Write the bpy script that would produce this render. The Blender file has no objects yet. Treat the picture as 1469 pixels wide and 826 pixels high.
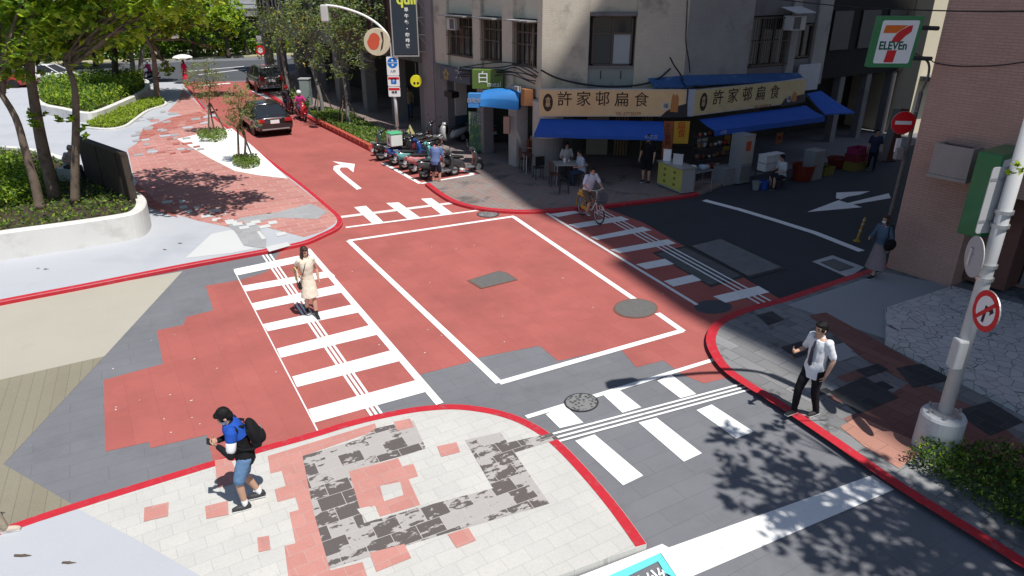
import bpy, bmesh, math, random
import numpy as np
from mathutils import Vector, Matrix, noise
R = math.radians
random.seed(11)
sc = bpy.context.scene
COL = sc.collection
V = Vector

# ------------------------------------------------------------------ camera, sky, sun, exposure
PITCH, CAM_Z, FPX = R(23.8), 7.0, 1000.0          # photo is 1469 x 826 px
cd = bpy.data.cameras.new("camera"); cam = bpy.data.objects.new("camera", cd); COL.objects.link(cam)
cam.location = (0, 0, CAM_Z); cam.rotation_euler = (R(90) - PITCH, 0, 0)
cd.lens = 36.0 * FPX / 1469.0; cd.sensor_width = 36.0; cd.clip_start = .1; cd.clip_end = 1500
sc.camera = cam
SUN_EL, SUN_AZ = R(64.5), R(140.5)                   # azimuth clockwise from +Y
SUNV = V((math.cos(SUN_EL) * math.sin(SUN_AZ), math.cos(SUN_EL) * math.cos(SUN_AZ), math.sin(SUN_EL)))
w = bpy.data.worlds.new("World"); sc.world = w; w.use_nodes = True
wn = w.node_tree.nodes; wl = w.node_tree.links
sky = wn.new('ShaderNodeTexSky'); sky.sky_type = 'NISHITA'; sky.sun_disc = False
sky.sun_elevation = SUN_EL; sky.sun_rotation = SUN_AZ; sky.air_density = 1.0; sky.dust_density = .6
wl.new(sky.outputs[0], wn['Background'].inputs[0]); wn['Background'].inputs[1].default_value = .09
ld = bpy.data.lights.new("sun", 'SUN'); ld.energy = 4.9; ld.angle = R(.5); ld.color = (1, .965, .91)
lo = bpy.data.objects.new("sun", ld); COL.objects.link(lo); lo.rotation_euler = SUNV.to_track_quat('Z', 'Y').to_euler()
lo.location = (20, -30, 60)
sc.view_settings.view_transform = 'Standard'; sc.view_settings.look = 'None'
sc.view_settings.exposure = .12; sc.view_settings.gamma = 1; sc.view_settings.use_curve_mapping = False
sc.cycles.max_bounces = 6; sc.cycles.diffuse_bounces = 3; sc.cycles.glossy_bounces = 3
sc.cycles.use_denoising = True

# ------------------------------------------------------------------ photo pixel -> place
CP, SP = math.cos(PITCH), math.sin(PITCH)
CAMP = V((0, 0, CAM_Z))
def ray(x, y): return V((x - 734.5, FPX * CP + (413 - y) * SP, -FPX * SP + (413 - y) * CP))
def G(x, y, z=0.0):
    d = ray(x, y); return CAMP + d * ((z - CAM_Z) / d.z)
def atY(x, y, Y):
    d = ray(x, y); return CAMP + d * (Y / d.y)
def hz(y, g):
    """height of the photo row y above the ground point g"""
    lo_, hi_ = -1., 6.9
    for _ in range(40):
        m = (lo_ + hi_) / 2; q = V((g.x, g.y, m)) - CAMP
        py = 413 - FPX * (q.y * SP + q.z * CP) / (q.y * CP - q.z * SP)
        if py > y: lo_ = m
        else: hi_ = m
    return lo_
def poly(pts, z=0.0): return [G(x, y, z) for x, y in pts]
def spline(pts, n=6):
    out = []; P_ = [V(p) for p in pts]
    for i in range(len(P_) - 1):
        a = P_[max(i - 1, 0)]; b = P_[i]; c = P_[i + 1]; d = P_[min(i + 2, len(P_) - 1)]
        for k in range(n):
            t = k / n
            out.append(.5 * ((2 * b) + (c - a) * t + (2 * a - 5 * b + 4 * c - d) * t * t + (3 * b - a - 3 * c + d) * t ** 3))
    return out + [P_[-1]]

class Frame:
    """a vertical plane: s along u, z up, d outwards along n"""
    def __init__(s, a, u, side=1):
        s.o = V((a[0], a[1], 0)); s.u = V((u[0], u[1], 0)).normalized(); s.n = V((s.u.y, -s.u.x, 0)) * side
    def pt(s, a, z, d=0): return s.o + s.u * a + s.n * d + V((0, 0, z))
    def px(s, x, y, d=0):
        r = ray(x, y); t = (s.o + s.n * d - CAMP).dot(s.n) / r.dot(s.n); p = CAMP + r * t
        return (p - s.o).dot(s.u), p.z
    def mat(s, a, z, d=0):
        """text matrix: local x along u, y up, z out"""
        m = Matrix.Identity(4); x = s.u if (s.u.cross(V((0, 0, 1)))).dot(s.n) > 0 else -s.u
        for i, c in enumerate((x, V((0, 0, 1)), s.n)): m[0][i], m[1][i], m[2][i] = c
        p = s.pt(a, z, d); m[0][3], m[1][3], m[2][3] = p; return m

# ------------------------------------------------------------------ materials
MATS = {}
def _new(name):
    m = bpy.data.materials.new(name); m.use_nodes = True; MATS[name] = m
    return m, m.node_tree.nodes, m.node_tree.links, m.node_tree.nodes['Principled BSDF']
def rgb(c): return (c[0], c[1], c[2], 1)
def mixc(n, l, fac, a, b, mode='MIX'):
    x = n.new('ShaderNodeMix'); x.data_type = 'RGBA'; x.blend_type = mode
    for k, v in ((0, fac), (6, a), (7, b)):
        if isinstance(v, (int, float)): x.inputs[k].default_value = v
        elif isinstance(v, tuple): x.inputs[k].default_value = v
        else: l.new(v, x.inputs[k])
    return x.outputs[2]
def noise_node(n, l, vec, scale, detail=4, rough=.6):
    t = n.new('ShaderNodeTexNoise'); t.inputs['Scale'].default_value = scale; t.inputs['Detail'].default_value = detail
    t.inputs['Roughness'].default_value = rough; l.new(vec, t.inputs['Vector']); return t.outputs['Fac']
def ramp(n, l, f, a, b):
    m = n.new('ShaderNodeMapRange'); m.inputs[1].default_value = a; m.inputs[2].default_value = b; l.new(f, m.inputs[0]); return m.outputs[0]
def mat(name, col, rough=.75, var=.14, scale=3., fine=40., bump=0., spec=.35, metal=0., stain=None, stain_t=(.58, .7), stain_s=1.3, coat=0., trans=0.):
    if name in MATS: return MATS[name]
    m, n, l, b = _new(name)
    tc = n.new('ShaderNodeTexCoord').outputs['Object']
    f = noise_node(n, l, tc, scale); g = noise_node(n, l, tc, fine, 2)
    c = mixc(n, l, f, rgb([x * (1 - var) for x in col]), rgb([min(1, x * (1 + var)) for x in col]))
    c = mixc(n, l, ramp(n, l, g, .3, .7), c, mixc(n, l, 1.0, c, rgb([1 - var * .9] * 3), 'MULTIPLY'))
    if stain:
        s = noise_node(n, l, tc, stain_s, 6, .65)
        c = mixc(n, l, ramp(n, l, s, *stain_t), c, rgb(stain))
    l.new(c, b.inputs['Base Color'])
    b.inputs['Roughness'].default_value = rough; b.inputs['Metallic'].default_value = metal
    b.inputs['Specular IOR Level'].default_value = spec
    if coat: b.inputs['Coat Weight'].default_value = coat; b.inputs['Coat Roughness'].default_value = .08
    if trans:
        b.inputs['Transmission Weight'].default_value = trans; b.inputs['IOR'].default_value = 1.3
    if bump:
        bp = n.new('ShaderNodeBump'); bp.inputs['Strength'].default_value = bump; bp.inputs['Distance'].default_value = .01
        l.new(g, bp.inputs['Height']); l.new(bp.outputs[0], b.inputs['Normal'])
    return m
def tiles(name, c1, c2, mortar, bw, bh, gap=.006, az=-31., wall=None, var=.18, rough=.8, bias=0., stain=None, stain_t=(.5, .6), stain_s=1.6, offset=.5, bump=.35, spec=.25, big=.12):
    """brick / paver pattern; az = direction of the rows on the ground, wall = direction of a wall's u axis"""
    if name in MATS: return MATS[name]
    m, n, l, b = _new(name)
    tc = n.new('ShaderNodeTexCoord').outputs['Object']
    if wall is None:
        mp = n.new('ShaderNodeMapping'); mp.inputs['Rotation'].default_value[2] = R(az - 90); l.new(tc, mp.inputs[0]); vec = mp.outputs[0]
    else:
        d = n.new('ShaderNodeVectorMath'); d.operation = 'DOT_PRODUCT'; l.new(tc, d.inputs[0]); d.inputs[1].default_value = (wall[0], wall[1], 0)
        sp = n.new('ShaderNodeSeparateXYZ'); l.new(tc, sp.inputs[0]); cb = n.new('ShaderNodeCombineXYZ')
        l.new(d.outputs['Value'], cb.inputs[0]); l.new(sp.outputs[2], cb.inputs[1]); vec = cb.outputs[0]
    t = n.new('ShaderNodeTexBrick'); l.new(vec, t.inputs['Vector']); t.offset = offset
    for k, v in (('Color1', rgb(c1)), ('Color2', rgb(c2)), ('Mortar', rgb(mortar)), ('Scale', 1.), ('Mortar Size', gap), ('Mortar Smooth', .15), ('Bias', bias), ('Brick Width', bw), ('Row Height', bh)):
        t.inputs[k].default_value = v
    c = t.outputs['Color']
    if stain:
        s = noise_node(n, l, tc, stain_s, 7, .7)
        c = mixc(n, l, ramp(n, l, s, *stain_t), c, rgb(stain))
    f = noise_node(n, l, tc, .55, 6, .7); g = noise_node(n, l, tc, 45, 2)
    c = mixc(n, l, 1., c, mixc(n, l, ramp(n, l, f, .25, .75), rgb([1 - big * 1.6] * 3), rgb([1.] * 3)), 'MULTIPLY')
    c = mixc(n, l, 1., c, mixc(n, l, ramp(n, l, g, .25, .75), rgb([1 - var] * 3), rgb([1.] * 3)), 'MULTIPLY')
    l.new(c, b.inputs['Base Color']); b.inputs['Roughness'].default_value = rough; b.inputs['Specular IOR Level'].default_value = spec
    if bump:
        bp = n.new('ShaderNodeBump'); bp.inputs['Strength'].default_value = bump; bp.inputs['Distance'].default_value = .008; bp.invert = True
        l.new(t.outputs['Fac'], bp.inputs['Height']); l.new(bp.outputs[0], b.inputs['Normal'])
    return m
def leafmat(name, c1, c2, trans=.35):
    if name in MATS: return MATS[name]
    m, n, l, b = _new(name)
    geo = n.new('ShaderNodeNewGeometry'); f = geo.outputs['Random Per Island']
    c = mixc(n, l, f, rgb(c1), rgb(c2)); l.new(c, b.inputs['Base Color']); b.inputs['Roughness'].default_value = .5
    b.inputs['Specular IOR Level'].default_value = .3
    tr = n.new('ShaderNodeBsdfTranslucent'); l.new(mixc(n, l, 1., c, (1.5, 1.5, .5, 1), 'MULTIPLY'), tr.inputs[0])
    mx = n.new('ShaderNodeMixShader'); mx.inputs[0].default_value = trans
    l.new(b.outputs[0], mx.inputs[1]); l.new(tr.outputs[0], mx.inputs[2]); l.new(mx.outputs[0], n['Material Output'].inputs[0])
    return m

# ------------------------------------------------------------------ mesh builder
class MB:
    def __init__(s): s.v = []; s.f = []; s.m = []; s.M = Matrix.Identity(4)
    def add(s, vs, fs, mi=0):
        k = len(s.v); s.v += [s.M @ V(v) for v in vs]
        s.f += [tuple(i + k for i in f) for f in fs]; s.m += [mi] * len(fs); return s
    def box(s, c, d, rz=0, mi=0, M=None):
        x, y, z = d[0] / 2, d[1] / 2, d[2] / 2
        m = Matrix.Translation(c) @ (M if M is not None else Matrix.Rotation(rz, 4, 'Z'))
        vs = [m @ V((a * x, b * y, e * z)) for e in (-1, 1) for a, b in ((-1, -1), (1, -1), (1, 1), (-1, 1))]
        return s.add(vs, [(3, 2, 1, 0), (4, 5, 6, 7), (0, 1, 5, 4), (1, 2, 6, 5), (2, 3, 7, 6), (3, 0, 4, 7)], mi)
    def fbox(s, F, s0, s1, z0, z1, d0, d1, mi=0):
        vs = [F.pt(a, z, d) for z in (z0, z1) for a, d in ((s0, d0), (s1, d0), (s1, d1), (s0, d1))]
        return s.add(vs, [(3, 2, 1, 0), (4, 5, 6, 7), (0, 1, 5, 4), (1, 2, 6, 5), (2, 3, 7, 6), (3, 0, 4, 7)], mi)
    def prism(s, p, z0, z1, mi=0, top=None):
        n = len(p); p = [V((q[0], q[1], 0)) for q in p]
        if sum(p[i].x * p[(i + 1) % n].y - p[(i + 1) % n].x * p[i].y for i in range(n)) < 0: p = p[::-1]
        vs = [V((q.x, q.y, z0)) for q in p] + [V((q.x, q.y, z1)) for q in p]
        s.add(vs, [tuple(range(n - 1, -1, -1))] + [(i, (i + 1) % n, n + (i + 1) % n, n + i) for i in range(n)], mi)
        k = len(s.v) - n; s.f.append(tuple(range(k, k + n))); s.m.append(mi if top is None else top); return s
    def sheet(s, p, z, mi=0):
        n = len(p); p = [V((q[0], q[1], z)) for q in p]
        if sum(p[i].x * p[(i + 1) % n].y - p[(i + 1) % n].x * p[i].y for i in range(n)) < 0: p = p[::-1]
        return s.add(p, [tuple(range(n))], mi)
    def slab(s, p, z, h, mi=0):
        """thin layer: top at z, thickness h"""
        return s.prism(p, z - h, z, mi)
    def strip(s, pts, wd, z, mi=0, both=True):
        pts = [V((p[0], p[1], 0)) for p in pts]; L = []; Rr = []
        for i, p in enumerate(pts):
            t = (pts[min(i + 1, len(pts) - 1)] - pts[max(i - 1, 0)]).normalized(); nn = V((-t.y, t.x, 0))
            L.append(p + nn * wd / 2 + V((0, 0, z))); Rr.append(p - nn * wd / 2 + V((0, 0, z)))
        n = len(pts)
        return s.add(L + Rr, [(i, n + i, n + i + 1, i + 1) for i in range(n - 1)], mi)
    def loft(s, rings, mi=0, cap=True):
        n = len(rings[0]); vs = [p for r in rings for p in r]; fs = []
        for i in range(len(rings) - 1):
            for k in range(n):
                a = i * n + k; b = i * n + (k + 1) % n; fs.append((a, b, b + n, a + n))
        if cap: fs += [tuple(range(n - 1, -1, -1)), tuple(range((len(rings) - 1) * n, len(rings) * n))]
        return s.add(vs, fs, mi)
    def tube(s, pts, r, n=8, mi=0, cap=True):
        pts = [V(p) for p in pts]; rs = r if isinstance(r, (list, tuple)) else [r] * len(pts); rings = []; px = None
        for i, p in enumerate(pts):
            t = (pts[min(i + 1, len(pts) - 1)] - pts[max(i - 1, 0)])
            t = t.normalized() if t.length > 1e-9 else V((0, 0, 1))
            if px is None: px = t.orthogonal().normalized()
            x = px - t * px.dot(t); x = x.normalized() if x.length > 1e-6 else t.orthogonal().normalized()
            px = x; y = t.cross(x)
            rings.append([p + (x * math.cos(2 * math.pi * k / n) + y * math.sin(2 * math.pi * k / n)) * rs[i] for k in range(n)])
        return s.loft(rings, mi, cap)
    def limb(s, pts, rs, n=10, mi=0):
        """tube with round ends"""
        pts = [V(p) for p in pts]; rs = list(rs)
        a = (pts[0] - pts[1]).normalized(); b = (pts[-1] - pts[-2]).normalized()
        P0 = [pts[0] + a * rs[0] * q for q in (.95, .7)]; P1 = [pts[-1] + b * rs[-1] * q for q in (.7, .95)]
        return s.tube(P0 + pts + P1, [rs[0] * .3, rs[0] * .72] + rs + [rs[-1] * .72, rs[-1] * .3], n, mi)
    def ell(s, c, r, n=12, mi=0, M=None):
        m = Matrix.Translation(c) @ (M if M is not None else Matrix.Identity(4)); k = max(6, n * 2 // 3); rings = []
        for i in range(1, k):
            a = math.pi * i / k
            rings.append([m @ V((r[0] * math.sin(a) * math.cos(2 * math.pi * j / n), r[1] * math.sin(a) * math.sin(2 * math.pi * j / n), -r[2] * math.cos(a))) for j in range(n)])
        vs = [p for q in rings for p in q] + [m @ V((0, 0, -r[2])), m @ V((0, 0, r[2]))]; N = len(rings) * n; fs = []
        for i in range(len(rings) - 1):
            for j in range(n):
                a = i * n + j; b = i * n + (j + 1) % n; fs.append((a, b, b + n, a + n))
        fs += [(N, (j + 1) % n, j) for j in range(n)] + [(N + 1, N - n + j, N - n + (j + 1) % n) for j in range(n)]
        return s.add(vs, fs, mi)
    def lathe(s, prof, c=(0, 0, 0), n=20, mi=0, M=None):
        m = Matrix.Translation(c) @ (M if M is not None else Matrix.Identity(4))
        return s.loft([[m @ V((r * math.cos(2 * math.pi * k / n), r * math.sin(2 * math.pi * k / n), z)) for k in range(n)] for r, z in prof], mi)
    def torus(s, c, Rr, r, n=24, k=8, mi=0, M=None):
        m = Matrix.Translation(c) @ (M if M is not None else Matrix.Identity(4)); vs = []; fs = []
        for i in range(n):
            a = 2 * math.pi * i / n
            for j in range(k):
                b = 2 * math.pi * j / k; q = Rr + r * math.cos(b); vs.append(m @ V((q * math.cos(a), q * math.sin(a), r * math.sin(b))))
        for i in range(n):
            for j in range(k):
                fs.append((i * k + j, ((i + 1) % n) * k + j, ((i + 1) % n) * k + (j + 1) % k, i * k + (j + 1) % k))
        return s.add(vs, fs, mi)
    def mesh(s, name, mats, org=None, smooth=False):
        me = bpy.data.meshes.new(name); o = V(org) if org is not None else V((0, 0, 0))
        me.from_pydata([tuple(v - o) for v in s.v], [], s.f)
        for m in mats: me.materials.append(m)
        if len(mats) > 1: me.polygons.foreach_set('material_index', s.m)
        if smooth: me.polygons.foreach_set('use_smooth', [True] * len(me.polygons))
        me.validate(); me.update(); return me
    def build(s, name, mats, parent=None, org=None, smooth=False, bevel=0.):
        if not isinstance(mats, (list, tuple)): mats = [mats]
        if org is None and parent is not None and parent.get('_w'): org = wloc(parent)
        o = bpy.data.objects.new(name, s.mesh(name, mats, org, smooth)); COL.objects.link(o)
        if parent is not None: o.parent = parent; o['_w'] = parent.get('_w', 0)
        elif org is not None: o.location = org; o['_w'] = 1
        if bevel:
            b = o.modifiers.new('bevel', 'BEVEL'); b.width = bevel; b.segments = 2; b.limit_method = 'ANGLE'
        return o
def wloc(o):
    p = V((0, 0, 0))
    while o is not None: p += o.location; o = o.parent
    return p
def tag(o, label=None, cat=None, group=None, kind=None):
    for k, v in (('label', label), ('category', cat), ('group', group), ('kind', kind)):
        if v: o[k] = v
    return o
def thing(name, label, cat, loc=(0, 0, 0), rz=0., group=None, world=False):
    """an Empty at the thing's base; world=True: its parts are given in world coordinates"""
    o = bpy.data.objects.new(name, None); COL.objects.link(o); o.location = loc; o.rotation_euler = (0, 0, rz)
    o.empty_display_size = .2
    if world: o['_w'] = 1
    return tag(o, label, cat, group)
def copy_tree(o, loc, rz, label=None, paint=None):
    r = o.copy(); COL.objects.link(r); r.location = loc; r.rotation_euler = (0, 0, rz)
    if label: r['label'] = label
    def rec(a, b):
        for ch in list(a.children):
            c = ch.copy(); COL.objects.link(c); c.parent = b
            if paint and c.type == 'MESH':
                for i, sl in enumerate(c.material_slots):
                    if sl.material and sl.material.name in paint:
                        sl.link = 'OBJECT'; sl.material = paint[sl.material.name] if False else MATS[paint[ch.material_slots[i].material.name]]
            rec(ch, c)
    rec(o, r); return r
def text(body, size, material, M, parent=None, name='lettering', align='CENTER', depth=.004, sx=1., bold=0.):
    c = bpy.data.curves.new('t', 'FONT'); c.body = body; c.size = size; c.align_x = align; c.align_y = 'CENTER'; c.extrude = depth; c.resolution_u = 3
    c.offset = bold
    o = bpy.data.objects.new('t', c); me = _eval(o); bpy.data.objects.remove(o); bpy.data.curves.remove(c)
    me.transform(M @ Matrix.Diagonal((sx, 1, 1, 1))); me.materials.clear(); me.materials.append(material)
    me.name = name
    q = bpy.data.objects.new(name, me); COL.objects.link(q)
    if parent is not None:
        if parent.get('_w'): me.transform(Matrix.Translation(-wloc(parent)))
        q.parent = parent; q['_w'] = parent.get('_w', 0)
    return q
TMP = bpy.data.scenes.new('tmp')
def _eval(o):
    TMP.collection.objects.link(o); vl = TMP.view_layers[0]; vl.update(); dg = vl.depsgraph
    return bpy.data.meshes.new_from_object(o.evaluated_get(dg))
def remesh(mb, voxel, smooth=4):
    me = mb.mesh('tmp', []); o = bpy.data.objects.new('tmp', me)
    r = o.modifiers.new('r', 'REMESH'); r.mode = 'VOXEL'; r.voxel_size = voxel
    s = o.modifiers.new('s', 'SMOOTH'); s.factor = .5; s.iterations = smooth
    out = _eval(o); bpy.data.objects.remove(o); bpy.data.meshes.remove(me)
    out.polygons.foreach_set('use_smooth', [True] * len(out.polygons)); return out
def leaves(name, pos, size, mats, parent=None, up=.5, aspect=1.9, seed=1, org=None, mix=None, droop=0.):
    """one mesh of leaf faces at the given points (n x 3)"""
    rg = np.random.default_rng(seed); pos = np.asarray(pos, float); n = len(pos)
    nrm = rg.normal(size=(n, 3)); nrm /= np.linalg.norm(nrm, axis=1)[:, None]; nrm[:, 2] = np.abs(nrm[:, 2]) * (1 + up) + up
    nrm /= np.linalg.norm(nrm, axis=1)[:, None]
    t = rg.normal(size=(n, 3)); t[:, 2] -= droop; t -= nrm * (t * nrm).sum(1)[:, None]; t /= np.linalg.norm(t, axis=1)[:, None]
    b = np.cross(nrm, t); L = size * rg.uniform(.6, 1.35, n)[:, None]; Wd = L / aspect
    vs = np.stack([pos - t * L / 2, pos + b * Wd / 2 - nrm * L * .06, pos + t * L / 2 - nrm * L * .12, pos - b * Wd / 2 - nrm * L * .06], 1).reshape(-1, 3)
    if org is None and parent is not None and parent.get('_w'): org = wloc(parent)
    if org is not None: vs = vs - np.array(org)
    me = bpy.data.meshes.new(name); me.vertices.add(4 * n); me.vertices.foreach_set('co', vs.ravel())
    me.loops.add(4 * n); me.loops.foreach_set('vertex_index', np.arange(4 * n, dtype=np.int32))
    me.polygons.add(n); me.polygons.foreach_set('loop_start', np.arange(0, 4 * n, 4, dtype=np.int32)); me.polygons.foreach_set('loop_total', np.full(n, 4, dtype=np.int32))
    for m in mats: me.materials.append(m)
    if len(mats) > 1:
        pr = mix if mix else [1. / len(mats)] * len(mats)
        me.polygons.foreach_set('material_index', rg.choice(len(mats), n, p=pr).astype(np.int32))
    me.update(); me.validate()
    o = bpy.data.objects.new(name, me); COL.objects.link(o)
    if parent is not None: o.parent = parent; o['_w'] = parent.get('_w', 0)
    elif org is not None: o.location = org
    return o
def cloud(clumps, dens, seed=1, shell=.55):
    """points in ellipsoid clumps [(centre, (rx,ry,rz))]; dens = points per m3, bunched into sprays"""
    rg = np.random.default_rng(seed); out = []
    for c, r in clumps:
        if isinstance(r, (int, float)): r = (r, r, r * .75)
        n = max(8, int(dens * 4.19 * r[0] * r[1] * r[2])); k = max(3, n // 14)
        d = rg.normal(size=(k, 3)); d /= np.linalg.norm(d, axis=1)[:, None]
        q = d * (rg.uniform(0, 1, k) ** (1 / 3) * (1 - shell) + shell * rg.uniform(.5, 1.02, k))[:, None]
        tw = q[rg.integers(0, k, n)] + rg.normal(size=(n, 3)) * .13
        out.append(tw * np.array(r) + np.array(c))
    return np.concatenate(out)
def in_poly(pts, n, seed=1):
    rg = np.random.default_rng(seed); P_ = np.array([(p[0], p[1]) for p in pts]); lo_ = P_.min(0); hi_ = P_.max(0); out = []
    while len(out) < n:
        q = rg.uniform(lo_, hi_, (4 * n, 2)); ins = np.zeros(len(q), bool); j = len(P_) - 1
        for i in range(len(P_)):
            a, b = P_[i], P_[j]
            cnd = ((a[1] > q[:, 1]) != (b[1] > q[:, 1])) & (q[:, 0] < (b[0] - a[0]) * (q[:, 1] - a[1]) / (b[1] - a[1] + 1e-12) + a[0])
            ins ^= cnd; j = i
        out += list(q[ins])
    return np.array(out[:n])

# common materials
asph = tiles('asphalt', (.198, .202, .22), (.188, .192, .21), (.15, .153, .168), 1.05, .34, .005, 60, var=.12, big=.13, bump=.15, rough=.9, stain=(.155, .158, .172), stain_t=(.52, .75), stain_s=.7)
asph_dark = mat('asphalt_dark', (.085, .09, .1), .9, .12, .7, 70, .25, .2)
red_paint = mat('red_kerb_paint', (.50, .022, .036), .6, .14, 5, 60, .1, stain=(.36, .07, .08), stain_t=(.54, .68), stain_s=8)
red_pave = tiles('red_paving', (.45, .132, .115), (.42, .12, .104), (.36, .102, .09), .9, .45, .004, -31, big=.14, var=.1, bump=.12, stain=(.35, .105, .092), stain_t=(.48, .72), stain_s=.45)
white_paint = mat('white_road_paint', (.80, .80, .79), .75, .05, 4, 50, .1, stain=(.48, .45, .44), stain_t=(.60, .72), stain_s=7)
white = mat('white', (.78, .78, .77), .5, .05); black = mat('black', (.012, .012, .013), .45, .15)
rubber = mat('rubber', (.018, .018, .019), .85, .15); chrome = mat('bright_metal', (.62, .62, .63), .28, .05, metal=1.)
steel = mat('galvanised_steel', (.5, .51, .52), .45, .1, metal=.7); dark_metal = mat('dark_metal', (.06, .06, .065), .5, .15, metal=.4)
glass_dark = mat('window_glass', (.02, .024, .028), .08, .1, spec=.6)
concrete = mat('concrete', (.5, .49, .46), .85, .1, 1.5, 40, .15, stain=(.36, .35, .33), stain_t=(.6, .8), stain_s=1.1)
# ------------------------------------------------------------------ the setting: ground, roads, pavements, markings
SW = .10                                            # pavement height
def struct(mb, name, m, **k): return tag(mb.build(name, m, **k), kind='structure')
MB_ = MB
struct(MB().sheet([(-160, -60), (160, -60), (160, 220), (-160, 220)], 0), 'ground', asph)
struct(MB().sheet(poly([(-420, 123), (-100, 121), (120, 119), (300, 117), (440, 112), (520, 109), (560, 82), (500, 82), (370, 86), (254, 89), (142, 97), (-100, 103), (-420, 108)]), .004), 'avenue', asph_dark)
red_poly = [(262, 117), (283, 140), (330, 185), (490, 312), (492, 320), (465, 337), (404, 358), (385, 388), (374, 393), (347, 401), (295, 410), (306, 445), (267, 455), (263, 466), (225, 474), (234, 522), (149, 545), (151, 648), (214, 634), (216, 643), (297, 624), (306, 664), (440, 624), (527, 605), (543, 580), (614, 561), (603, 537), (667, 521), (691, 512), (774, 496), (801, 518), (888, 498), (913, 527), (952, 517), (980, 538), (1010, 550), (1060, 538), (1040, 505), (1028, 480), (1036, 466), (1060, 455), (1121, 430), (1073, 402), (976, 350), (922, 319), (862, 296), (780, 304), (690, 301), (652, 291), (612, 265), (690, 250), (590, 190), (540, 219), (449, 173), (400, 146), (352, 117)]
struct(MB().sheet(poly(red_poly), .004), 'red_road_paving', red_pave)
beige = mat('beige_concrete', (.40, .375, .315), .9, .07, .8, 60, .15, stain=(.33, .31, .255), stain_t=(.58, .75), stain_s=.9)
olive = tiles('olive_concrete', (.285, .26, .195), (.27, .245, .18), (.205, .188, .145), 40., .2, .006, -26, offset=0, big=.12, bump=.2, stain=(.24, .22, .16), stain_t=(.55, .7), stain_s=1.1)
struct(MB().sheet(poly([(-200, 478), (0, 435), (262, 389), (150, 511), (0, 545), (-200, 590)]), .004), 'beige_road_concrete', beige)
struct(MB().sheet(poly([(-200, 590), (0, 545), (150, 511), (5, 666), (105, 724), (0, 762), (-200, 830)]), .0045), 'olive_road_concrete', olive)
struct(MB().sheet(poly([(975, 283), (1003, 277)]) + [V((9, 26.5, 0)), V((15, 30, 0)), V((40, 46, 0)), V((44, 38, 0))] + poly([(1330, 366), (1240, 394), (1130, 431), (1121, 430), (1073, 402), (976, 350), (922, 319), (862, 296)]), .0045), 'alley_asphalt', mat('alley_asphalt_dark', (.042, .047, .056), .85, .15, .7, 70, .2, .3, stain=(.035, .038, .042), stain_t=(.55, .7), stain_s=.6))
# pavements: raised, their edges follow the kerb lines of the photograph
kA = spline([(-330, 500), (-60, 447), (0, 433), (125, 409), (250, 384), (330, 369), (400, 356), (440, 347), (466, 336), (484, 327), (491, 318), (488, 309), (476, 298), (440, 268), (400, 238), (330, 184), (300, 160), (283, 141), (268, 122), (262, 117.5)], 5)
kB = spline([(-400, 890), (-150, 806), (0, 757), (105, 722), (330, 653), (440, 622), (500, 604), (560, 590), (610, 582), (660, 580), (715, 588), (760, 604), (800, 630), (845, 675), (890, 728), (928, 780)], 5)
kC = spline([(1283, 381), (1240, 395), (1180, 415), (1130, 432), (1085, 444), (1052, 457), (1034, 469), (1027, 485), (1031, 503), (1050, 529), (1085, 553), (1110, 568), (1200, 627), (1290, 689), (1380, 745), (1469, 800), (1700, 945)], 5)
kD1 = spline([(352, 117), (400, 145), (449, 172), (538, 218)], 4)
kD2 = spline([(610, 263), (628, 277), (652, 290), (690, 299), (740, 303), (780, 302), (830, 298), (870, 295), (975, 282), (1003, 277)], 5)
plaza_m = mat('pale_blue_concrete', (.425, .44, .475), .85, .06, .6, 50, .12, stain=(.345, .36, .40), stain_t=(.5, .78), stain_s=.45)
pale_pave = tiles('pale_pavers', (.60, .585, .55), (.56, .55, .52), (.46, .45, .42), .36, .24, .004, 59, var=.12, big=.1, stain=(.5, .48, .45), stain_t=(.62, .75), stain_s=2.2)
pA = poly(kA, SW) + poly([(120, 119), (-420, 124), (-700, 300)], SW)
struct(MB().prism(pA, 0, SW), 'plaza_pavement', plaza_m)
pB = poly(kB, SW) + poly([(795, 828), (600, 900), (-300, 1050)], SW)
struct(MB().prism(pB, 0, SW), 'corner_pavement', pale_pave)
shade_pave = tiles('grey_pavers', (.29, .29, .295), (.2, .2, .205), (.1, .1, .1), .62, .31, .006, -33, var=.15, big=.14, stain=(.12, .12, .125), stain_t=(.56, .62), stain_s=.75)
pC = poly(kC, SW) + poly([(1900, 900), (1600, 400)], SW) + [V((12, 17.6, 0))]
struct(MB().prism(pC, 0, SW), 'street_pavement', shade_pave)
shop_pave = tiles('shop_pavers', (.33, .225, .20), (.29, .26, .245), (.17, .14, .13), .4, .2, .006, -31, var=.2, big=.16, stain=(.16, .14, .135), stain_t=(.55, .62), stain_s=.8)
pD = poly(kD1, SW) + poly([(588, 191), (690, 249), (612, 262)], SW) + poly(kD2, SW) + [V((9, 26.5, 0)), V((12, 36, 0)), V((-4, 60, 0)), V((-18, 62, 0))]
struct(MB().prism(pD, 0, SW), 'shop_pavement', shop_pave)
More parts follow.
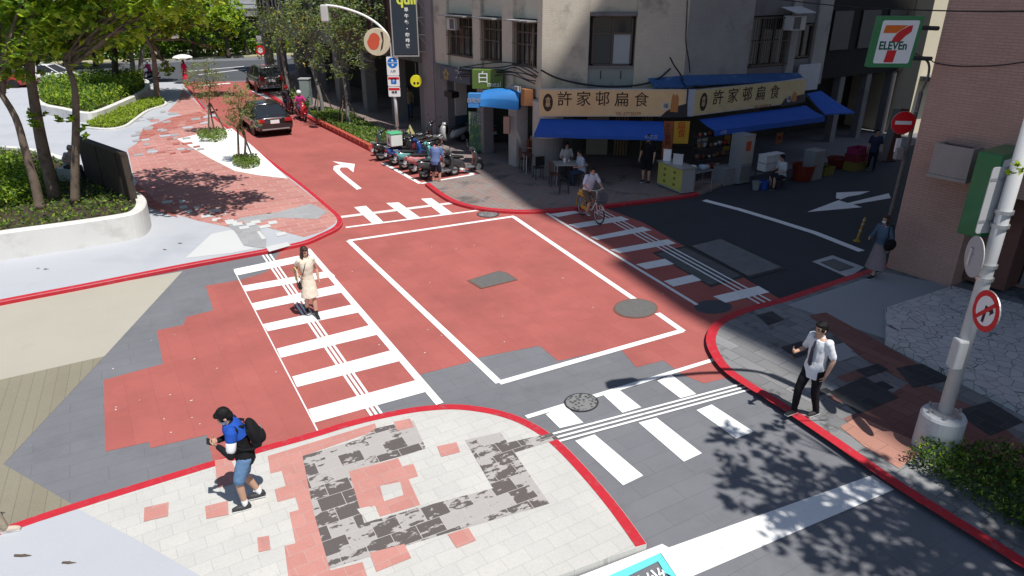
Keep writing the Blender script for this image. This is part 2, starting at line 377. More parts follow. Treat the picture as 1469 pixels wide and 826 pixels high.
def kerb(name, path, wd, side, m=red_paint):
    """painted kerb: a strip on the pavement edge and its face towards the road"""
    p = [V((q.x, q.y, 0)) for q in poly(path, SW)]; mb = MB(); n = len(p); a = []; b = []; c = []; d = []
    for i, q in enumerate(p):
        t = (p[min(i + 1, n - 1)] - p[max(i - 1, 0)]).normalized(); nn = V((-t.y, t.x, 0)) * side
        o = q - nn * .006
        a.append(o + V((0, 0, .002))); b.append(o + V((0, 0, SW - .012))); c.append(o + nn * .014 + V((0, 0, SW + .005))); d.append(q + nn * wd + V((0, 0, SW + .005)))
    vs = a + b + c + d; fs = []
    for k in range(3):
        for i in range(n - 1): fs.append((k * n + i, k * n + i + 1, (k + 1) * n + i + 1, (k + 1) * n + i))
    mb.add(vs, fs); return struct(mb, name, m)
kerb('red_kerb', kA, .16, 1); kerb('red_kerb', kB, .17, -1); kerb('red_kerb', kC, .2, -1); kerb('red_kerb', kD2, .18, 1); kerb('red_kerb', kD1, .22, 1)
# coloured paving laid in the pavements (each layer 4 mm above the one below)
Z1, Z2 = SW + .004, SW + .008
pink = tiles('pink_pavers', (.60, .285, .245), (.55, .25, .215), (.52, .36, .33), .36, .24, .005, 59, var=.14, big=.12, stain=(.5, .25, .22), stain_t=(.6, .7), stain_s=2)
pinkA = tiles('pink_plaza_pavers', (.56, .27, .235), (.48, .19, .165), (.56, .42, .4), .7, .34, .012, 59, var=.14, big=.14, bias=-.3)
greyA = tiles('grey_plaza_pavers', (.42, .42, .43), (.38, .38, .4), (.3, .3, .3), .5, .25, .005, 59)
redA = tiles('dark_red_plaza_pavers', (.42, .11, .085), (.5, .2, .17), (.5, .4, .38), .6, .3, .006, 59)
lightA = mat('pale_concrete_paving', (.54, .55, .55), .85, .05, 1, 50, .1)
def lay(pts, name, m, z=Z1): return struct(MB().sheet(poly(pts, z), z), name, m)
lay([(262, 126), (285, 150), (330, 190), (470, 299), (484, 311), (482, 319), (462, 332), (436, 340), (398, 330), (352, 318), (330, 326), (282, 316), (245, 305), (222, 296), (206, 286), (190, 245), (183, 214), (228, 185), (262, 165), (240, 160), (255, 145)], 'pink_plaza_paving', pinkA)
lay([(205, 184), (246, 168), (287, 160), (300, 168), (285, 176), (252, 184), (215, 196), (196, 206)], 'dark_red_plaza_paving', redA, Z2)
lay([(196, 262), (226, 290), (250, 300), (255, 312), (228, 303), (204, 292), (190, 275)], 'dark_red_plaza_paving', redA, Z2)
lay([(327, 323), (345, 312), (398, 304), (445, 292), (470, 303), (455, 314), (400, 312), (366, 318), (382, 342), (382, 356), (350, 352), (340, 335)], 'grey_plaza_paving', greyA, Z2)
lay([(266, 370), (304, 335), (335, 329), (349, 352), (367, 356), (330, 363)], 'pale_plaza_paving', lightA)
lay([(254, 199), (286, 192), (306, 188), (333, 184), (372, 218), (413, 256), (370, 251), (337, 245), (300, 226)], 'white_plaza_paving', mat('white_concrete_paving', (.78, .78, .77), .85, .04), Z2)
for q in ([(359, 317), (372, 315), (375, 319), (362, 321)], [(384, 318), (396, 316), (399, 320), (386, 322)], [(371, 324), (386, 321), (389, 325), (374, 328)], [(368, 332), (373, 331), (382, 342), (376, 343)], [(395, 334), (409, 332), (412, 336), (398, 339)], [(381, 354), (412, 347), (417, 352), (386, 361)]):
    lay(q, 'white_paver', lightA, SW + .012)
for k in range(26):
    t = k / 25; x = 232 + 118 * t + random.uniform(-20, 16); y = 281 + 42 * t + random.uniform(-6, 9); wd = random.uniform(9, 17)
    lay([(x, y), (x + wd, y - 1.8), (x + wd + 2, y + 2.2), (x + 2, y + 4)], 'loose_paver', random.choice([lightA, lightA, redA, pinkA]), SW + .012 + .0002 * k)
for k in range(60):
    x = random.uniform(186, 300); y = random.uniform(150, 212) + (300 - x) * .12; wd = random.uniform(7, 15)
    lay([(x, y), (x + wd, y - 1.5), (x + wd + 1.5, y + 1.2), (x + 1.5, y + 2.7)], 'loose_paver', random.choice([greyA, greyA, plaza_m, redA, pinkA, redA]), SW + .013 + .0001 * k)
blue_tri = mat('pale_blue_concrete_corner', (.425, .44, .475), .85, .06, .8, 50, .12, stain=(.41, .43, .47), stain_t=(.55, .75), stain_s=.8)
lay([(-380, 894), (-150, 816), (0, 766), (112, 730), (200, 776), (330, 850), (200, 1000), (-300, 1030)], 'pale_blue_paving', blue_tri)
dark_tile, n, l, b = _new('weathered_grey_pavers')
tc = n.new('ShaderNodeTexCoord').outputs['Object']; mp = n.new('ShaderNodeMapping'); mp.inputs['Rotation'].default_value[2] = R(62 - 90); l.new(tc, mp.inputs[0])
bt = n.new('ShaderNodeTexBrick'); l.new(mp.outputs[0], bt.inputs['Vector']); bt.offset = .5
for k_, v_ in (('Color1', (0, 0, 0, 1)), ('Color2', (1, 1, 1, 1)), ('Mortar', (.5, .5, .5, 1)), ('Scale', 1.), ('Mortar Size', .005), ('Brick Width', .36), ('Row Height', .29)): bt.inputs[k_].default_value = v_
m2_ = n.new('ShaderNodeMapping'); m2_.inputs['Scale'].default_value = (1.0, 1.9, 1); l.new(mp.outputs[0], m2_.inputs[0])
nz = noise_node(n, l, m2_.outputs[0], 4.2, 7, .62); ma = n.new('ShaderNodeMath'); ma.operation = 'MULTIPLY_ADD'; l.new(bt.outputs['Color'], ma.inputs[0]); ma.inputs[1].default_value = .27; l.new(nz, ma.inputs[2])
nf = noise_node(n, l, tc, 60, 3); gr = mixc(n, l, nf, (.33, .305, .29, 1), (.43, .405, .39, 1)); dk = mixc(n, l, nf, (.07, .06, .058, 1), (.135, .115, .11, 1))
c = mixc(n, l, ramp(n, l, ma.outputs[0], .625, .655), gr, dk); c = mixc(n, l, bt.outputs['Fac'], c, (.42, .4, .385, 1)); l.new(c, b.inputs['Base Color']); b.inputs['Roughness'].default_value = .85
lay([(384, 654), (538, 607), (541, 617), (434, 654), (474, 818), (520, 806), (528, 830), (440, 860), (414, 830), (408, 783), (424, 779), (415, 735), (429, 731), (424, 713), (398, 720), (394, 702), (410, 697), (404, 675), (388, 679)], 'pink_paving', pink)
lay([(500, 676), (571, 657), (577, 669), (593, 665), (600, 683), (586, 687), (603, 724), (545, 741), (538, 725), (514, 731)], 'pink_paving', pink)
lay([(434, 654), (512, 631), (540, 614), (567, 608), (593, 603), (611, 643), (572, 655), (500, 675), (523, 752), (473, 816), (450, 735)], 'weathered_paving', dark_tile, Z1 + .001)
lay([(474, 815), (523, 750), (612, 725), (708, 700), (754, 690), (788, 722), (640, 765)], 'weathered_paving', dark_tile, Z1 + .0015)
lay([(667, 631), (718, 620), (788, 722), (752, 733), (706, 698)], 'weathered_paving', dark_tile, Z1 + .002)
lay([(727, 635), (792, 621), (802, 629), (738, 649)], 'weathered_paving', dark_tile, Z1 + .0025)
for q in ([(627, 640), (655, 634), (660, 648), (633, 655)], [(642, 766), (672, 757), (683, 775), (655, 786)], [(565, 605), (588, 600), (594, 612), (570, 618)], [(207, 728), (242, 720), (241, 740), (206, 748)], [(294, 726), (327, 718), (328, 738), (296, 744)], [(369, 771), (386, 768), (388, 788), (371, 792)], [(408, 784), (425, 780), (440, 826), (420, 826)], [(308, 660), (330, 656), (345, 690), (312, 700)], [(530, 793), (580, 780), (590, 800), (540, 820)]):
    lay(q, 'pink_paver', pink, Z2)
lay([(545, 697), (574, 691), (579, 710), (551, 719)], 'white_paver', pale_pave, Z2)
lay([(512, 730), (530, 726), (542, 744), (527, 749)], 'white_paver', pale_pave, Z2)
# right pavement: smooth apron, brown and black paver bands
lay([(1130, 437), (1240, 400), (1268, 390), (1366, 410), (1271, 441), (1271, 486)], 'smooth_concrete_apron', mat('apron_concrete', (.32, .33, .345), .8, .07, 1.2))
brown = tiles('brown_pavers', (.22, .10, .085), (.28, .14, .12), (.12, .08, .07), .5, .25, .006, -33)
lay([(1160, 452), (1185, 448), (1262, 490), (1330, 530), (1300, 548), (1240, 515)], 'brown_paving', brown, Z1 + .003)
lay([(1210, 600), (1245, 585), (1310, 545), (1360, 566), (1420, 596), (1520, 680), (1420, 700), (1300, 640), (1290, 672)], 'brown_paving', brown)
lay([(1205, 612), (1232, 597), (1312, 632), (1322, 648), (1290, 672), (1240, 640)], 'pink_paving', tiles('salmon_pavers', (.5, .25, .19), (.44, .22, .17), (.3, .17, .14), .6, .3, .006, -33), Z2)
blackp = tiles('black_pavers', (.05, .05, .055), (.075, .075, .08), (.1, .1, .1), .5, .25, .006, -33)
for i, q in enumerate(([(1085, 452), (1108, 446), (1125, 458), (1102, 466)], [(1190, 562), (1240, 540), (1290, 570), (1232, 594)], [(1285, 528), (1330, 520), (1365, 545), (1310, 556)], [(1120, 498), (1150, 489), (1168, 500), (1140, 512)], [(1370, 590), (1420, 575), (1469, 605), (1420, 625)])):
    lay(q, 'black_paver', blackp, Z2 + .002)
for i in range(16):
    x = random.uniform(1075, 1240); y = 470 + (x - 1075) * .42 + random.uniform(-12, 55); wd = random.uniform(18, 36)
    lay([(x, y), (x + wd, y - wd * .3), (x + wd * 1.5, y - wd * .02), (x + wd * .5, y + wd * .3)], 'single_paver', random.choice([blackp, brown, shade_pave, mat('apron_concrete', (.3, .3, .3))]), Z1 + .0003 * (i + 1))
crazy = None
m, n, l, b = _new('crazy_paving')
tc = n.new('ShaderNodeTexCoord').outputs['Object']; vo = n.new('ShaderNodeTexVoronoi'); vo.feature = 'DISTANCE_TO_EDGE'; vo.inputs['Scale'].default_value = 4.2; l.new(tc, vo.inputs['Vector'])
vc = n.new('ShaderNodeTexVoronoi'); vc.inputs['Scale'].default_value = 4.2; l.new(tc, vc.inputs['Vector'])
c = mixc(n, l, ramp(n, l, vo.outputs['Distance'], .012, .03), (.12, .12, .13, 1), mixc(n, l, vc.outputs['Color'], (.48, .47, .47, 1), (.6, .59, .58, 1)))
l.new(c, b.inputs['Base Color']); b.inputs['Roughness'].default_value = .5
pod = poly([(1271, 441), (1366, 410), (1480, 440), (1620, 520), (1640, 680), (1469, 587), (1271, 487)], .22)
struct(MB().prism(pod, SW, .22), 'colonnade_floor', MATS['crazy_paving'])
# road markings
def mark(name, quads=(), lines=(), m=white_paint, z=.009, width=.13):
    mb = MB()
    for q in quads: mb.sheet(poly(q, z), z)
    for i_, a in enumerate(lines): mb.strip(poly(a, z), width, z + .0006 * i_)
    return struct(mb, name, m)
mark('junction_box_marking', lines=[[(500, 345), (738, 310)], [(737, 311), (916, 433)], [(943, 449), (980, 475)], [(979, 474), (716, 549)], [(716, 549), (500, 345)]], width=.15)
zl = [((335, 386), (340, 395), (449, 372), (441, 364)), ((347, 410), (352, 418), (481, 396), (472, 388)), ((361, 435), (367, 445), (497, 418), (486, 408)), ((377, 465), (384, 475), (519, 447), (508, 436)), ((397, 500), (403, 513), (545, 479), (531, 466)), ((419, 540), (426, 555), (576, 517), (562, 502)), ((442, 587), (451, 606), (614, 561), (597, 545))]
mark('zebra_crossing_marking', zl)
mark('crossing_border_marking', lines=[[(441, 357), (631, 579)]], z=.0125, width=.15)
mark('crossing_border_marking', lines=[[(336, 388), (461, 628)]], z=.0125, width=.025)
def tact(a0, a1, b0, b1, w_=.1, z=.016):
    mark('guide_line_marking', lines=[[tuple(V(a0).lerp(V(a1), t)), tuple(V(b0).lerp(V(b1), t))] for t in (0, .5, 1)], z=z, width=w_)
tact((377, 366), (387, 364), (538, 603), (552, 600), .052)
zr = [((788, 307), (801, 311), (832, 305), (823, 302)), ((815, 322), (829, 327), (903, 315), (891, 310)), ((847, 340), (857, 344), (935, 330), (922, 325)), ((875, 358), (889, 363), (970, 349), (958, 343)), ((912, 379), (927, 386), (1007, 371), (996, 363)), ((952, 403), (966, 411), (1054, 391), (1036, 384)), ((1023, 425), (1041, 434), (1104, 419), (1088, 410))]
mark('zebra_crossing_marking', zr)
mark('crossing_border_marking', lines=[[(780, 303), (1000, 437)]], z=.0125, width=.1)
tact((852, 303), (862, 300), (1094, 438), (1110, 434), .06)
mark('zebra_crossing_marking', [((783, 594), (803, 614), (837, 606), (809, 580)), ((866, 567), (893, 592), (920, 584), (886, 557)), ((943, 546), (976, 571), (999, 565), (963, 537)), ((825, 632), (894, 696), (923, 682), (853, 623)), ((916, 606), (981, 662), (1007, 650), (942, 599)), ((999, 588), (1056, 629), (1081, 619), (1021, 580))])
mark('crossing_border_marking', lines=[[(755, 598), (1029, 514)]], z=.0125, width=.11)
tact((786, 624), (797, 634), (1085, 545), (1096, 553), .05)
mark('zebra_crossing_marking', [((508, 297), (535, 321), (551, 319), (525, 295)), ((554, 291), (585, 314), (603, 312), (572, 290)), ((604, 285), (634, 308), (650, 306), (619, 284))])
mark('crossing_border_marking', lines=[[(482, 312), (657, 290)]], z=.0125, width=.24, m=mat('worn_road_paint', (.72, .66, .64), .8))
mark('crossing_border_marking', lines=[[(496, 326), (690, 301)]], z=.0125, width=.13)
mark('arrow_marking', [[(519, 270), (512, 272), (485, 250), (478, 243), (479, 238), (488, 236), (477, 231), (509, 235), (507, 247), (498, 240), (489, 240), (487, 243), (491, 248)]])
mark('arrow_marking', [[(1158, 304), (1203, 287), (1216, 291), (1275, 277), (1278, 284), (1224, 293), (1237, 297)], [(1200, 276), (1248, 274), (1234, 279), (1216, 282), (1206, 286), (1199, 284)]])
mark('edge_line_marking', lines=[[(1010, 287), (1060, 300), (1110, 315), (1170, 334), (1236, 360)]], width=.26)
mark('stop_line_marking', [[(960, 785), (1252, 681), (1283, 702), (985, 830)]])
mark('bike_box_marking', [[(780, 846), (950, 780), (968, 790), (1010, 850), (1000, 870), (948, 793), (800, 858)]], z=.0125)
mark('bike_box_marking', [[(800, 858), (947, 793), (1000, 870), (985, 874), (944, 805), (820, 866)]], m=mat('teal_road_paint', (.14, .62, .68), .75, .06), z=.016)
g0 = G(948, 842); tm = Matrix.Translation(V((g0.x, g0.y, .014))) @ Matrix.Rotation(R(28), 4, 'Z')
tag(text('機', .5, white_paint, tm, None, 'bike_box_lettering', depth=.002), kind='structure')
mark('parking_bay_marking', lines=[[(549, 233), (603, 263)], [(604, 263), (679, 250)], [(679, 250), (652, 237)]], width=.16, z=.013)
mark('avenue_lane_marking', lines=[[(270, 102), (350, 95)], [(285, 107), (352, 99)], [(150, 108), (190, 105)], [(20, 113), (60, 111)]], width=.25)
mark('road_edge_marking', lines=[[(285, 123), (330, 119)], [(366, 130), (388, 141)]], width=.5)
# covers let into the road
def cover(name, label, ring, z, m, rim, group=None):
    t = thing(name, label, 'manhole cover', G(*ring[0]), world=True)
    p = poly(ring, z); c = sum(p, V()) / len(p)
    MB().prism([c + (q - c) * .9 for q in p], .002, z + .003).build('lid', m, t)
    mb = MB(); n_ = len(p); o_ = [V((q.x, q.y, z)) for q in p]; i_ = [V(((c + (q - c) * .9).x, (c + (q - c) * .9).y, z)) for q in p]
    mb.add(o_ + i_, [(k, (k + 1) % n_, n_ + (k + 1) % n_, n_ + k) for k in range(n_)]); mb.build('rim', rim, t)
    return t
def oval(x, y, rx, ry, n_=28): return [(x + rx * math.cos(2 * math.pi * k / n_), y + ry * math.sin(2 * math.pi * k / n_)) for k in range(n_)]
m, n, l, b = _new('iron_cover')
tc = n.new('ShaderNodeTexCoord').outputs['Object']; vo = n.new('ShaderNodeTexVoronoi'); vo.inputs['Scale'].default_value = 14; l.new(tc, vo.inputs['Vector'])
l.new(mixc(n, l, ramp(n, l, vo.outputs['Distance'], .25, .5), (.05, .05, .052, 1), (.2, .2, .2, 1)), b.inputs['Base Color']); b.inputs['Roughness'].default_value = .6
rust = mat('rusty_rim', (.17, .1, .075), .8, .2); gcover = mat('grey_cover', (.135, .13, .127), .8, .2, 9, stain=(.12, .12, .12), stain_s=7)
cover('manhole_cover', 'grey round manhole cover with brown rim on the corner of the white road box', oval(912, 442, 32, 14), .018, gcover, rust)
cover('manhole_cover', 'dark round iron manhole cover beside the bottom zebra crossing', oval(834, 577, 25, 13.5), .018, MATS['iron_cover'], dark_metal)
cover('manhole_cover', 'small dark round manhole cover near the far corner of the road box', oval(700, 307, 16, 4.5), .018, MATS['iron_cover'], dark_metal)
cover('utility_cover', 'grey rectangular cover in the middle of the white road box', [(670, 402), (715, 388), (728, 391), (743, 401), (690, 414)], .018, gcover, rust)
cover('utility_cover', 'large rectangular grey steel cover on shaded asphalt past the zebra crossing', [(986, 351), (1032, 340), (1129, 385), (1076, 399)], .018, mat('worn_cover', (.17, .18, .18), .7, .3, 3), dark_metal)
cover('utility_cover', 'long dark steel cover set across the shaded zebra crossing', [(935, 362), (982, 353), (1070, 397), (1020, 412)], .007, mat('worn_cover_dark', (.11, .115, .12), .7, .3, 3), dark_metal)
cover('drain_grate', 'grey drain grate with pale surround by the brick building corner', [(1177, 376), (1196, 371), (1226, 383), (1205, 389)], .014, gcover, dark_metal)
mark('drain_surround', [[(1165, 375), (1194, 366), (1240, 383), (1217, 398)]], m=mat('pale_surround', (.42, .43, .44), .8), z=.0065)
mark('asphalt_patch', [oval(1023, 440, 27, 10)], m=asph_dark, z=.0065)
# fallen leaves on the pavement
for i, (x, y, r) in enumerate([(33, 797, 14), (98, 807, 13), (337, 296, 5), (386, 306, 5), (259, 349, 4), (236, 358, 4), (66, 386, 5), (55, 385, 4)]):
    a = random.uniform(-.3, .3); mb = MB(); z = SW + .012
    g = G(x, y, z); rr = (G(x + r, y, z) - g).length; pts = []
    for k in range(9):
        th = 2 * math.pi * k / 9; q = rr * (1 if k in (0, 4, 5) else .45) * random.uniform(.7, 1.1)
        pts.append(g + V((q * math.cos(th), q * .45 * math.sin(th), .01 * random.random())))
    mb.add(pts + [g + V((0, 0, .025))], [(k, (k + 1) % 9, 9) for k in range(9)])
    tag(mb.build('fallen_leaf', mat('dry_leaf', (.10, .075, .05), .8)), 'dry brown fallen leaf lying on the pale pavement', 'leaf', 'dry leaves on the pale pavement')
for i in range(34):
    x, y = random.uniform(480, 960), random.uniform(330, 520)
    if i > 18: x, y = random.uniform(160, 420), random.uniform(480, 640)
    g = G(x, y); mb = MB(); mb.box(g + V((0, 0, .012)), (random.uniform(.02, .05), random.uniform(.01, .03), .004), random.uniform(0, 3))
    tag(mb.build('litter_scrap', mat('pale_scrap', (.6, .55, .5), .8)), 'tiny pale scrap of litter on the red paving', 'litter', 'pale scraps on the red paving')
# ------------------------------------------------------------------ buildings
U = V((math.sin(R(-34.5)), math.cos(R(-34.5)), 0)); A_ = V((.8526, .5225, 0))
FL = Frame((1.1, 27), U, -1); FC = Frame((0, 27), (1, 0)); FA = Frame((6.4, 27), A_); FB = Frame((9.85, 17), (math.sin(R(145)), math.cos(R(145))))
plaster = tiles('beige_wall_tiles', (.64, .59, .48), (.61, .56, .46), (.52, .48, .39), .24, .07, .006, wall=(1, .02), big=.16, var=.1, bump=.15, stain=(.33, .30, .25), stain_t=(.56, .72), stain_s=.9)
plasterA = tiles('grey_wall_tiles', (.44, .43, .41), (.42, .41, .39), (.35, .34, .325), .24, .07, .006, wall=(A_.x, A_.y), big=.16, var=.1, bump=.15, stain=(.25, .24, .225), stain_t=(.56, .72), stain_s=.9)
plasterL = mat('weathered_plaster', (.58, .53, .43), .85, .12, 1.2, 30, .15, stain=(.2, .19, .165), stain_t=(.55, .75), stain_s=.8)
panel_m = mat('window_panel', (.30, .33, .31), .8, .15, 2, stain=(.17, .18, .17), stain_s=2)
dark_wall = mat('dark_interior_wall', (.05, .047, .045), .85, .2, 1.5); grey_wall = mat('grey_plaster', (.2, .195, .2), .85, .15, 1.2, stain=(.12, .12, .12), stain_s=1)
iron_bars = mat('brown_window_bars', (.12, .09, .07), .6, .2); roofm = mat('roof_concrete', (.25, .25, .245), .9)
def xy(p): return V((p.x, p.y, 0))
def window(parent, F, s0, s1, z0, z1, d=-.2, bars=2, rail=None, m=iron_bars, grille=False, curtain=None):
    mb = MB(); t = .06
    for a, b, e, f in ((s0, s1, z0, z0 + t), (s0, s1, z1 - t, z1), (s0, s0 + t, z0, z1), (s1 - t, s1, z0, z1)): mb.fbox(F, a, b, e, f, d - .02, d + .09)
    for k in range(1, bars): x = s0 + (s1 - s0) * k / bars; mb.fbox(F, x - .025, x + .025, z0 + t, z1 - t, d - .01, d + .07)
    if rail: mb.fbox(F, s0 + t, s1 - t, rail - .03, rail + .03, d - .012, d + .075)
    if grille:
        k = int((s1 - s0) / .14)
        for i in range(k): x = s0 + (s1 - s0) * (i + .5) / k; mb.fbox(F, x - .008, x + .008, z0, z1, d + .32, d + .336)
        for z in (z0 + .02, (z0 + z1) / 2, z1 - .05): mb.fbox(F, s0, s1, z, z + .03, d + .318, d + .338)
        for a in (s0, s1 - .02):
            for z in (z0 + .02, z1 - .05): mb.fbox(F, a, a + .02, z, z + .03, d + .09, d + .318)
    f = mb.build('window', m, parent)
    MB().fbox(F, s0 + t, s1 - t, z0 + t, z1 - t, d - .012, d + .005).build('glass', glass_dark, f)
    if curtain: MB().fbox(F, curtain[0], curtain[1], z0 + t, rail - .04 if rail else z1 - t, d + .012, d + .02).build('frosted_pane', mat('frosted_pane', (.36, .4, .42), .35, .1), f)
    return f
# --- corner building
cb = thing('corner_building', 'beige corner apartment building with recessed windows above the noodle shop signs', 'building', (4, 27.5, 0), world=True)
p0 = FC.pt(1.1, 0); p1 = FC.pt(6.4, 0); pR = FA.pt(8.2, 0); pL = FL.pt(9.0, 0)
inn = V((.824, .566, 0))
foot = [FC.pt(1.28, 0, -.32), FC.pt(6.28, 0, -.32), FA.pt(8.2, 0, -.32), FA.pt(8.2, 0, -10), pL + inn * 10, FL.pt(9.0, 0, -.32)]
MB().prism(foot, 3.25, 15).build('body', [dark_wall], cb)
core = [FC.pt(2.6, 0, -3.2), FC.pt(5.2, 0, -3.2), FA.pt(8.2, 0, -3.0), FA.pt(8.2, 0, -10), pL + inn * 10, FL.pt(9.0, 0, -3.0)]
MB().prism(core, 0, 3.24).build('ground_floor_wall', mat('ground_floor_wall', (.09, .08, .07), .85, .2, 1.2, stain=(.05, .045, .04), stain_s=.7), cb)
mb = MB(); bay0, bay1 = FC.px(845, 60)[0], FC.px(912, 60)[0]
mb.fbox(FC, 1.1, bay0, 2.9, 15, -.319, 0); mb.fbox(FC, bay1, 6.4, 2.9, 15, -.319, 0); mb.build('wall_panel', plaster, cb)
mb = MB(); z0_, z1_ = FC.px(880, 97)[1], FC.px(880, 22)[1]
mb.fbox(FC, bay0 + .002, bay1 - .002, 2.9, z0_ - .02, -.318, -.1); mb.build('sill_panel', panel_m, cb)
mb = MB(); mb.fbox(FC, bay0 + .002, bay1 - .002, z1_ + .12, z1_ + 1.3, -.318, -.12); mb.fbox(FC, bay0 + .002, bay1 - .002, z1_ + 3.2, 15, -.318, -.12); mb.build('spandrel_panel', plasterL, cb)
MB().fbox(FC, bay0 + .02, bay1 - .02, z1_ - .02, z1_ + .11, -.318, .06).build('lintel', grey_wall, cb)
MB().fbox(FC, bay0 + .004, bay1 - .004, z0_ - .02, z0_ + .06, -.318, -.03).build('sill', grey_wall, cb)
s0, s1 = FC.px(850, 60)[0], FC.px(908, 60)[0]; rl = FC.px(880, 48)[1]
window(cb, FC, s0, s1, z0_ + .06, z1_ - .02, -.24, 2, rl, curtain=(FC.px(881, 70)[0], FC.px(905, 70)[0]))
for x in (862, 891): q = FC.px(x, 110)[0]; MB().fbox(FC, q - .02, q + .02, z0_ - .42, z0_ - .12, -.11, -.094).build('drain_slot', black, cb)
# alley face
a0, a1 = FA.px(1077, 60)[0], FA.px(1133, 60)[0]; az0, az1 = FA.px(1105, 96)[1], FA.px(1105, 22)[1]
mb = MB(); mb.fbox(FA, .012, a0, 2.9, 15, -.319, 0); mb.fbox(FA, a1, a1 + .45, 2.9, 15, -.319, 0); mb.fbox(FA, a1 + 1.6, 8.2, 2.9, 15, -.319, 0)
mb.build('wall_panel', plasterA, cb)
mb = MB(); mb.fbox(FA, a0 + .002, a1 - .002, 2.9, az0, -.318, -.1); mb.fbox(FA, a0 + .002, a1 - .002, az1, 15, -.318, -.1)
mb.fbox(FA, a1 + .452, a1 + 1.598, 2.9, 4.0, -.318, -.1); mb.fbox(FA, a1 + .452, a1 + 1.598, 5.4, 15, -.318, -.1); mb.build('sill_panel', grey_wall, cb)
window(cb, FA, a0 + .08, a1 - .08, az0 + .05, az1 - .05, -.2, 3, None, grille=True)
window(cb, FA, a1 + .5, a1 + 1.55, 4.05, 5.35, -.2, 2, None)
# left street face: pilasters and caged windows
xs = [(622, 642), (678, 690), (720, 736), (770.5, 778)]
mb = MB(); sg = []
for xa, xb in xs:
    sa, sb = FL.px(xb, 60)[0], FL.px(xa, 60)[0]
    if xb == 778: sa = .012
    sg.append((sa, sb)); mb.fbox(FL, sa, sb, 2.9, 15, -.319, 0)
mb.build('pilaster', plasterL, cb)
zt, zb = FL.px(705, 27)[1], FL.px(705, 89)[1]
mb = MB(); mbu = MB()
for i in range(3):
    sa, sb = sg[i + 1][1], sg[i][0]
    mb.fbox(FL, sa + .002, sb - .002, 2.9, zb, -.318, -.12); mb.fbox(FL, sa + .002, sb - .002, zt + .1, 15, -.318, -.12)
    window(cb, FL, sa + .05, sb - .05, zb + .02, zt, -.22, 4, zt - .4, grille=True)
    mbu.fbox(FL, sa + .02, sb - .02, zt + .01, zt + .06, -.31, .45)
mb.build('spandrel_panel', plasterL, cb); mbu.build('window_canopy', mat('canopy_sheet', (.3, .3, .29), .6, .2, stain=(.55, .55, .54)), cb)
# pillars of the arcade
def pillar(F, x, y, wd, m, z1=3.24, dp=None, base=None):
    g = G(x, y, SW); mb = MB(); mb.box((g.x, g.y, (z1 + SW) / 2), (wd, dp or wd, z1 - SW), -math.atan2(F.u.x, F.u.y) + math.pi / 2)
    o = mb.build('pillar', m, cb)
    if base:
        mb = MB(); mb.box((g.x, g.y, SW + base[0] / 2), (wd + .03, (dp or wd) + .03, base[0]), -math.atan2(F.u.x, F.u.y) + math.pi / 2); mb.build('pillar_base', base[1], cb)
tilew = mat('white_tile', (.55, .54, .53), .5, .08); bluebase = mat('dark_blue_paint', (.05, .075, .11), .6)
pillar(FL, 656, 198, .95, tilew, 3.0, .6, (1.15, bluebase))
pillar(FL, 697, 218, .5, mat('mauve_plaster', (.27, .24, .25), .8)); pillar(FL, 743, 236, .55, mat('worn_white_paint', (.45, .42, .4), .8, .2, 3, stain=(.25, .22, .2)))
g = G(785, 250, SW) + V((0, .25, 0)); mb = MB(); mb.lathe([(.6, SW), (.6, 1.55)], (g.x, g.y, 0), 24); mb.build('round_pillar_base', mat('grey_render', (.22, .215, .21), .8), cb, smooth=False)
mb = MB(); mb.lathe([(.59, 1.55), (.59, 2.88)], (g.x, g.y, 0), 24); mb.build('round_pillar_top', mat('cream_tile', (.5, .45, .4), .6), cb)
pL2 = FL
mb = MB(); sa, sb = FL.px(627, 150)[0], FL.px(612, 150)[0]; mb.fbox(FL, sa, sb, SW, 7.2, -.4, .12); mb.build('mauve_pilaster', mat('mauve_plaster', (.27, .24, .25), .8), cb)
mb = MB(); sa, sb = FL.px(645, 150)[0], FL.px(627.5, 150)[0]; mb.fbox(FL, sa, sb, SW, FL.px(636, 92)[1], -.4, .1); mb.build('grey_pilaster', grey_wall, cb)
mb = MB(); mb.prism([FC.pt(1.25, 0, -.3), FC.pt(6.3, 0, -.3), FA.pt(8.2, 0, -.3), FA.pt(8.2, 0, -10), pL + inn * 10, FL.pt(9, 0, -.3)], 15.002, 15.5); mb.build('roof', roofm, cb)
# --- arcade buildings further up the left street
ab = thing('arcade_building', 'dark arcaded building behind the black hanging sign board', 'building', FL.pt(15, 0, -3), world=True)
maroon = mat('maroon_tile', (.10, .045, .04), .5, .2); dgrey = mat('dark_grey_tile', (.13, .13, .135), .6, .2, stain=(.07, .07, .07))
MB().prism([FL.pt(9.02, 0, 0), FL.pt(21, 0, 0), FL.pt(21, 0, -11), FL.pt(9.02, 0, -11)], 3.4, 17).build('body', dgrey, ab)
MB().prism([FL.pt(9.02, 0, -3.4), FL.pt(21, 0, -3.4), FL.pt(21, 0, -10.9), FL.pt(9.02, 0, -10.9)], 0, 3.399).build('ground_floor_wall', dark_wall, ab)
for s in (9.3, 12.6, 16.4, 20.4): MB().fbox(FL, s, s + .55, SW, 3.399, -.6, .05).build('column', grey_wall, ab)
MB().fbox(FL, 13.3, 16.2, SW, 2.9, -3.38, -3.2).build('shop_shutter', mat('grey_shutter', (.24, .24, .25), .6, .1), ab)
MB().fbox(FL, 12.2, 20.5, 3.5, 7.5, .001, .08).build('maroon_cladding', maroon, ab)
for s in (13, 15.3, 17.6): window(ab, FL, s, s + 1.6, 4.6, 6.4, .12, 2)
MB().prism([FL.pt(9.02, 0, 0), FL.pt(21, 0, 0), FL.pt(21, 0, -11), FL.pt(9.02, 0, -11)], 17.002, 17.5).build('roof', roofm, ab)
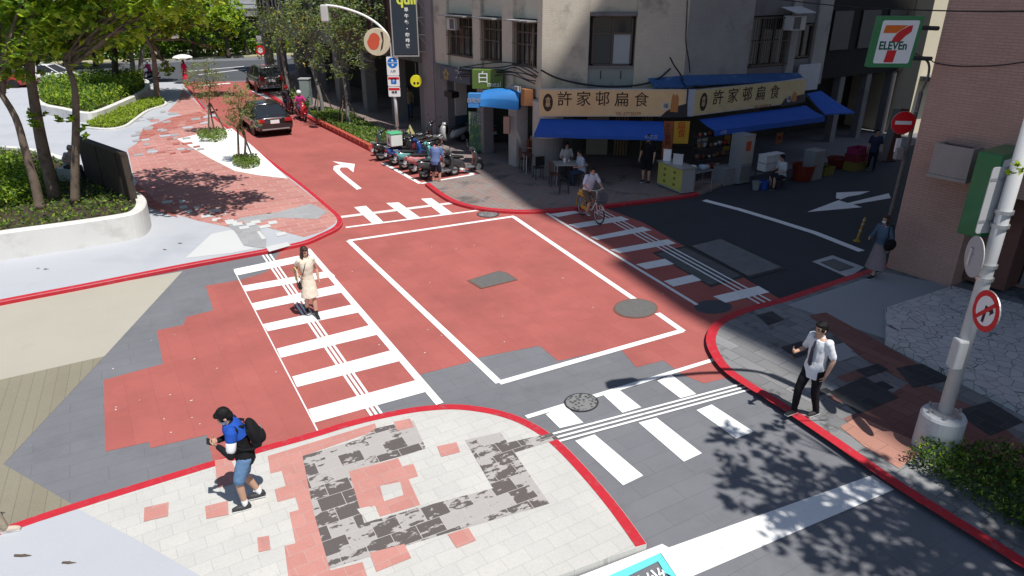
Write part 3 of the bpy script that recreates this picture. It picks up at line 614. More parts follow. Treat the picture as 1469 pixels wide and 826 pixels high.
ac = thing('arcade_building', 'grey arcaded building at the avenue end of the red street behind the trees', 'building', FL.pt(30, 0, -3), world=True)
MB().prism([FL.pt(21.02, 0, -.3), FL.pt(37, 0, -.3), FL.pt(37, 0, -11), FL.pt(21.02, 0, -11)], 3.4, 16).build('body', mat('pale_grey_tile', (.22, .215, .22), .7, .15), ac)
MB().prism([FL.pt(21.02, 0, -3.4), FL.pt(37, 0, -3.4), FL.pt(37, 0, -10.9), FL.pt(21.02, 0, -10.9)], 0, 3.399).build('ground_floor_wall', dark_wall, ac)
for s in (21.5, 25.2, 29, 33, 36.3): MB().fbox(FL, s, s + .6, SW, 3.399, -.9, -.32).build('column', grey_wall, ac)
for s in (22.5, 25.5, 28.5, 31.5, 34.5): window(ac, FL, s, s + 1.8, 4.5, 6.3, -.25, 2)
MB().prism([FL.pt(21.02, 0, -.3), FL.pt(37, 0, -.3), FL.pt(37, 0, -11), FL.pt(21.02, 0, -11)], 16.002, 16.5).build('roof', roofm, ac)
# --- alley building beyond the corner building
al = thing('alley_building', 'building darkened for shade along the alley beyond the blue awnings', 'building', FA.pt(12, 0, -3), world=True)
MB().prism([FA.pt(8.22, 0, -.5), FA.pt(15.0, 0, -.5), FA.pt(15.0, 0, -10), FA.pt(8.22, 0, -10)], 3.0, 15).build('body', mat('alley_wall_painted_shade', (.022, .021, .02), .9, .3, 1.5), al)  # deep alley shade put into the wall's near-black colour
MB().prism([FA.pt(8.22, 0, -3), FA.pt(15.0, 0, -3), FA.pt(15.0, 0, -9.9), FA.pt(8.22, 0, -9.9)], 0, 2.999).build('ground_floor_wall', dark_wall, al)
for s in (10.4, 12.4, 14.4): MB().fbox(FA, s, s + .35, 0, 2.999, -.9, -.55).build('column', grey_wall, al)
for s in (9, 11, 13): MB().fbox(FA, s, s + 1.3, 4.2, 5.8, -.499, -.42).build('dark_window', dark_metal, al)  # windows as matte dark panels, darkened for the shaded alley
MB().prism([FA.pt(8.22, 0, -.5), FA.pt(15.0, 0, -.5), FA.pt(15.0, 0, -10), FA.pt(8.22, 0, -10)], 15.002, 15.4).build('roof', roofm, al)
ae = thing('cream_building', 'sunlit cream building glimpsed in the gap beside the brick wall', 'building', FA.pt(22, 0, -3), world=True)
MB().prism([FA.pt(15.1, 0, .3), FA.pt(30, 0, .3), FA.pt(30, 0, -10), FA.pt(15.1, 0, -10)], 0, 14).build('body', mat('cream_render', (.62, .56, .42), .8, .08), ae)
for s in (16.5, 19, 22, 25): window(ae, FA, s, s + 1.4, 3.6, 5.4, .32, 2)
MB().fbox(FA, 15.3, 29, 2.6, 2.8, .3, 1.2).build('canopy', grey_wall, ae)
# --- brick building on the right
brick = tiles('brick_tile_wall', (.60, .375, .305), (.55, .34, .275), (.42, .26, .21), .26, .065, .007, wall=(FB.u.x, FB.u.y), big=.12, var=.12, bump=.4, stain=(.5, .31, .25), stain_t=(.5, .75), stain_s=.8)
brickA = tiles('brick_tile_side', (.36, .2, .165), (.32, .18, .145), (.22, .13, .11), .26, .065, .007, wall=(A_.x, A_.y), big=.12)
bb = thing('brick_building', 'pinkish brick building with green shop fascia on the right', 'building', (10.2, 17, 0), world=True)
side = V((.819, .574, 0))
sD = FB.px(1364, 409)[0]
MB().prism([FB.pt(0, 0), FB.pt(sD, 0), FB.pt(sD, 0, -1.4), FB.pt(9, 0, -1.4), FB.pt(9, 0, -14), FB.pt(0, 0, -14)], 0, 2.55).build('ground_floor_wall', [brick], bb)
MB().prism([FB.pt(0, 0), FB.pt(9, 0), FB.pt(9, 0, -14), FB.pt(0, 0, -14)], 2.552, 19).build('upper_wall', [brick], bb)
MB().fbox(FB, sD + .01, sD + .95, .22, 2.55, -1.39, -.5).build('side_pier', mat('maroon_brick', (.17, .08, .065), .75, .2, 3), bb)
mb = MB(); mb.fbox(FB, sD + 1.0, 8.5, .22, .34, -1.39, -1.25); mb.fbox(FB, sD + 1.0, 8.5, 2.4, 2.549, -1.39, -1.25)
for s in (sD + 1.0, sD + 2.2, sD + 3.6): mb.fbox(FB, s, s + .08, .34, 2.4, -1.39, -1.25)
f = mb.build('shop_window', mat('pale_aluminium', (.4, .41, .42), .4, .1, metal=.6), bb)
MB().fbox(FB, sD + 1.08, 8.4, .34, 2.4, -1.385, -1.36).build('glass', glass_dark, f)
mb = MB(); s0, zt_ = FB.px(1342, 205, .45); _, zb_ = FB.px(1343, 250, .45); s1, _ = FB.px(1392, 235, .45)
mb.fbox(FB, s0, s1, zb_, zt_, .38, .45); mb.fbox(FB, s0, s0 + .06, zb_, zt_, .001, .379); mb.fbox(FB, s1 - .06, s1, zb_, zt_, .001, .379); mb.fbox(FB, s0 - .02, s1 + .02, zb_ - .07, zb_ - .002, .001, .5)
mb.build('concrete_ledge_box', mat('ledge_concrete', (.4, .34, .31), .85, .15), bb)
MB().fbox(FB, s0 + .062, s1 - .062, zt_ - .07, zt_ - .05, .001, .378).build('dark_box_inside', black, bb)  # black panel in place of the shaded hollow of the open box
MB().prism([FB.pt(0, 0), FB.pt(9, 0), FB.pt(9, 0, -14), FB.pt(0, 0, -14)], 19.002, 19.5).build('roof', roofm, bb)
# fascia sign box of the convenience store
D_ = 1.25
fs0, fz0 = FB.px(1372, 334, D_); fs1, _ = FB.px(1405, 345, D_); _, fz1 = FB.px(1400, 216, D_)
fa = thing('projecting_sign', 'big green box sign of the convenience store projecting from the brick wall', 'sign', FB.pt(fs0, fz0, .6), world=True)
green = mat('sign_green', (.015, .19, .065), .35, .06, coat=.3)
MB().fbox(FB, fs0, fs1, fz0, fz1, .004, D_).build('sign_box', green, fa, bevel=.02)
MB().fbox(FB, fs1 + .001, fs1 + .012, fz0 + .12, fz1 - .12, .1, D_ - .1).build('white_face', white, fa)
mb = MB(); mb.fbox(FB, fs1 + .013, fs1 + .018, fz0 + .3, fz0 + .6, .1, D_ - .1); mb.build('orange_band', mat('sign_orange', (.75, .2, .03), .4), fa)
# --- unseen tower added as shadow caster, its outline shaped to the junction's shade edge
TH = 60.; k_ = (1 / math.tan(SUN_EL)); SH = V((SUNV.x, SUNV.y, 0)).normalized()
def up_to(p): return V((p.x, p.y, 0)) + SH * ((TH - p.z) * k_)
def wallp(x, y): return FC.pt(*FC.px(x, y))
gA, gB = G(1035, 480), G(1292, 645); dAB = (gB - gA).normalized()
edge = [gB + dAB * 7, gB, G(1185, 572), G(1100, 513), gA, G(975, 448), G(915, 407), G(872, 376), G(890, 369), G(850, 345), G(815, 325), G(787, 315), G(752, 299), G(738, 288), G(705, 262), G(668, 236)]
ew = [wallp(792, 97), wallp(822, 48), wallp(852, 0)]; dW = ew[2] - ew[0]; ew.append(ew[2] + dW * .8)
ed = [up_to(p) for p in edge + ew]
far1 = up_to(FA.pt(14.8, 6.8, 0)); far1b = far1 + SH * 3
tp = ed + [ed[-1] + V((2, 3, 0)), far1, far1 + SH * 8, ed[0] + V((26, -2, 0))]
tw = thing('shadow_tower', 'unseen tower block added and shaped to cast the big shadow over the junction', 'building', (30, -12, 0), world=True)
MB().prism(tp, 0, TH).build('wall', mat('tower_concrete', (.4, .39, .37), .85), tw)
tc_ = sum((V((p.x, p.y, 0)) for p in tp), V()) / len(tp)
MB().prism([tc_ + (V((p.x, p.y, 0)) - tc_) * .3 for p in tp[:1] + tp[-3:]], TH + .002, TH + 3).build('roof_house', roofm, tw)
# --- across the avenue
fb = thing('office_building', 'grey office building across the avenue with pale panels above dark arcade', 'building', (-35, 80, 0), world=True)
q0 = V((-75, 60, 0)); FF = Frame((-75, 62), (math.sin(R(66)), math.cos(R(66))))
MB().prism([FF.pt(0, 0), FF.pt(75, 0), FF.pt(75, 0, -14), FF.pt(0, 0, -14)], 3.4, 18).build('body', mat('far_grey_wall', (.2, .2, .21), .8, .15, .6), fb)
MB().prism([FF.pt(0, 0, -3), FF.pt(75, 0, -3), FF.pt(75, 0, -13.9), FF.pt(0, 0, -13.9)], 0, 3.399).build('ground_floor_wall', dark_wall, fb)
for s in range(0, 75, 6): MB().fbox(FF, s, s + .9, 0, 3.399, -1.1, -.01).build('column', mat('pink_grey_column', (.36, .3, .28), .8), fb)
for s in range(31, 70, 8):
    pf = MB().fbox(FF, s, s + 5.5, 4.2, 8.6, .001, .12).build('pale_panel', mat('pale_panel', (.38, .39, .42), .6, .06), fb)
    mb = MB()
    for k in range(8): mb.fbox(FF, s + .1, s + 5.4, 4.6 + .5 * k, 4.64 + .5 * k, .121, .14)
    mb.build('panel_joint', dark_metal, pf)
for s in range(4, 30, 5): window(fb, FF, s, s + 2.6, 4.6, 6.6, .12, 3)
MB().prism([FF.pt(0, 0), FF.pt(75, 0), FF.pt(75, 0, -14), FF.pt(0, 0, -14)], 18.002, 18.6).build('roof', roofm, fb)
struct(MB().prism([FF.pt(-40, 0, 6), FF.pt(80, 0, 6), FF.pt(80, 0, .2), FF.pt(-40, 0, .2)], 0, .12), 'far_pavement', mat('far_pavement', (.4, .38, .32), .85))

# ------------------------------------------------------------------ signs, awnings, shop fittings on the corner building
gold = mat('tan_sign_face', (.80, .56, .29), .5, .14, 2.2, 60, 0, stain=(.72, .42, .2), stain_t=(.5, .8), stain_s=.9); inkb = mat('brown_ink', (.055, .03, .02), .6)
yel2 = mat('worn_yellow_sign_face', (.70, .57, .29), .55, .18, 2, 60, 0, stain=(.5, .39, .2), stain_t=(.5, .7), stain_s=1.6)
orange_ink = mat('rust_ink', (.33, .09, .03), .6)
def shop_sign(F, d, xa, ya, xb, yb, face, label, cx, logo, tel, csize, hill):
    s0, z1 = F.px(xa, ya[0], d); _, z0 = F.px(xa, ya[1], d); s1, _ = F.px(xb, yb[0], d)
    t = thing('shop_sign', label, 'sign', F.pt(s0, z0, d), world=True)
    MB().fbox(F, s0, s1, z0, z1, d - .22, d).build('sign_box', mat('sign_frame', (.55, .53, .5), .5), t)
    MB().fbox(F, s0 + .03, s1 - .03, z0 + .03, z1 - .03, d + .001, d + .008).build('sign_face', face, t)
    for ch, (x, y) in zip('許家邨扁食', cx): text(ch, csize * 1.03, inkb, F.mat(*F.px(x, y, d), d + .012), t, bold=0 if ch == '食' else .003)
    text('TEL:27730239', csize * .3, orange_ink, F.mat(*F.px(tel[0], tel[1], d), d + .011), t)
    lx, lz = F.px(logo[0], logo[1], d); mb = MB()
    def disc(mb, a, z, ra, rz, dd, mi=0, n_=20): mb.add([F.pt(a + ra * math.cos(2 * math.pi * k / n_), z + rz * math.sin(2 * math.pi * k / n_), dd) for k in range(n_)], [tuple(range(n_))], mi)
    lr = csize * .34; disc(mb, lx, lz, lr, lr * 1.75, d + .0105); mb.build('logo', inkb, t)
    text('合\n早', csize * .36, face, F.mat(lx, lz - .0, d + .013), t, bold=.004)
    hx = [F.px(x, y, d) for x, y in hill[0]]; mb = MB(); mb.add([F.pt(a, z, d + .0105) for a, z in hx], [tuple(range(len(hx)))])
    mb.build('dark_hill', mat('charcoal_print', (.04, .04, .045), .6), t)
    hx = [F.px(x, y, d) for x, y in hill[1]]; mb = MB(); mb.add([F.pt(a, z, d + .013) for a, z in hx], [tuple(range(len(hx)))])
    mb.build('orange_steeple', mat('orange_print', (.55, .22, .07), .6), t)
    a, z = F.px(*hill[2], d); mb = MB(); disc(mb, a, z, csize * .25, csize * .28, d + .0125); e = mb.build('white_emblem', mat('white_print', (.6, .58, .54), .6), t)
    text('福', csize * .34, inkb, F.mat(a, z, d + .0145), t)
    return t, s0, s1, z0, z1
ss1 = shop_sign(FC, .9, 773, (128, 167), 986, (128, 169), gold, 'long tan shop sign with five dark characters facing the junction above blue awning', [(810, 143), (837, 143), (864, 143), (892, 144), (920, 144)], (786, 147), (901, 163), .54,
          ([(944, 170), (956, 159), (968, 153), (986, 148), (986, 168), (946, 168.5)], [(961, 160), (964, 138), (966, 134), (969, 137), (971, 134), (974, 140), (972, 161)], (955, 152)))
ss2 = shop_sign(FA, .9, 997, (129, 166), 1157, (116, 147), yel2, 'weathered yellow shop sign with dark characters along the alley side', [(1030, 141), (1051, 138.5), (1071.5, 136.5), (1091, 135), (1111, 133)], (1009, 146), (1094, 152.5), .56,
          ([(1118, 153), (1126, 141), (1139, 138), (1156, 134), (1155, 146)], [(1135, 146), (1137, 134), (1140, 131), (1143, 134), (1142, 145)], (1132, 141)))
blue = mat('blue_awning_cloth', (.02, .10, .46), .7, .12, 2, 50, .1); blue2 = mat('faded_blue_tarp', (.03, .10, .27), .75, .2, 2, 50, .1, stain=(.12, .2, .33), stain_s=2)
def awning(name, label, F, top, bot, dt, db, m, drop=.18, lettering=None, n_=16):
    (sa, za), (sb, zb) = F.px(*top[0], dt), F.px(*top[1], dt); (sc_, zc), (sd, zd) = F.px(*bot[0], db), F.px(*bot[1], db)
    t = thing(name, label, 'awning', F.pt(sa, za, dt), world=True); mb = MB(); rows = []
    for i in range(n_ + 1):
        q = i / n_; a = F.pt(sa + (sb - sa) * q, za + (zb - za) * q, dt); b = F.pt(sc_ + (sd - sc_) * q, zc + (zd - zc) * q, db)
        sag = .02 * math.sin(q * 21)
        rows.append([a, a.lerp(b, .5) - V((0, 0, .03 + sag * .6)), b + V((0, 0, sag * .3)), b - V((0, 0, drop + .25 * sag)), b - V((0, 0, drop + .25 * sag)) - F.n * .02, b - F.n * .025 - V((0, 0, .02)), a.lerp(b, .5) - V((0, 0, .055 + sag * .6)), a - V((0, 0, .03))])
    mb.loft(rows); mb.build('awning_cloth', m, t)
    mb = MB()
    for q in (.04, .5, .96):
        a = F.pt(sa + (sb - sa) * q, za + (zb - za) * q - .1, dt); b = F.pt(sc_ + (sd - sc_) * q, zc + (zd - zc) * q - .07, db - .04); mb.tube([a, b], .018, 6)
    mb.build('awning_arm', steel, t)
    if lettering: text(lettering[0], .16, mat('pale_ink', (.4, .46, .6), .6), F.mat(*F.px(lettering[1], lettering[2], db), db + .005), t)
    return t
awning('blue_awning', 'wide bright blue cloth awning under the long tan shop sign', FC, ((775, 170), (952, 174)), ((766, 192), (953, 197)), .8, 1.75, blue, .12, ('中正店', 934, 197))
awning('blue_awning', 'long blue awning under the weathered yellow sign by the alley', FA, ((1003, 171), (1156, 151)), ((1026, 187), (1184, 167)), .8, 1.9, blue, .2, ('小吃', 1038, 190))
awning('blue_awning', 'small blue awning hanging past the far end of the yellow sign', FA, ((1157, 134), (1178, 130)), ((1183, 163), (1226, 161)), .2, 1.5, blue, .06)
awning('blue_tarp', 'faded blue tarpaulin lying on top of the two noodle shop signs', FA, ((975, 108), (1146, 104)), ((985, 122), (1158, 114)), .05, .88, blue2, .04)
awning('blue_tarp', 'lighter blue tarp folded over the corner where both signs meet', FC, ((930, 112), (985, 108)), ((938, 124), (990, 124)), .05, .85, blue2, .04)
t = thing('corner_strip', 'pale blue metal strip closing the corner between the tan and yellow signs', 'sign', FC.pt(FC.px(988, 168, .9)[0], 2.2, .9), world=True)
mb = MB(); a, b = FC.px(986.5, 148, .9)[0], FA.px(996.5, 148, .9)[0]
pa, pb = FC.pt(a, 0, .9), FA.pt(b, 0, .9); zz0, zz1 = ss1[3], ss1[4]
mb.prism([pa, pb, pb + V((0, .2, 0)), pa + V((0, .2, 0))], zz0, zz1); mb.build('metal_strip', mat('pale_blue_metal', (.42, .48, .58), .5), t)
# green and blue signs, rounded blue awning, banner over the left arcade
def board(name, label, F, xa, ya, xb, yb, d0, d1, m, cat='sign', bevel=.01):
    s0, z1 = F.px(xa, ya, d1); s1, z0 = F.px(xb, yb, d1); t = thing(name, label, cat, F.pt(min(s0, s1), z0, d1), world=True)
    MB().fbox(F, min(s0, s1), max(s0, s1), z0, z1, d0, d1).build('panel', m, t, bevel=bevel); return t, s0, s1, z0, z1
t = board('blue_grey_sign', 'faded blue grey sign board with yellow flower beside the green sign', FL, 630, 93, 674, 122, .1, .25, mat('blue_grey_sign_face', (.09, .105, .14), .6, .1))[0]
text('✿', .7, mat('dull_yellow', (.35, .27, .1), .6), FL.mat(*FL.px(640, 107, .25), .26), t); text('大', .6, mat('dull_white', (.4, .4, .42), .6), FL.mat(*FL.px(658, 106, .25), .26), t)
FG = Frame(xy(FL.pt(FL.px(724, 115)[0], 0, .3)), (-1, .12), -1)
t = board('green_sign', 'olive green box sign with white line drawing above the small blue awning', FG, 677, 100, 722, 128, -.4, 0, mat('olive_green_sign', (.10, .17, .035), .5, .1))[0]
text('白', .5, white, FG.mat(*FG.px(693, 112), .01), t); text('meal', .3, white, FG.mat(*FG.px(709, 121), .01), t)
mb = MB(); FT = Frame(xy(FL.pt(FL.px(745, 145)[0], 0, .9)), (-1, .2), -1); rows = []
for i in range(9):
    s_ = FT.px(745 - 55 * i / 8, 140)[0]; zt_ = FT.px(745 - 55 * i / 8, 129 + 3 * (i / 8 - .5) ** 2 * 4)[1]; zb_ = FT.px(745 - 55 * i / 8, 157 - 6 * i / 8)[1]
    rows.append([FT.pt(s_, zt_, -.5), FT.pt(s_, zt_ - .05, -.1), FT.pt(s_, (zt_ + zb_) / 2, .12), FT.pt(s_, zb_, .2), FT.pt(s_, zb_ + .02, -.5)])
t = thing('rounded_awning', 'small bright blue rounded awning below the olive green sign', 'awning', FT.pt(0, 2.2), world=True)
mb.loft(rows); mb.build('awning_cloth', mat('bright_blue_cloth', (.025, .19, .52), .6, .15, 3), t)
mb = MB(); s_ = FT.px(690, 140)[0]; mb.fbox(FT, s_, s_ + .5, FT.px(690, 154)[1], FT.px(690, 134)[1], -.2, .1); q = mb.build('side_panel', mat('sky_blue_print', (.06, .25, .6), .6), t)
text('自助餐', .2, mat('dull_white', (.4, .4, .42)), FT.mat(s_ + .25, FT.px(690, 144)[1], .11), t)
t = board('box_sign', 'orange and white light box sign beside the blue rounded awning', FT, 747, 128, 765, 152, -.3, .05, mat('orange_white_sign', (.45, .2, .08), .5, .2, 3, stain=(.5, .48, .45)))[0]
t = board('vertical_sign', 'narrow pink and white vertical sign hanging by the white pillar', FT, 722, 167, 731, 192, -.25, -.05, mat('pink_white_sign', (.42, .25, .2), .5, .2, 4, stain=(.5, .46, .42)))[0]
gb = G(684, 219, SW); FBn = Frame((gb.x, gb.y), (1, -.1)); s0, s1 = FBn.px(673, 190)[0], FBn.px(692, 190)[0]
t = thing('banner_stand', 'tall green menu banner standing on the pavement by the arcade', 'banner', (gb.x, gb.y, SW), world=True)
MB().fbox(FBn, s0, s1, .16, FBn.px(683, 160)[1], -.02, 0).build('banner_cloth', mat('green_banner', (.07, .18, .11), .6, .3, 2.5, 9, 0, stain=(.26, .33, .1), stain_t=(.5, .65), stain_s=3), t)
MB().fbox(FBn, s0 + .05, s1 - .05, .1, .155, -.25, .2).build('banner_foot', dark_metal, t)
for k, (x, y) in enumerate(((683, 166), (683, 176))): text('小菜' if k else '便當', .3, mat('dull_white', (.4, .4, .42)), FBn.mat(*FBn.px(x, y), .004), t)
t = board('speaker', 'black square loudspeaker hung on the grey pilaster beside white pillar', FL, 637, 130, 648, 141, .12, .5, black, 'loudspeaker')[0]
# black vertical hanging sign with its steel truss, round signs
FK = Frame(xy(FL.pt(FL.px(612, 60)[0], 0, .25)), (-1, -.05), -1)
s0, z0_ = FK.px(600, 78); s1, _ = FK.px(566, 78); z1_ = 9.5
t = thing('hanging_sign', 'tall black vertical sign board hanging above the arcade with white characters', 'sign', FK.pt(s0, z0_), world=True)
MB().fbox(FK, s0, s1, z0_, z1_, -.12, .12).build('sign_box', mat('slate_sign_face', (.028, .04, .055), .5, .1), t, bevel=.01)
mb = MB()
for a in (s0 - .06, s1 + .002): mb.fbox(FK, a, a + .05, z0_ - .03, z1_, -.13, .13)
mb.fbox(FK, s0 - .06, s1 + .05, z0_ - .08, z0_ - .031, -.13, .13); mb.build('sign_frame', mat('pale_frame', (.35, .34, .33), .5), t)
for ch, y in zip('早午餐•咖啡館', (14, 23, 32, 41, 50, 58, 66)):
    x = 583 + (y - 14) * .05; text(ch, .19, white, FK.mat(*FK.px(x, y), .125), t, bold=.006)
text('quil', .62, mat('sign_yellow', (.7, .75, .1), .5), FK.mat(*FK.px(583, -1), .125), t, bold=.02)
mb = MB(); sq = s0 - .65
mb.fbox(FK, sq - .04, sq, z0_ - .1, z1_, -.03, .03)
for k in range(6):
    z = z0_ + .1 + .75 * k; mb.fbox(FK, sq, s0 - .062, z, z + .04, -.02, .02)
    mb.tube([FK.pt(sq, z + .04), FK.pt(s0 - .06, z + .74)], .018, 5)
mb.build('steel_truss', mat('pale_steel', (.42, .4, .38), .5), t)
def ground_y(F, x, y): return F.px(x, y)
def disc_sign(name, label, F, x, y, rpx, faces, arm, d=.06):
    a, z = F.px(x, y); r = F.px(x + rpx, y)[0] - a; r = abs(r)
    t = thing(name, label, 'sign', F.pt(a, z), world=True)
    m4 = Matrix.Translation(F.pt(a, z)) @ F.mat(0, 0).to_3x3().to_4x4()
    mb = MB(); mb.lathe([(r * .98, -d), (r, -d * .8), (r, d * .8), (r * .98, d)], (0, 0, 0), 32, 0, m4); mb.build('disc', faces[0], t)
    mb = MB(); mb.tube([F.pt(a, z), F.pt(a - arm, z + .05)], .03, 6) if arm else None
    if arm: mb.build('bracket', dark_metal, t)
    return t, m4, r
def shape(t, m4, pts, z, m, name): mb = MB(); mb.add([m4 @ V((x, y, z)) for x, y in pts], [tuple(range(len(pts)))]); return mb.build(name, m, t)
cream = mat('cream_sign', (.62, .55, .4), .5)
t, m4, r = disc_sign('round_sign', 'big round cream shop sign with red fan shape beside the lamp pole', FK, 541, 60, 19, [cream], 1.2)
shape(t, m4, [(-.28 * r + .46 * r * math.cos(a) + (.1 * r if math.sin(a) > .2 else 0), .04 * r + .62 * r * math.sin(a)) for a in [q * math.pi / 10 for q in range(20)]], .064, mat('sign_red', (.6, .1, .05), .5), 'red_fan')
shape(t, m4, [(.3 * r, .75 * r), (.5 * r, .7 * r), (.52 * r, .1 * r), (.4 * r, -.45 * r), (.2 * r, -.7 * r), (.32 * r, -.2 * r), (.42 * r, .1 * r)], .065, inkb, 'dark_curve')
yel = mat('smiley_yellow', (.78, .72, .03), .45)
t, m4, r = disc_sign('round_sign', 'small bright yellow round sign with two black dots under the arcade', FK, 597, 116, 8.3, [yel], 0)
for sx in (-.3, .3): shape(t, m4, [(sx * r + .2 * r * math.cos(a), -.35 * r + .24 * r * math.sin(a)) for a in [k * math.pi / 6 for k in range(12)]], .064, black, 'black_dot')
mb = MB(); a, z = FK.px(597, 116); mb.tube([FK.pt(a, z + r), FK.pt(a, 3.6)], .02, 6); mb.build('hanger', dark_metal, t)
# air conditioners
def aircon(F, x, y, label, wd=.75, hh=.5, d0=.0, canopy=True, dp=.5):
    a, z = F.px(x, y, d0 + dp); t = thing('air_conditioner', label, 'air conditioner', F.pt(a, z, d0), world=True)
    MB().fbox(F, a - wd / 2, a + wd / 2, z - hh / 2, z + hh / 2, d0 + .002, d0 + dp).build('casing', mat('aged_white', (.55, .55, .53), .5, .1), t, bevel=.02)
    MB().fbox(F, a - wd * .42, a + wd * .08, z - hh * .4, z + hh * .4, d0 + dp + .001, d0 + dp + .012).build('grille', mat('grille_grey', (.12, .12, .12), .6), t)
    if canopy:
        mb = MB(); z += hh / 2 + .1; mb.add([F.pt(a + p, q, d) for q0 in (0, .02) for p, q, d in ((-wd * .75, z + .2 + q0, d0 + .002), (wd * .75, z + .2 + q0, d0 + .002), (wd * .75, z + q0, d0 + dp + .25), (-wd * .75, z + q0, d0 + dp + .25))], [(3, 2, 1, 0), (4, 5, 6, 7), (0, 1, 5, 4), (1, 2, 6, 5), (2, 3, 7, 6), (3, 0, 4, 7)])
        mb.build('canopy', mat('canopy_white', (.6, .6, .6), .5), t)
    return t
aircon(FA, 1147, 33, 'white window air conditioner under a small pale canopy on the grey alley wall', .8, .55)
aircon(FL, 646, 34, 'white air conditioner unit at the left end of the upper windows', .7, .5, .0, False, .25)
t = board('white_board', 'plain white board standing above the far end of the yellow sign', FA, 1148, 93, 1172, 128, .05, .12, mat('dull_white_board', (.5, .52, .55), .5), 'board')[0]
# cables slung along the walls
def cable(label, pts, r=.02, m=black):
    o = MB().tube(spline(pts, 5), r, 5).build('cable', m, org=pts[0]); return tag(o, label, 'cable')
cable('thick black cable sagging over the tan shop sign', [FC.pt(*FC.px(x, y, .2), .2) for x, y in ((776, 100), (800, 112), (840, 121), (880, 124), (920, 121), (945, 112), (962, 98))], .035)
for i in range(6): cable('tangled black cable bundle above the small blue awning', [FL.pt(*FL.px(x, y + i * 3 + random.uniform(-3, 3), .25), .25 + .03 * i) for x, y in ((772, 104), (758, 99), (740, 92), (722, 92), (700, 93), (660, 94))], .022)['group'] = 'tangled cables over the left arcade'
cable('thin black cable hanging down the corner edge of the grey wall', [FA.pt(*FA.px(x, y, .04), .04) for x, y in ((986, 0), (985, 30), (984, 60), (988, 85), (990, 104))], .02)
cable('overhead black wire crossing above the green store sign', [atY(1060, -8, 24), atY(1200, 8, 22), atY(1345, 15, 16.5), atY(1480, 16, 12)], .015)
cable('loose black wire drooping across the brick wall', [FB.pt(*FB.px(x, y, .03), .03) for x, y in ((1334, 85), (1345, 91), (1380, 95), (1430, 94), (1475, 88))], .012)
cable('bent dark pole end sticking up over the sign corner', [FC.pt(*FC.px(x, y, .6), .6) for x, y in ((961, 82), (968, 95), (977, 108), (984, 124))], .03)
# small details on the arcade: hanging menu boards, table, cart
t = board('menu_board', 'narrow red brown menu board hanging at the edge of the tan sign', FC, 953, 174, 963, 226, 1.0, 1.06, mat('red_brown_board', (.33, .10, .04), .6, .15))[0]
for k, ch in enumerate('手工餛飩'): text(ch, .2, mat('dark_red_ink', (.15, .015, .01)), FC.mat(*FC.px(958, 181 + 8 * k, 1.06), 1.065), t)
t = board('menu_board', 'yellow hanging board with two red characters below the sign corner', FC, 968, 174, 987, 206, 1.1, 1.15, mat('amber_board', (.55, .31, .03), .5, .1))[0]
for k, ch in enumerate('扁食'): text(ch, .33, mat('red_ink', (.5, .04, .01)), FC.mat(*FC.px(977.5, 181 + 11 * k, 1.15), 1.155), t)

tan_w = mat('tan_partition', (.30, .2, .11), .7, .25, 4)
for k in range(9):
    s_ = 4.35 + .12 * k + (.5 if k > 4 else 0)
    MB().box((s_, 29.4, 1.3), (.07, .05, 2.2)).build('partition_slat', tan_w, cb)
MB().box((3.6, 29.55, 1.2), (.9, .05, 2.0)).build('inner_door', mat('cream_door', (.34, .30, .24), .7), cb)
# ------------------------------------------------------------------ street furniture
def mat4(p, x, z):
    """matrix with local x along x, local z along z at p"""
    x = V(x).normalized(); z = V(z).normalized(); y = z.cross(x); m = Matrix.Identity(4)
    for i, c in enumerate((x, y, z)): m[0][i], m[1][i], m[2][i] = c
    m[0][3], m[1][3], m[2][3] = p; return m
def face(t, m4, pts, z, m, name, th=0.):
    mb = MB(); n = len(pts)
    if th: mb.loft([[m4 @ V((x, y, z - th)) for x, y in pts], [m4 @ V((x, y, z)) for x, y in pts]])
    else: mb.add([m4 @ V((x, y, z)) for x, y in pts], [tuple(range(n))])
    return mb.build(name, m, t)
def circ(r, n=28, cx=0, cy=0): return [(cx + r * math.cos(2 * math.pi * k / n), cy + r * math.sin(2 * math.pi * k / n)) for k in range(n)]
def rrect(w_, h_, r, n=4):
    out = []
    for cx, cy, a in ((w_ / 2 - r, h_ / 2 - r, 0), (-w_ / 2 + r, h_ / 2 - r, 90), (-w_ / 2 + r, -h_ / 2 + r, 180), (w_ / 2 - r, -h_ / 2 + r, 270)):
        for k in range(n + 1): q = R(a + 90 * k / n); out.append((cx + r * math.cos(q), cy + r * math.sin(q)))
    return out
sign_red = mat('traffic_red', (.62, .012, .02), .35, .04); sign_blue = mat('traffic_blue', (.01, .17, .55), .35, .04); sign_white = mat('sign_white', (.8, .8, .8), .4, .03)
grey_paint = mat('pale_grey_pole_paint', (.55, .55, .55), .45, .06, stain=(.42, .42, .41), stain_s=2)
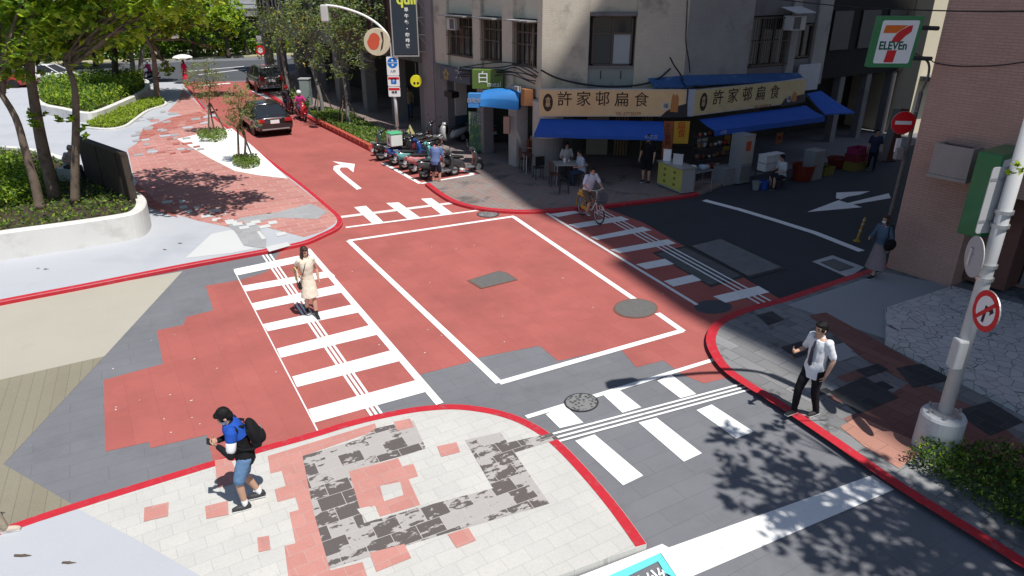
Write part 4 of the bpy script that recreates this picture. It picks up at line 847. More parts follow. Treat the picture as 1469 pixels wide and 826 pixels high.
# near lamp post on a drum base
pb = G(1340, 642, SW); pb.z = SW
t = thing('lamp_post', 'tall pale grey street lamp post on a white drum base at the right pavement', 'lamp post', pb)
hd = (G(890, 555) - G(1112, 554)); hd.z = 0
mb = MB(); mb.tube([(0, 0, .3), (0, 0, 3), (0, 0, 6.1)], [.105, .095, .085], 20); mb.build('pole', grey_paint, t, smooth=True)
ax = V((-.97, -.24, 0)); mb = MB(); mb.tube(spline([V((0, 0, 6.0)), ax * .12 + V((0, 0, 6.6)), ax * .5 + V((0, 0, 7.05)), ax * 1.0 + V((0, 0, 7.3)), ax * 1.7 + V((0, 0, 7.38)), ax * 2.3 + V((0, 0, 7.36))], 6), .05, 10); mb.build('arm', grey_paint, t, smooth=True)
mb = MB(); mb.loft([[ax * (a) + V((-.1 * ax.y * 0, y, 7.35 + z)) for y, z in ((-w_, 0), (-w_ * .7, .06), (w_ * .7, .06), (w_, 0), (w_ * .7, -.05), (-w_ * .7, -.05))] for a, w_ in ((2.2, .06), (2.3, .16), (2.75, .17), (2.85, .12))]); mb.build('lamp_head', grey_paint, t)
mb = MB(); mb.lathe([(.33, 0), (.325, .62), (.3, .66), (.16, .68), (.15, .62)], (0, 0, 0), 28); mb.build('drum_base', mat('white_drum_paint', (.6, .6, .6), .55, .1, 4, stain=(.42, .42, .41), stain_s=5), t, smooth=False)
mb = MB(); mb.lathe([(.2, .68), (.2, .71)], (0, 0, 0), 20)
for k in range(6): mb.box((.24 * math.cos(k * 1.05), .24 * math.sin(k * 1.05), .7), (.03, .03, .08))
mb.build('flange', steel, t)
mb = MB(); mb.box((-.09, -.03, 1.75), (.16, .2, .5)); mb.build('hatch_box', grey_paint, t, bevel=.03)
for z in (2.95, 3.15, 3.75, 3.95): MB().lathe([(.118, z), (.118, z + .05)], (0, 0, 0), 20).build('band', steel, t)
# its no-turn sign, and the two sign backs
q = atY(1414, 446, pb.y - .34); zd = V((-.995, .05, .03)).normalized(); xd = V((0, 0, 1)).cross(zd)
t = thing('no_turn_sign', 'round red and white no turning sign clamped to the near lamp post', 'traffic sign', q, world=True)
m4 = mat4(q, xd, zd); r = .30
face(t, m4, circ(r), 0, steel, 'plate', .02); face(t, m4, circ(r), .002, sign_red, 'red_ring'); face(t, m4, circ(r * .72), .004, sign_white, 'white_face')
face(t, m4, [(-.03, -.17), (.03, -.17), (.03, .02), (.1, .02), (.1, -.03), (.18, .05), (.1, .13), (.1, .08), (-.03, .08)], .006, black, 'turn_arrow')
mb = MB(); mm = m4 @ Matrix.Rotation(R(45), 4, 'Z'); mb.add([mm @ V(p) for p in ((-.24, -.03, .008), (.24, -.03, .008), (.24, .03, .008), (-.24, .03, .008))], [(0, 1, 2, 3)]); mb.build('red_bar', sign_red, t)
q = atY(1428, 287, pb.y + .1); t = thing('rectangular_sign', 'tall plain back of a rectangular grey traffic sign on the near lamp post', 'traffic sign', q, world=True)
xd = V((.97, .22, 0)).normalized(); m4 = mat4(q, xd, V((-.22, .97, 0)))
face(t, m4, rrect(.40, .95, .05), 0, mat('sign_back', (.42, .42, .43), .5, .05), 'plate', .012)
for yy in (-.3, .3): MB().add([m4 @ V(p) for p in ((-.19, yy - .02, -.016), (.19, yy - .02, -.016), (.19, yy + .02, -.016), (-.19, yy + .02, -.016))], [(0, 1, 2, 3)]).build('rail', steel, t)
q = atY(1397, 368, pb.y + .06); t = thing('traffic_sign', 'back of a round grey traffic sign clamped to the near lamp post', 'traffic sign', q, world=True)
m4 = mat4(q, V((.2, .98, 0)), V((-.98, .2, 0))); face(t, m4, circ(.3), 0, MATS['sign_back'], 'plate', .012)
mb = MB(); mb.tube([m4 @ V((.08, -.1, .01)), m4 @ V((.08, .15, .01))], .03, 6); mb.tube([m4 @ V((.0, .0, .01)), m4 @ V((.2, .02, -.05))], .02, 6); mb.build('bracket', steel, t)
# convenience store projecting sign
def seven():
    Y = FB.pt(.25, 0).y - .25
    tl, tr, br, bl = [atY(x, y, Y) for x, y in ((1257, 23), (1324, 23), (1311, 98), (1246, 95))]
    c = (tl + tr + br + bl) / 4; t = thing('store_sign', 'green and white projecting store sign with big orange and red number by the brick wall', 'sign', c, world=True)
    wd_ = ((tr - tl).length + (br - bl).length) / 2; h_ = ((tl - bl).length + (tr - br).length) / 2
    xd = V((1, -.06, 0)).normalized(); zd = V((-.06, -1, 0)).normalized(); m4 = mat4(c, xd, zd)
    sh = .0; W2, H2 = wd_ / 2, h_ / 2
    def P4(k, o=0): return [(-W2 * .93 * k, -H2 * k + o), (W2 * .87 * k, -H2 * k + o), (W2 * 1.02 * k, H2 * k + o), (-W2 * .82 * k, H2 * k + o)]
    def rp(pts, r=.05):
        out = []; n_ = len(pts)
        for i in range(n_):
            p = V((*pts[i], 0)); a = V((*pts[i - 1], 0)); b_ = V((*pts[(i + 1) % n_], 0)); ua = (a - p).normalized(); ub = (b_ - p).normalized()
            for k in range(5): u_ = k / 4; s_ = p + ua * r * (1 - u_) ** 2 + ub * r * u_ ** 2; out.append((s_.x, s_.y))
        return out
    face(t, m4, P4(1.0), .0, green, 'sign_box', .24)
    face(t, m4, rp([(x, y) for x, y in P4(.84)]), .004, sign_white, 'white_face')
    s_ = H2 * .84
    org = mat('logo_orange', (.72, .14, .01), .4, .04)
    face(t, m4, [(-.60 * W2, .42 * s_), (.2 * W2, .42 * s_), (-.02 * W2, .30 * s_), (.0, .30 * s_), (.52 * W2, .75 * s_), (.1 * W2, .75 * s_), (-.5 * W2, .75 * s_)][:1] + [(-.04 * W2, .42 * s_), (.12 * W2, .56 * s_), (.40 * W2, .78 * s_), (-.53 * W2, .78 * s_)], .008, org, 'orange_stripe')
    face(t, m4, [(.0 * W2, .42 * s_), (.15 * W2, .56 * s_), (.44 * W2, .76 * s_), (.60 * W2, .78 * s_), (.58 * W2, .48 * s_), (.36 * W2, .28 * s_), (.16 * W2, .0 * s_), (-.18 * W2, .0 * s_), (-.12 * W2, .22 * s_)], .008, sign_red, 'red_stroke')
    face(t, m4, [(-.27 * W2, -.38 * s_), (.13 * W2, -.38 * s_), (.06 * W2, -.95 * s_), (-.34 * W2, -.95 * s_)], .008, sign_red, 'red_foot')
    text('ELEVEn', .30 * h_ * .75, mat('logo_green', (.0, .09, .05), .4), m4 @ Matrix.Translation((-.07 * W2, -.18 * s_, .008)), t, bold=.006, sx=.82)
    for z in (-.35, .3): MB().tube([m4 @ V((W2 * .9, z, -.12)), m4 @ V((W2 * .9 + .5, z - .02, -.2))], .05, 6).build('bracket', dark_metal, t)
seven()
# no-entry pole by the brick corner
pe = G(1262, 368); tp_ = atY(1309, 128, pe.y)
t = thing('no_entry_post', 'leaning grey post with round red no entry sign in front of brick corner', 'traffic sign', pe, world=True)
top = V((pe.x + .1, pe.y, hz(132, pe)))
mb = MB(); mb.tube([pe, top], [.05, .05], 10); mb.tube(spline([top, top + V((.08, 0, .4)), top + V((-.05, -.05, .75)), top + V((-.5, -.1, .95))], 5), .03, 8); mb.build('pole', mat('stained_pole', (.2, .19, .18), .6, .3, 6, stain=(.42, .42, .4), stain_s=6), t)
q = atY(1296, 176, pe.y - .12); m4 = mat4(q, V((1, -.12, 0)), V((-.12, -1, .03)))
face(t, m4, circ(.29), .0, steel, 'plate', .02); face(t, m4, circ(.285), .003, sign_red, 'red_face'); face(t, m4, [(-.2, -.045), (.2, -.045), (.2, .045), (-.2, .045)], .006, sign_white, 'white_bar')
mb = MB(); q = atY(1288, 208, pe.y - .07); mb.box(q, (.12, .05, .34)); mb.build('white_tag', sign_white, t)
mb = MB(); q = atY(1289, 220, pe.y - .1); mb.box(q, (.2, .14, .3)); mb.build('meter_box', mat('box_grey', (.3, .3, .3), .5), t, bevel=.02)
# yellow flexible post
g = G(1229, 346); t = thing('flexible_post', 'worn yellow flexible traffic post leaning beside the no entry pole', 'bollard', g)
d_ = V((.09, .02, 0)); mb = MB(); mb.tube([(0, 0, .02), d_ * 1.3 + V((0, 0, .72))], [.04, .035], 12); mb.build('post', mat('worn_yellow', (.5, .27, .05), .6, .2, 8), t)
mb = MB(); mb.lathe([(.11, 0), (.1, .03), (.05, .06)], n=14); mb.build('rubber_base', mat('worn_yellow_base', (.38, .24, .03), .7), t)
mb = MB()
for z in (.3, .5, .62): mb.tube([d_ * 1.3 * z / .72 + V((0, 0, z)), d_ * 1.3 * (z + .05) / .72 + V((0, 0, z + .05))], .042, 12)
mb.build('band', mat('pale_band', (.5, .45, .35), .5), t)
# left street lamp with its sign stack
g = G(571, 193, SW); t = thing('lamp_post', 'slim white street lamp post with curved arm and stacked blue signs by parked scooters', 'lamp post', g)
H_ = hz(90, g); HT = hz(11, g)
mb = MB(); mb.tube([(0, 0, 0), (-.05, 0, H_)], [.085, .07], 12); ax = V((-1, .12, 0)).normalized()
mb.tube(spline([V((-.05, 0, H_)), V((-.1, 0, H_ + .9)), ax * .45 + V((0, 0, HT - .95)), ax * 1.2 + V((0, 0, HT - .45)), ax * 2.2 + V((0, 0, HT - .12)), ax * 3.0 + V((0, 0, HT))], 6), .055, 10); mb.build('pole', sign_white, t, smooth=True)
mb = MB(); mb.box(ax * 3.1 + V((0, 0, HT - .35)), (.35, .3, .75)); mb.build('lamp_head', mat('pale_lamp', (.55, .55, .53), .4), t, bevel=.06)
q = G(571, 193, SW); zs = [hz(y, g) for y in (84, 111, 127, 141)]
xd = V((1, 0, 0)); c0 = V((-.02, -.12, 0))
m4 = mat4(c0 + V((0, 0, (zs[0] + zs[1]) / 2)), xd, V((0, -1, 0)))
hh = zs[0] - zs[1]; face(t, m4, rrect(.56, hh, .04), 0, sign_white, 'sign_plate', .02); face(t, m4, circ(.24, 24, 0, hh * .18), .004, sign_blue, 'blue_disc')
face(t, m4, [(-.24, hh * .18 - .012), (.24, hh * .18 - .012), (.24, hh * .18 + .012), (-.24, hh * .18 + .012)], .006, sign_white, 'divider')
for cx, cy in ((0, hh * .18 + .1), (0, hh * .18 - .1)): face(t, m4, circ(.05, 10, cx, cy), .006, sign_white, 'pictogram')
text('人行', .13, black, m4 @ Matrix.Translation((0, -hh * .28, .005)), t)
for k, (za, zb, tx) in enumerate(((zs[1] - .02, zs[2] + .02, 'P'), (zs[2], zs[3], ''))):
    m4 = mat4(c0 + V((0, 0, (za + zb) / 2)), xd, V((0, -1, 0))); h2 = za - zb; face(t, m4, rrect(.56, h2, .04), 0, sign_white, 'sign_plate', .02)
    face(t, m4, [(-.26, h2 / 2 - .16), (.26, h2 / 2 - .16), (.26, h2 / 2 - .05), (-.26, h2 / 2 - .05)], .004, sign_red, 'red_line')
    if k == 0:
        face(t, m4, rrect(.26, .26, .03), .004, sign_blue, 'blue_square') ; text('P', .2, sign_white, m4 @ Matrix.Translation((0, 0, .006)), t)
    else: text('機車', .14, black, m4 @ Matrix.Translation((0, -.03, .005)), t)
# far red sign on a post
g = G(380, 117, SW); t = thing('speed_sign', 'small red round sign on a post at the avenue end of the street', 'traffic sign', g)
z = hz(74, g); mb = MB(); mb.tube([(0, 0, 0), (0, 0, z + .8)], .04, 8); mb.build('pole', steel, t)
m4 = mat4(V((0, -.08, z)), V((1, 0, 0)), V((0, -1, 0))); face(t, m4, circ(.36, 8), 0, sign_red, 'red_face', .02); face(t, m4, circ(.2, 8), .004, sign_white, 'white_face'); mb = MB(); mb.box((0, -.02, z + .75), (.35, .1, .5)); mb.build('sign_back', MATS['sign_back'], t)
# planter walls on the plaza
wallm = mat('white_planter_concrete', (.66, .65, .62), .8, .06, 1.5, 40, .1, stain=(.47, .46, .43), stain_t=(.5, .75), stain_s=1.8); soil = mat('soil', (.06, .045, .03), .95, .3, 5, 30, .5)
def planter(name, label, ring, z1, wd, soil_z):
    """ring: ground outline (world points), wall of width wd"""
    t = thing(name, label, 'planter', (ring[0].x, ring[0].y, SW), world=True); n_ = len(ring); ar = sum(ring[i].x * ring[(i + 1) % n_].y - ring[(i + 1) % n_].x * ring[i].y for i in range(n_))
    if ar < 0: ring = ring[::-1]
    inn_ = []
    for i, p in enumerate(ring):
        tt = (ring[(i + 1) % n_] - ring[i - 1]).normalized(); inn_.append(p + V((-tt.y, tt.x, 0)) * wd)
    vs = [V((p.x, p.y, z)) for P_, z in ((ring, SW), (ring, z1 - .03), ([p.lerp(q, .1) for p, q in zip(ring, inn_)], z1), (inn_, z1), (inn_, soil_z)) for p in P_]
    fs = [(k * n_ + i, k * n_ + (i + 1) % n_, (k + 1) * n_ + (i + 1) % n_, (k + 1) * n_ + i) for k in range(4) for i in range(n_)]
    mb = MB(); mb.add(vs, fs); mb.build('wall', wallm, t); mb = MB(); mb.sheet([q.lerp(p, .02) for p, q in zip(ring, inn_)], soil_z + .01); mb.build('soil', soil, t); return t, inn_
r1 = spline([(-260, 428), (-60, 384), (0, 374), (100, 359), (180, 346), (207, 338), (217, 326), (214, 314), (196, 302), (140, 275), (95, 250), (20, 235), (-120, 240), (-320, 300)], 4)
r1 = [G(x, y, SW) for x, y in r1]
z1 = hz(335, G(0, 373)) ; PLz = .85
pl1, in1 = planter('planter', 'large white curved concrete planter with trees at the left of the plaza', r1, PLz, .28, .72)
r2 = spline([(50, 150), (62, 160), (90, 166), (116, 172), (142, 171), (180, 155), (212, 138), (217, 128), (205, 120), (130, 122), (60, 132)], 4)
pl2, in2 = planter('planter', 'white concrete planter with clipped hedge near the avenue', [G(x, y + 3, SW) for x, y in r2], .62, .3, .5)
r3 = spline([(118, 184), (150, 187), (180, 183), (197, 172), (214, 160), (238, 152), (238, 147), (222, 143), (190, 152), (150, 170)], 4)
pl3, in3 = planter('planter', 'low white edged planter of bright grass in front of the clipped hedge', [G(x, y, SW) for x, y in r3], .2, .15, .16)
# dark timber screen in the planter
a, b = G(131, 292, .72), G(192, 313, .72); d_ = (b - a); d_.z = 0
FS = Frame((a.x, a.y), (d_.x, d_.y), 1); FS = Frame((G(131, 285, .72).x, G(131, 285, .72).y), tuple((G(188, 293, .72) - G(131, 285, .72)).xy), 1)
e0 = G(125, 262, .72); e1 = G(190, 291, .72); FS = Frame((e0.x, e0.y), (e1.x - e0.x, e1.y - e0.y), 1); ln = (e1 - e0).length
t = thing('timber_screen', 'dark weathered timber screen standing in the planter beside the bench', 'screen', e0, world=True)
mb = MB(); hs = hz(222, e1) - .0; nn = 7
wood = mat('dark_timber', (.045, .033, .024), .75, .3, 3, 20, .3, stain=(.10, .06, .03), stain_t=(.6, .7), stain_s=2.5)
for k in range(nn): mb.fbox(FS, ln * k / nn + .006, ln * (k + 1) / nn - .006, .65, hs + .04 * (k % 2) * .3, -.1, .0 + .01 * (k % 3))
mb.build('board', wood, t)
mb = MB(); mb.fbox(FS, -.05, ln + .06, hs + .015, hs + .07, -.14, .06); mb.fbox(FS, ln + .002, ln + .1, .6, hs + .012, -.14, .06); mb.build('frame', mat('dark_timber_frame', (.06, .045, .035), .7, .2), t)
# tree stakes as their own supports
def stakes(label, g, n_=3, h=1.5, r=.55, m=mat('stake_wood', (.12, .09, .06), .8, .2)):
    t = thing('tree_stakes', label, 'tree stakes', g)
    for k in range(n_):
        a = 2 * math.pi * k / n_ + .4; mb = MB(); mb.tube([(r * math.cos(a), r * math.sin(a), 0), (.05 * math.cos(a), .05 * math.sin(a), h)], .035, 6); mb.build('stake', m, t)
    mb = MB(); mb.torus((0, 0, h - .12), .1, .03, 12, 6); mb.build('tie', black, t)
stakes('tripod of brown stakes round the farther young tree on the white paving', G(308, 193, SW))
stakes('pair of brown stakes round the nearer young tree on the white paving', G(350, 232, SW), 3, 1.5, .4)
stakes('dark wooden stakes round the street tree behind the scooters', G(497, 180, SW), 3, 1.6, .7)
stakes('dark wooden stakes round the street tree beside the red scooter rider', G(462, 164, SW), 3, 1.7, .7)
stakes('dark wooden stakes round the street tree behind the parked van', G(412, 138, SW), 3, 1.8, .7)
# white kerb of the scooter bay is part of the road; box and cabinet by the street trees
g = G(441, 150, SW); t = thing('utility_cabinet', 'tall grey green utility cabinet between the street trees', 'cabinet', g)
mb = MB(); mb.box((0, 0, .75), (.6, .5, 1.5)); mb.build('body', mat('cabinet_green', (.2, .25, .24), .5, .1), t, bevel=.03); mb = MB(); mb.box((0, 0, 1.53), (.66, .56, .06)); mb.build('lid', mat('cabinet_lid', (.4, .42, .42), .5), t)
mb = MB(); mb.box((0, -.256, .8), (.5, .01, 1.2)); mb.build('door', mat('cabinet_door', (.24, .29, .28), .5), t)
# bricks edging the grass strip
eb = [V((p.x, p.y, 0)) for p in poly(spline([(455, 175), (490, 192), (536, 215)], 6), SW)]
mb = MB(); brk = mat('edging_brick', (.45, .09, .06), .8, .15, 6)
t = thing('brick_edging', 'row of red edging bricks along the grass strip beside the street', 'edging', (eb[0].x, eb[0].y, SW), world=True)
tot = [0]
for i in range(1, len(eb)): tot.append(tot[-1] + (eb[i] - eb[i - 1]).length)
s_ = .1
while s_ < tot[-1] - .5:
    i = max(k for k in range(len(tot)) if tot[k] <= s_); i = min(i, len(eb) - 2); dd = (eb[i + 1] - eb[i]).normalized(); p = eb[i] + dd * (s_ - tot[i] + .25)
    mb.box((p.x - dd.y * 0, p.y, SW + .09), (.5, .2, .16), math.atan2(dd.y, dd.x)); s_ += .58
mb.build('bricks', brk, t)
# ------------------------------------------------------------------ shop fittings under the awnings
def at(x, y, z=0.): return G(x, y, z)
def plain_table(label, g, rz, top, wd=1.0, dp=.65, h=.74, leg=steel):
    t = thing('table', label, 'table', g, rz); mb = MB(); mb.box((0, 0, h), (wd, dp, .03)); mb.build('tabletop', top, t, bevel=.01)
    for a in (-1, 1):
        for b_ in (-1, 1): mb = MB(); mb.tube([(a * (wd / 2 - .06), b_ * (dp / 2 - .06), 0), (a * (wd / 2 - .08), b_ * (dp / 2 - .08), h - .02)], .018, 6); mb.build('leg', leg, t)
    return t
def stool(label, g, m, rz=0, back=False):
    t = thing('chair' if back else 'stool', label, 'chair' if back else 'stool', g, rz); mb = MB(); mb.box((0, 0, .44), (.36, .36, .035)); mb.build('seat', m, t, bevel=.012)
    for a in (-1, 1):
        for b_ in (-1, 1): mb = MB(); mb.tube([(a * .16, b_ * .16, 0), (a * .13, b_ * .13, .43)], .016, 6); mb.build('leg', dark_metal, t)
    if back:
        mb = MB(); mb.box((0, -.17, .72), (.36, .025, .34)); mb.tube([(-.14, -.16, .45), (-.14, -.17, .6)], .015, 6); mb.tube([(.14, -.16, .45), (.14, -.17, .6)], .015, 6); mb.build('backrest', m, t)
    return t
T1 = at(817, 262, SW); plain_table('pale table where two diners sit below the wide blue awning', T1, .1, mat('pale_laminate', (.42, .40, .36), .4, .06), 1.2, .75)
brw = mat('red_brown_wood', (.13, .045, .03), .6, .2)
T2 = at(765, 247, SW); plain_table('small table between the white pillar and the round pillar', T2, .2, brw, .8, .6)
stool('dark chair facing the pale table beside the round pillar', at(795, 266, SW), brw, -1.4, True)
stool('black stool in front of the pale dining table', at(809, 276, SW), black)
stool('reddish chair with tall back beside the white pillar', at(752, 243, SW), brw, -1.3, True)
stool('dark chair in front of the small table by the round pillar', at(772, 256, SW), black, .3, True)
mb = MB(); 
def jar(label, p, r, h, m, lid=None):
    t = thing('jar', label, 'jar', p); mb = MB(); mb.lathe([(r * .9, 0), (r, .02), (r, h * .8), (r * .7, h)], n=12); mb.build('body', m, t, smooth=True)
    mb = MB(); mb.lathe([(r * .75, h), (r * .75, h + .03)], n=12); mb.build('lid', lid or white, t)
jar('white condiment pot on the pale dining table', T1 + V((-.2, .05, .757)), .05, .14, sign_white); jar('small pink condiment jar on the pale dining table', T1 + V((-.05, -.08, .757)), .04, .1, mat('pink_glaze', (.5, .3, .28), .4))
# yellow menu cart
g = at(942, 265, SW); g2 = at(976, 279, SW); d_ = g2 - g; FQ = Frame((g.x, g.y), (d_.x, d_.y), 1); lq = d_.length
t = thing('menu_cart', 'yellow fronted menu cart with dish pictures standing below the orange boards', 'cart', g, world=True)
MB().fbox(FQ, 0, lq, .14, .98, -.55, -.012).build('body', mat('cart_steel', (.35, .36, .36), .45, .1), t); MB().fbox(FQ, .01, lq - .01, .2, .97, -.011, .004).build('yellow_front', mat('yellow_menu_face', (.52, .50, .12), .5, .1), t)
for i in range(3):
    for j in range(2):
        mb = MB(); mb.add([FQ.pt(lq * (.3 + .4 * j) + .1 * math.cos(k * .7854) * (.7 + .3 * (k % 2)), .36 + .22 * i + .05 * math.sin(k * .7854), .008) for k in range(8)], [tuple(range(8))])
        mb.build('dish_picture', mat('dish_print', (.22, .17, .03), .5, .3, 20), t)
MB().fbox(FQ, -.03, lq + .03, .982, 1.02, -.6, .06).build('counter_top', steel, t)
def box_thing(name, label, cat, p, d, m, rz=0, lid=None):
    t = thing(name, label, cat, p, rz); mb = MB(); mb.box((0, 0, d[2] / 2), d); mb.build('body', m, t, bevel=.012)
    mb = MB(); mb.box((0, 0, d[2] + .012), (d[0] + .02, d[1] + .02, .02)); mb.build('lid', lid or m, t); return t
box_thing('paper_menu', 'white upright paper menu holder on top of the yellow cart', 'menu holder', FQ.pt(lq * .15, 1.02, -.2), (.28, .06, .4), sign_white, -.5)
box_thing('paper_menu', 'white square notice standing on the yellow cart near its right end', 'menu holder', FQ.pt(lq * .6, 1.02, -.2), (.35, .06, .36), mat('notice_white', (.55, .55, .55), .6), -.5)
tile2 = mat('fridge_white', (.27, .275, .28), .45, .08)
fr = at(1058, 262); t = thing('fridge', 'tall white fridge with red notice standing under the alley awning', 'fridge', fr, R(31)); mb = MB(); mb.box((0, 0, .95), (.6, .6, 1.8)); mb.build('cabinet', tile2, t, bevel=.02)
mb = MB(); mb.box((0, -.306, 1.3), (.56, .01, 1.0)); mb.build('door', mat('fridge_door', (.40, .38, .34), .4), t); mb = MB(); mb.box((-.02, -.315, 1.45), (.25, .008, .35)); mb.build('red_notice', mat('notice_red', (.5, .08, .04), .6, .3, 9), t)
mb = MB(); mb.box((0, -.32, .45), (.5, .01, .5)); mb.build('vent', grey_wall, t)
box_thing('freezer', 'low white chest freezer standing left of the tall fridge', 'freezer', at(1042, 262), (.95, .6, .62), tile2, R(31))
t = plain_table('steel kitchen work table with bowls behind the yellow menu cart', at(1000, 275), R(31), mat('dull_steel', (.3, .31, .32), .4, .1, metal=.6), 1.0, .6, .8)
T3 = at(1000, 275)
for i, (dx, dy, r, m) in enumerate(((-.25, .05, .13, sign_white), (.1, -.05, .16, mat('pale_blue_basin', (.35, .45, .52), .5)), (.3, .12, .1, mat('pale_pink_bag', (.45, .32, .32), .6)))):
    t = thing('bowl', ['white bowl at the left end of the steel kitchen table', 'pale blue basin in the middle of the steel kitchen table', 'small pinkish bowl at the right end of the steel kitchen table'][i], 'bowl', T3 + V((dx, dy, .816)))
    mb = MB(); mb.lathe([(r * .5, 0), (r * .9, r * .5), (r, r), (r * .93, r), (r * .8, r * .5), (r * .4, .02)], n=16); mb.build('bowl', m, t, smooth=True)
fm = mat('foam_white', (.55, .55, .56), .7, .05); crt = at(1101, 266)
plain_table('low dark table carrying the stacked white foam boxes', crt, R(31), dark_metal, 1.1, .6, .6, dark_metal)
for i in range(2):
    for j in range(2):
        box_thing('foam_box', ['white foam box at lower left of the stack by the seated worker', 'white foam box at lower right of the stack by the seated worker', 'white foam box at upper left of the stack by the seated worker', 'white foam box at upper right of the stack by the seated worker'][i * 2 + j], 'box', crt + A_ * (-.27 + .5 * j) + V((0, 0, .62 + .3 * i)), (.46, .38, .26), fm, R(31))['group'] = 'foam boxes by the alley worker'
def tub(label, g, r, h, m, cat='bucket'):
    t = thing('bucket', label, cat, g); mb = MB(); mb.lathe([(r * .8, 0), (r, h), (r * 1.06, h), (r * 1.06, h - .03), (r * .95, h - .03), (r * .76, .03)], n=18); mb.build('tub', m, t, smooth=False)
    mb = MB(); mb.torus((0, 0, h), r * 1.03, .015, 20, 6); mb.build('rim', m, t)
tub('blue plastic bucket below the stacked foam boxes', at(1095, 271), .18, .3, mat('bucket_blue', (.03, .09, .4), .4)); tub('big red plastic tub behind the seated worker', at(1150, 258), .42, .6, mat('tub_red', (.22, .03, .015), .6))
tub('white bucket beside the foot of the seated worker', at(1084, 272), .15, .3, tile2); tub('small orange red bowl tub farther along the alley', at(1200, 240), .4, .4, mat('tub_orange', (.16, .02, .018), .6))
box_thing('fridge', 'grey metal cabinet behind the red tub in the alley', 'cabinet', at(1163, 256), (.6, .5, 1.1), tile2, R(31))
def crate(label, g, m, d=(.6, .42, .32), z=0):
    t = thing('crate', label, 'crate', g + V((0, 0, z)), R(31)); mb = MB(); x, y, h = d; th = .02
    for c_, s_ in (((0, -y / 2, h / 2), (x, th, h)), ((0, y / 2, h / 2), (x, th, h)), ((-x / 2, 0, h / 2), (th, y - th, h)), ((x / 2, 0, h / 2), (th, y - th, h)), ((0, 0, .01), (x - th, y - th, .02))): mb.box(c_, s_)
    mb.build('crate_walls', m, t); mb = MB(); mb.box((0, -y / 2 - .012, h - .03), (x + .04, .02, .05)); mb.box((0, y / 2 + .012, h - .03), (x + .04, .02, .05)); mb.build('rim', m, t)
yc = mat('crate_yellow', (.20, .16, .03), .6); rc = mat('crate_red', (.2, .02, .03), .6); pc = mat('crate_magenta', (.28, .02, .09), .6)
crate('yellow crate on the alley floor beside the orange tub', at(1182, 250), yc); crate('yellow crate below the red crates in the alley', at(1225, 243), yc, (.8, .5, .36)); crate('red crate stacked on the yellow crate in the alley', at(1225, 243), rc, (.8, .5, .3), .362); crate('magenta crate on top of the alley stack', at(1225, 243), pc, (.7, .45, .25), .664)
for i, (x, y) in enumerate(((1268, 205), (1279, 203))):
    g = at(x, 232); t = thing('leaning_board', ['pale grey board leaning upright at the alley end', 'wooden board leaning upright at the alley end'][i], 'board', g); mb = MB(); mb.box((0, 0, 1.1), (.3, .05, 2.2), 0, 0, Matrix.Rotation(R(4), 4, 'Y')); mb.build('board', [grey_wall, brw][i], t); mb = MB(); mb.box((0, .1, .03), (.3, .3, .05)); mb.build('foot', dark_metal, t)
# hedge trough and shop side table in front of the left arcade: closed dark door panels
tag(MB().fbox(FL, 4.0, 4.4, SW, 2.2, -2.99, -2.9).build('door_panel', mat('teal_door', (.05, .09, .1), .5)), 'narrow dark teal door panel inside the left arcade', 'door')

q0, q1 = G(78, 258, .7), None
q1 = atY(62, 195, q0.y + .2)
t = thing('leaning_post', 'dark blue leaning post between the tree trunks in the white planter', 'post', q0, world=True)
MB().tube([q0, q1], [.09, .085], 12).build('post', mat('post_blue', (.03, .05, .10), .5, .15), t); MB().tube([q1 - (q1 - q0) * .02, q1 + (q1 - q0) * .03], [.1, .1], 12).build('cap', mat('blue_post_cap', (.04, .06, .12), .5), t)

# denser shop frontage
for i, (x, y, w_, h_, m, lb, tx) in enumerate(((1045, 204, .45, .6, 'amber_board', 'small amber price board hung under the alley awning above the freezer', '麵 40'), (1080, 200, .35, .5, 'pink_white_sign', 'small pink notice hung under the alley awning right of the fridge', '湯'), (1008, 205, .5, .35, 'notice_white', 'small white price board hung behind the steel kitchen table', '扁食 60'), (1118, 198, .4, .45, 'red_brown_board', 'small red brown board hung above the seated alley worker', '飯'))):
    d = 1.1; a, z = FA.px(x, y, d); t = thing('hanging_board', lb, 'sign', FA.pt(a, z, d), world=True)
    MB().fbox(FA, a - w_ / 2, a + w_ / 2, z - h_ / 2, z + h_ / 2, d - .03, d).build('panel', MATS[m] if m in MATS else grey_wall, t)
    text(tx, .18, MATS['dark_red_ink'], FA.mat(a, z, d + .005), t)
    for s_ in (-.4, .4): MB().tube([FA.pt(a + s_ * w_, z + h_ / 2, d - .015), FA.pt(a + s_ * w_, z + h_ / 2 + .35, d - .015)], .008, 4).build('hanger', dark_metal, t)
g = at(1016, 268); t = thing('kitchen_shelf', 'dark kitchen shelf crowded with pots behind the steel work table', 'shelf', g + V((.25, 1.0, 0)), R(31))
for k in range(4): mb = MB(); mb.box((0, 0, .45 + .42 * k), (1.6, .4, .03)); mb.build('shelf_board', dark_metal, t)
for a in (-.78, .78):
    for b_ in (-.18, .18): mb = MB(); mb.box((a, b_, .9), (.03, .03, 1.8)); mb.build('upright', dark_metal, t)
rg_ = random.Random(5); pm = [mat('pot_steel', (.4, .4, .41), .35, .1, metal=.6), mat('pot_brown', (.2, .1, .05), .5), mat('pot_white', (.45, .45, .44), .5), mat('pot_red', (.3, .04, .02), .5)]
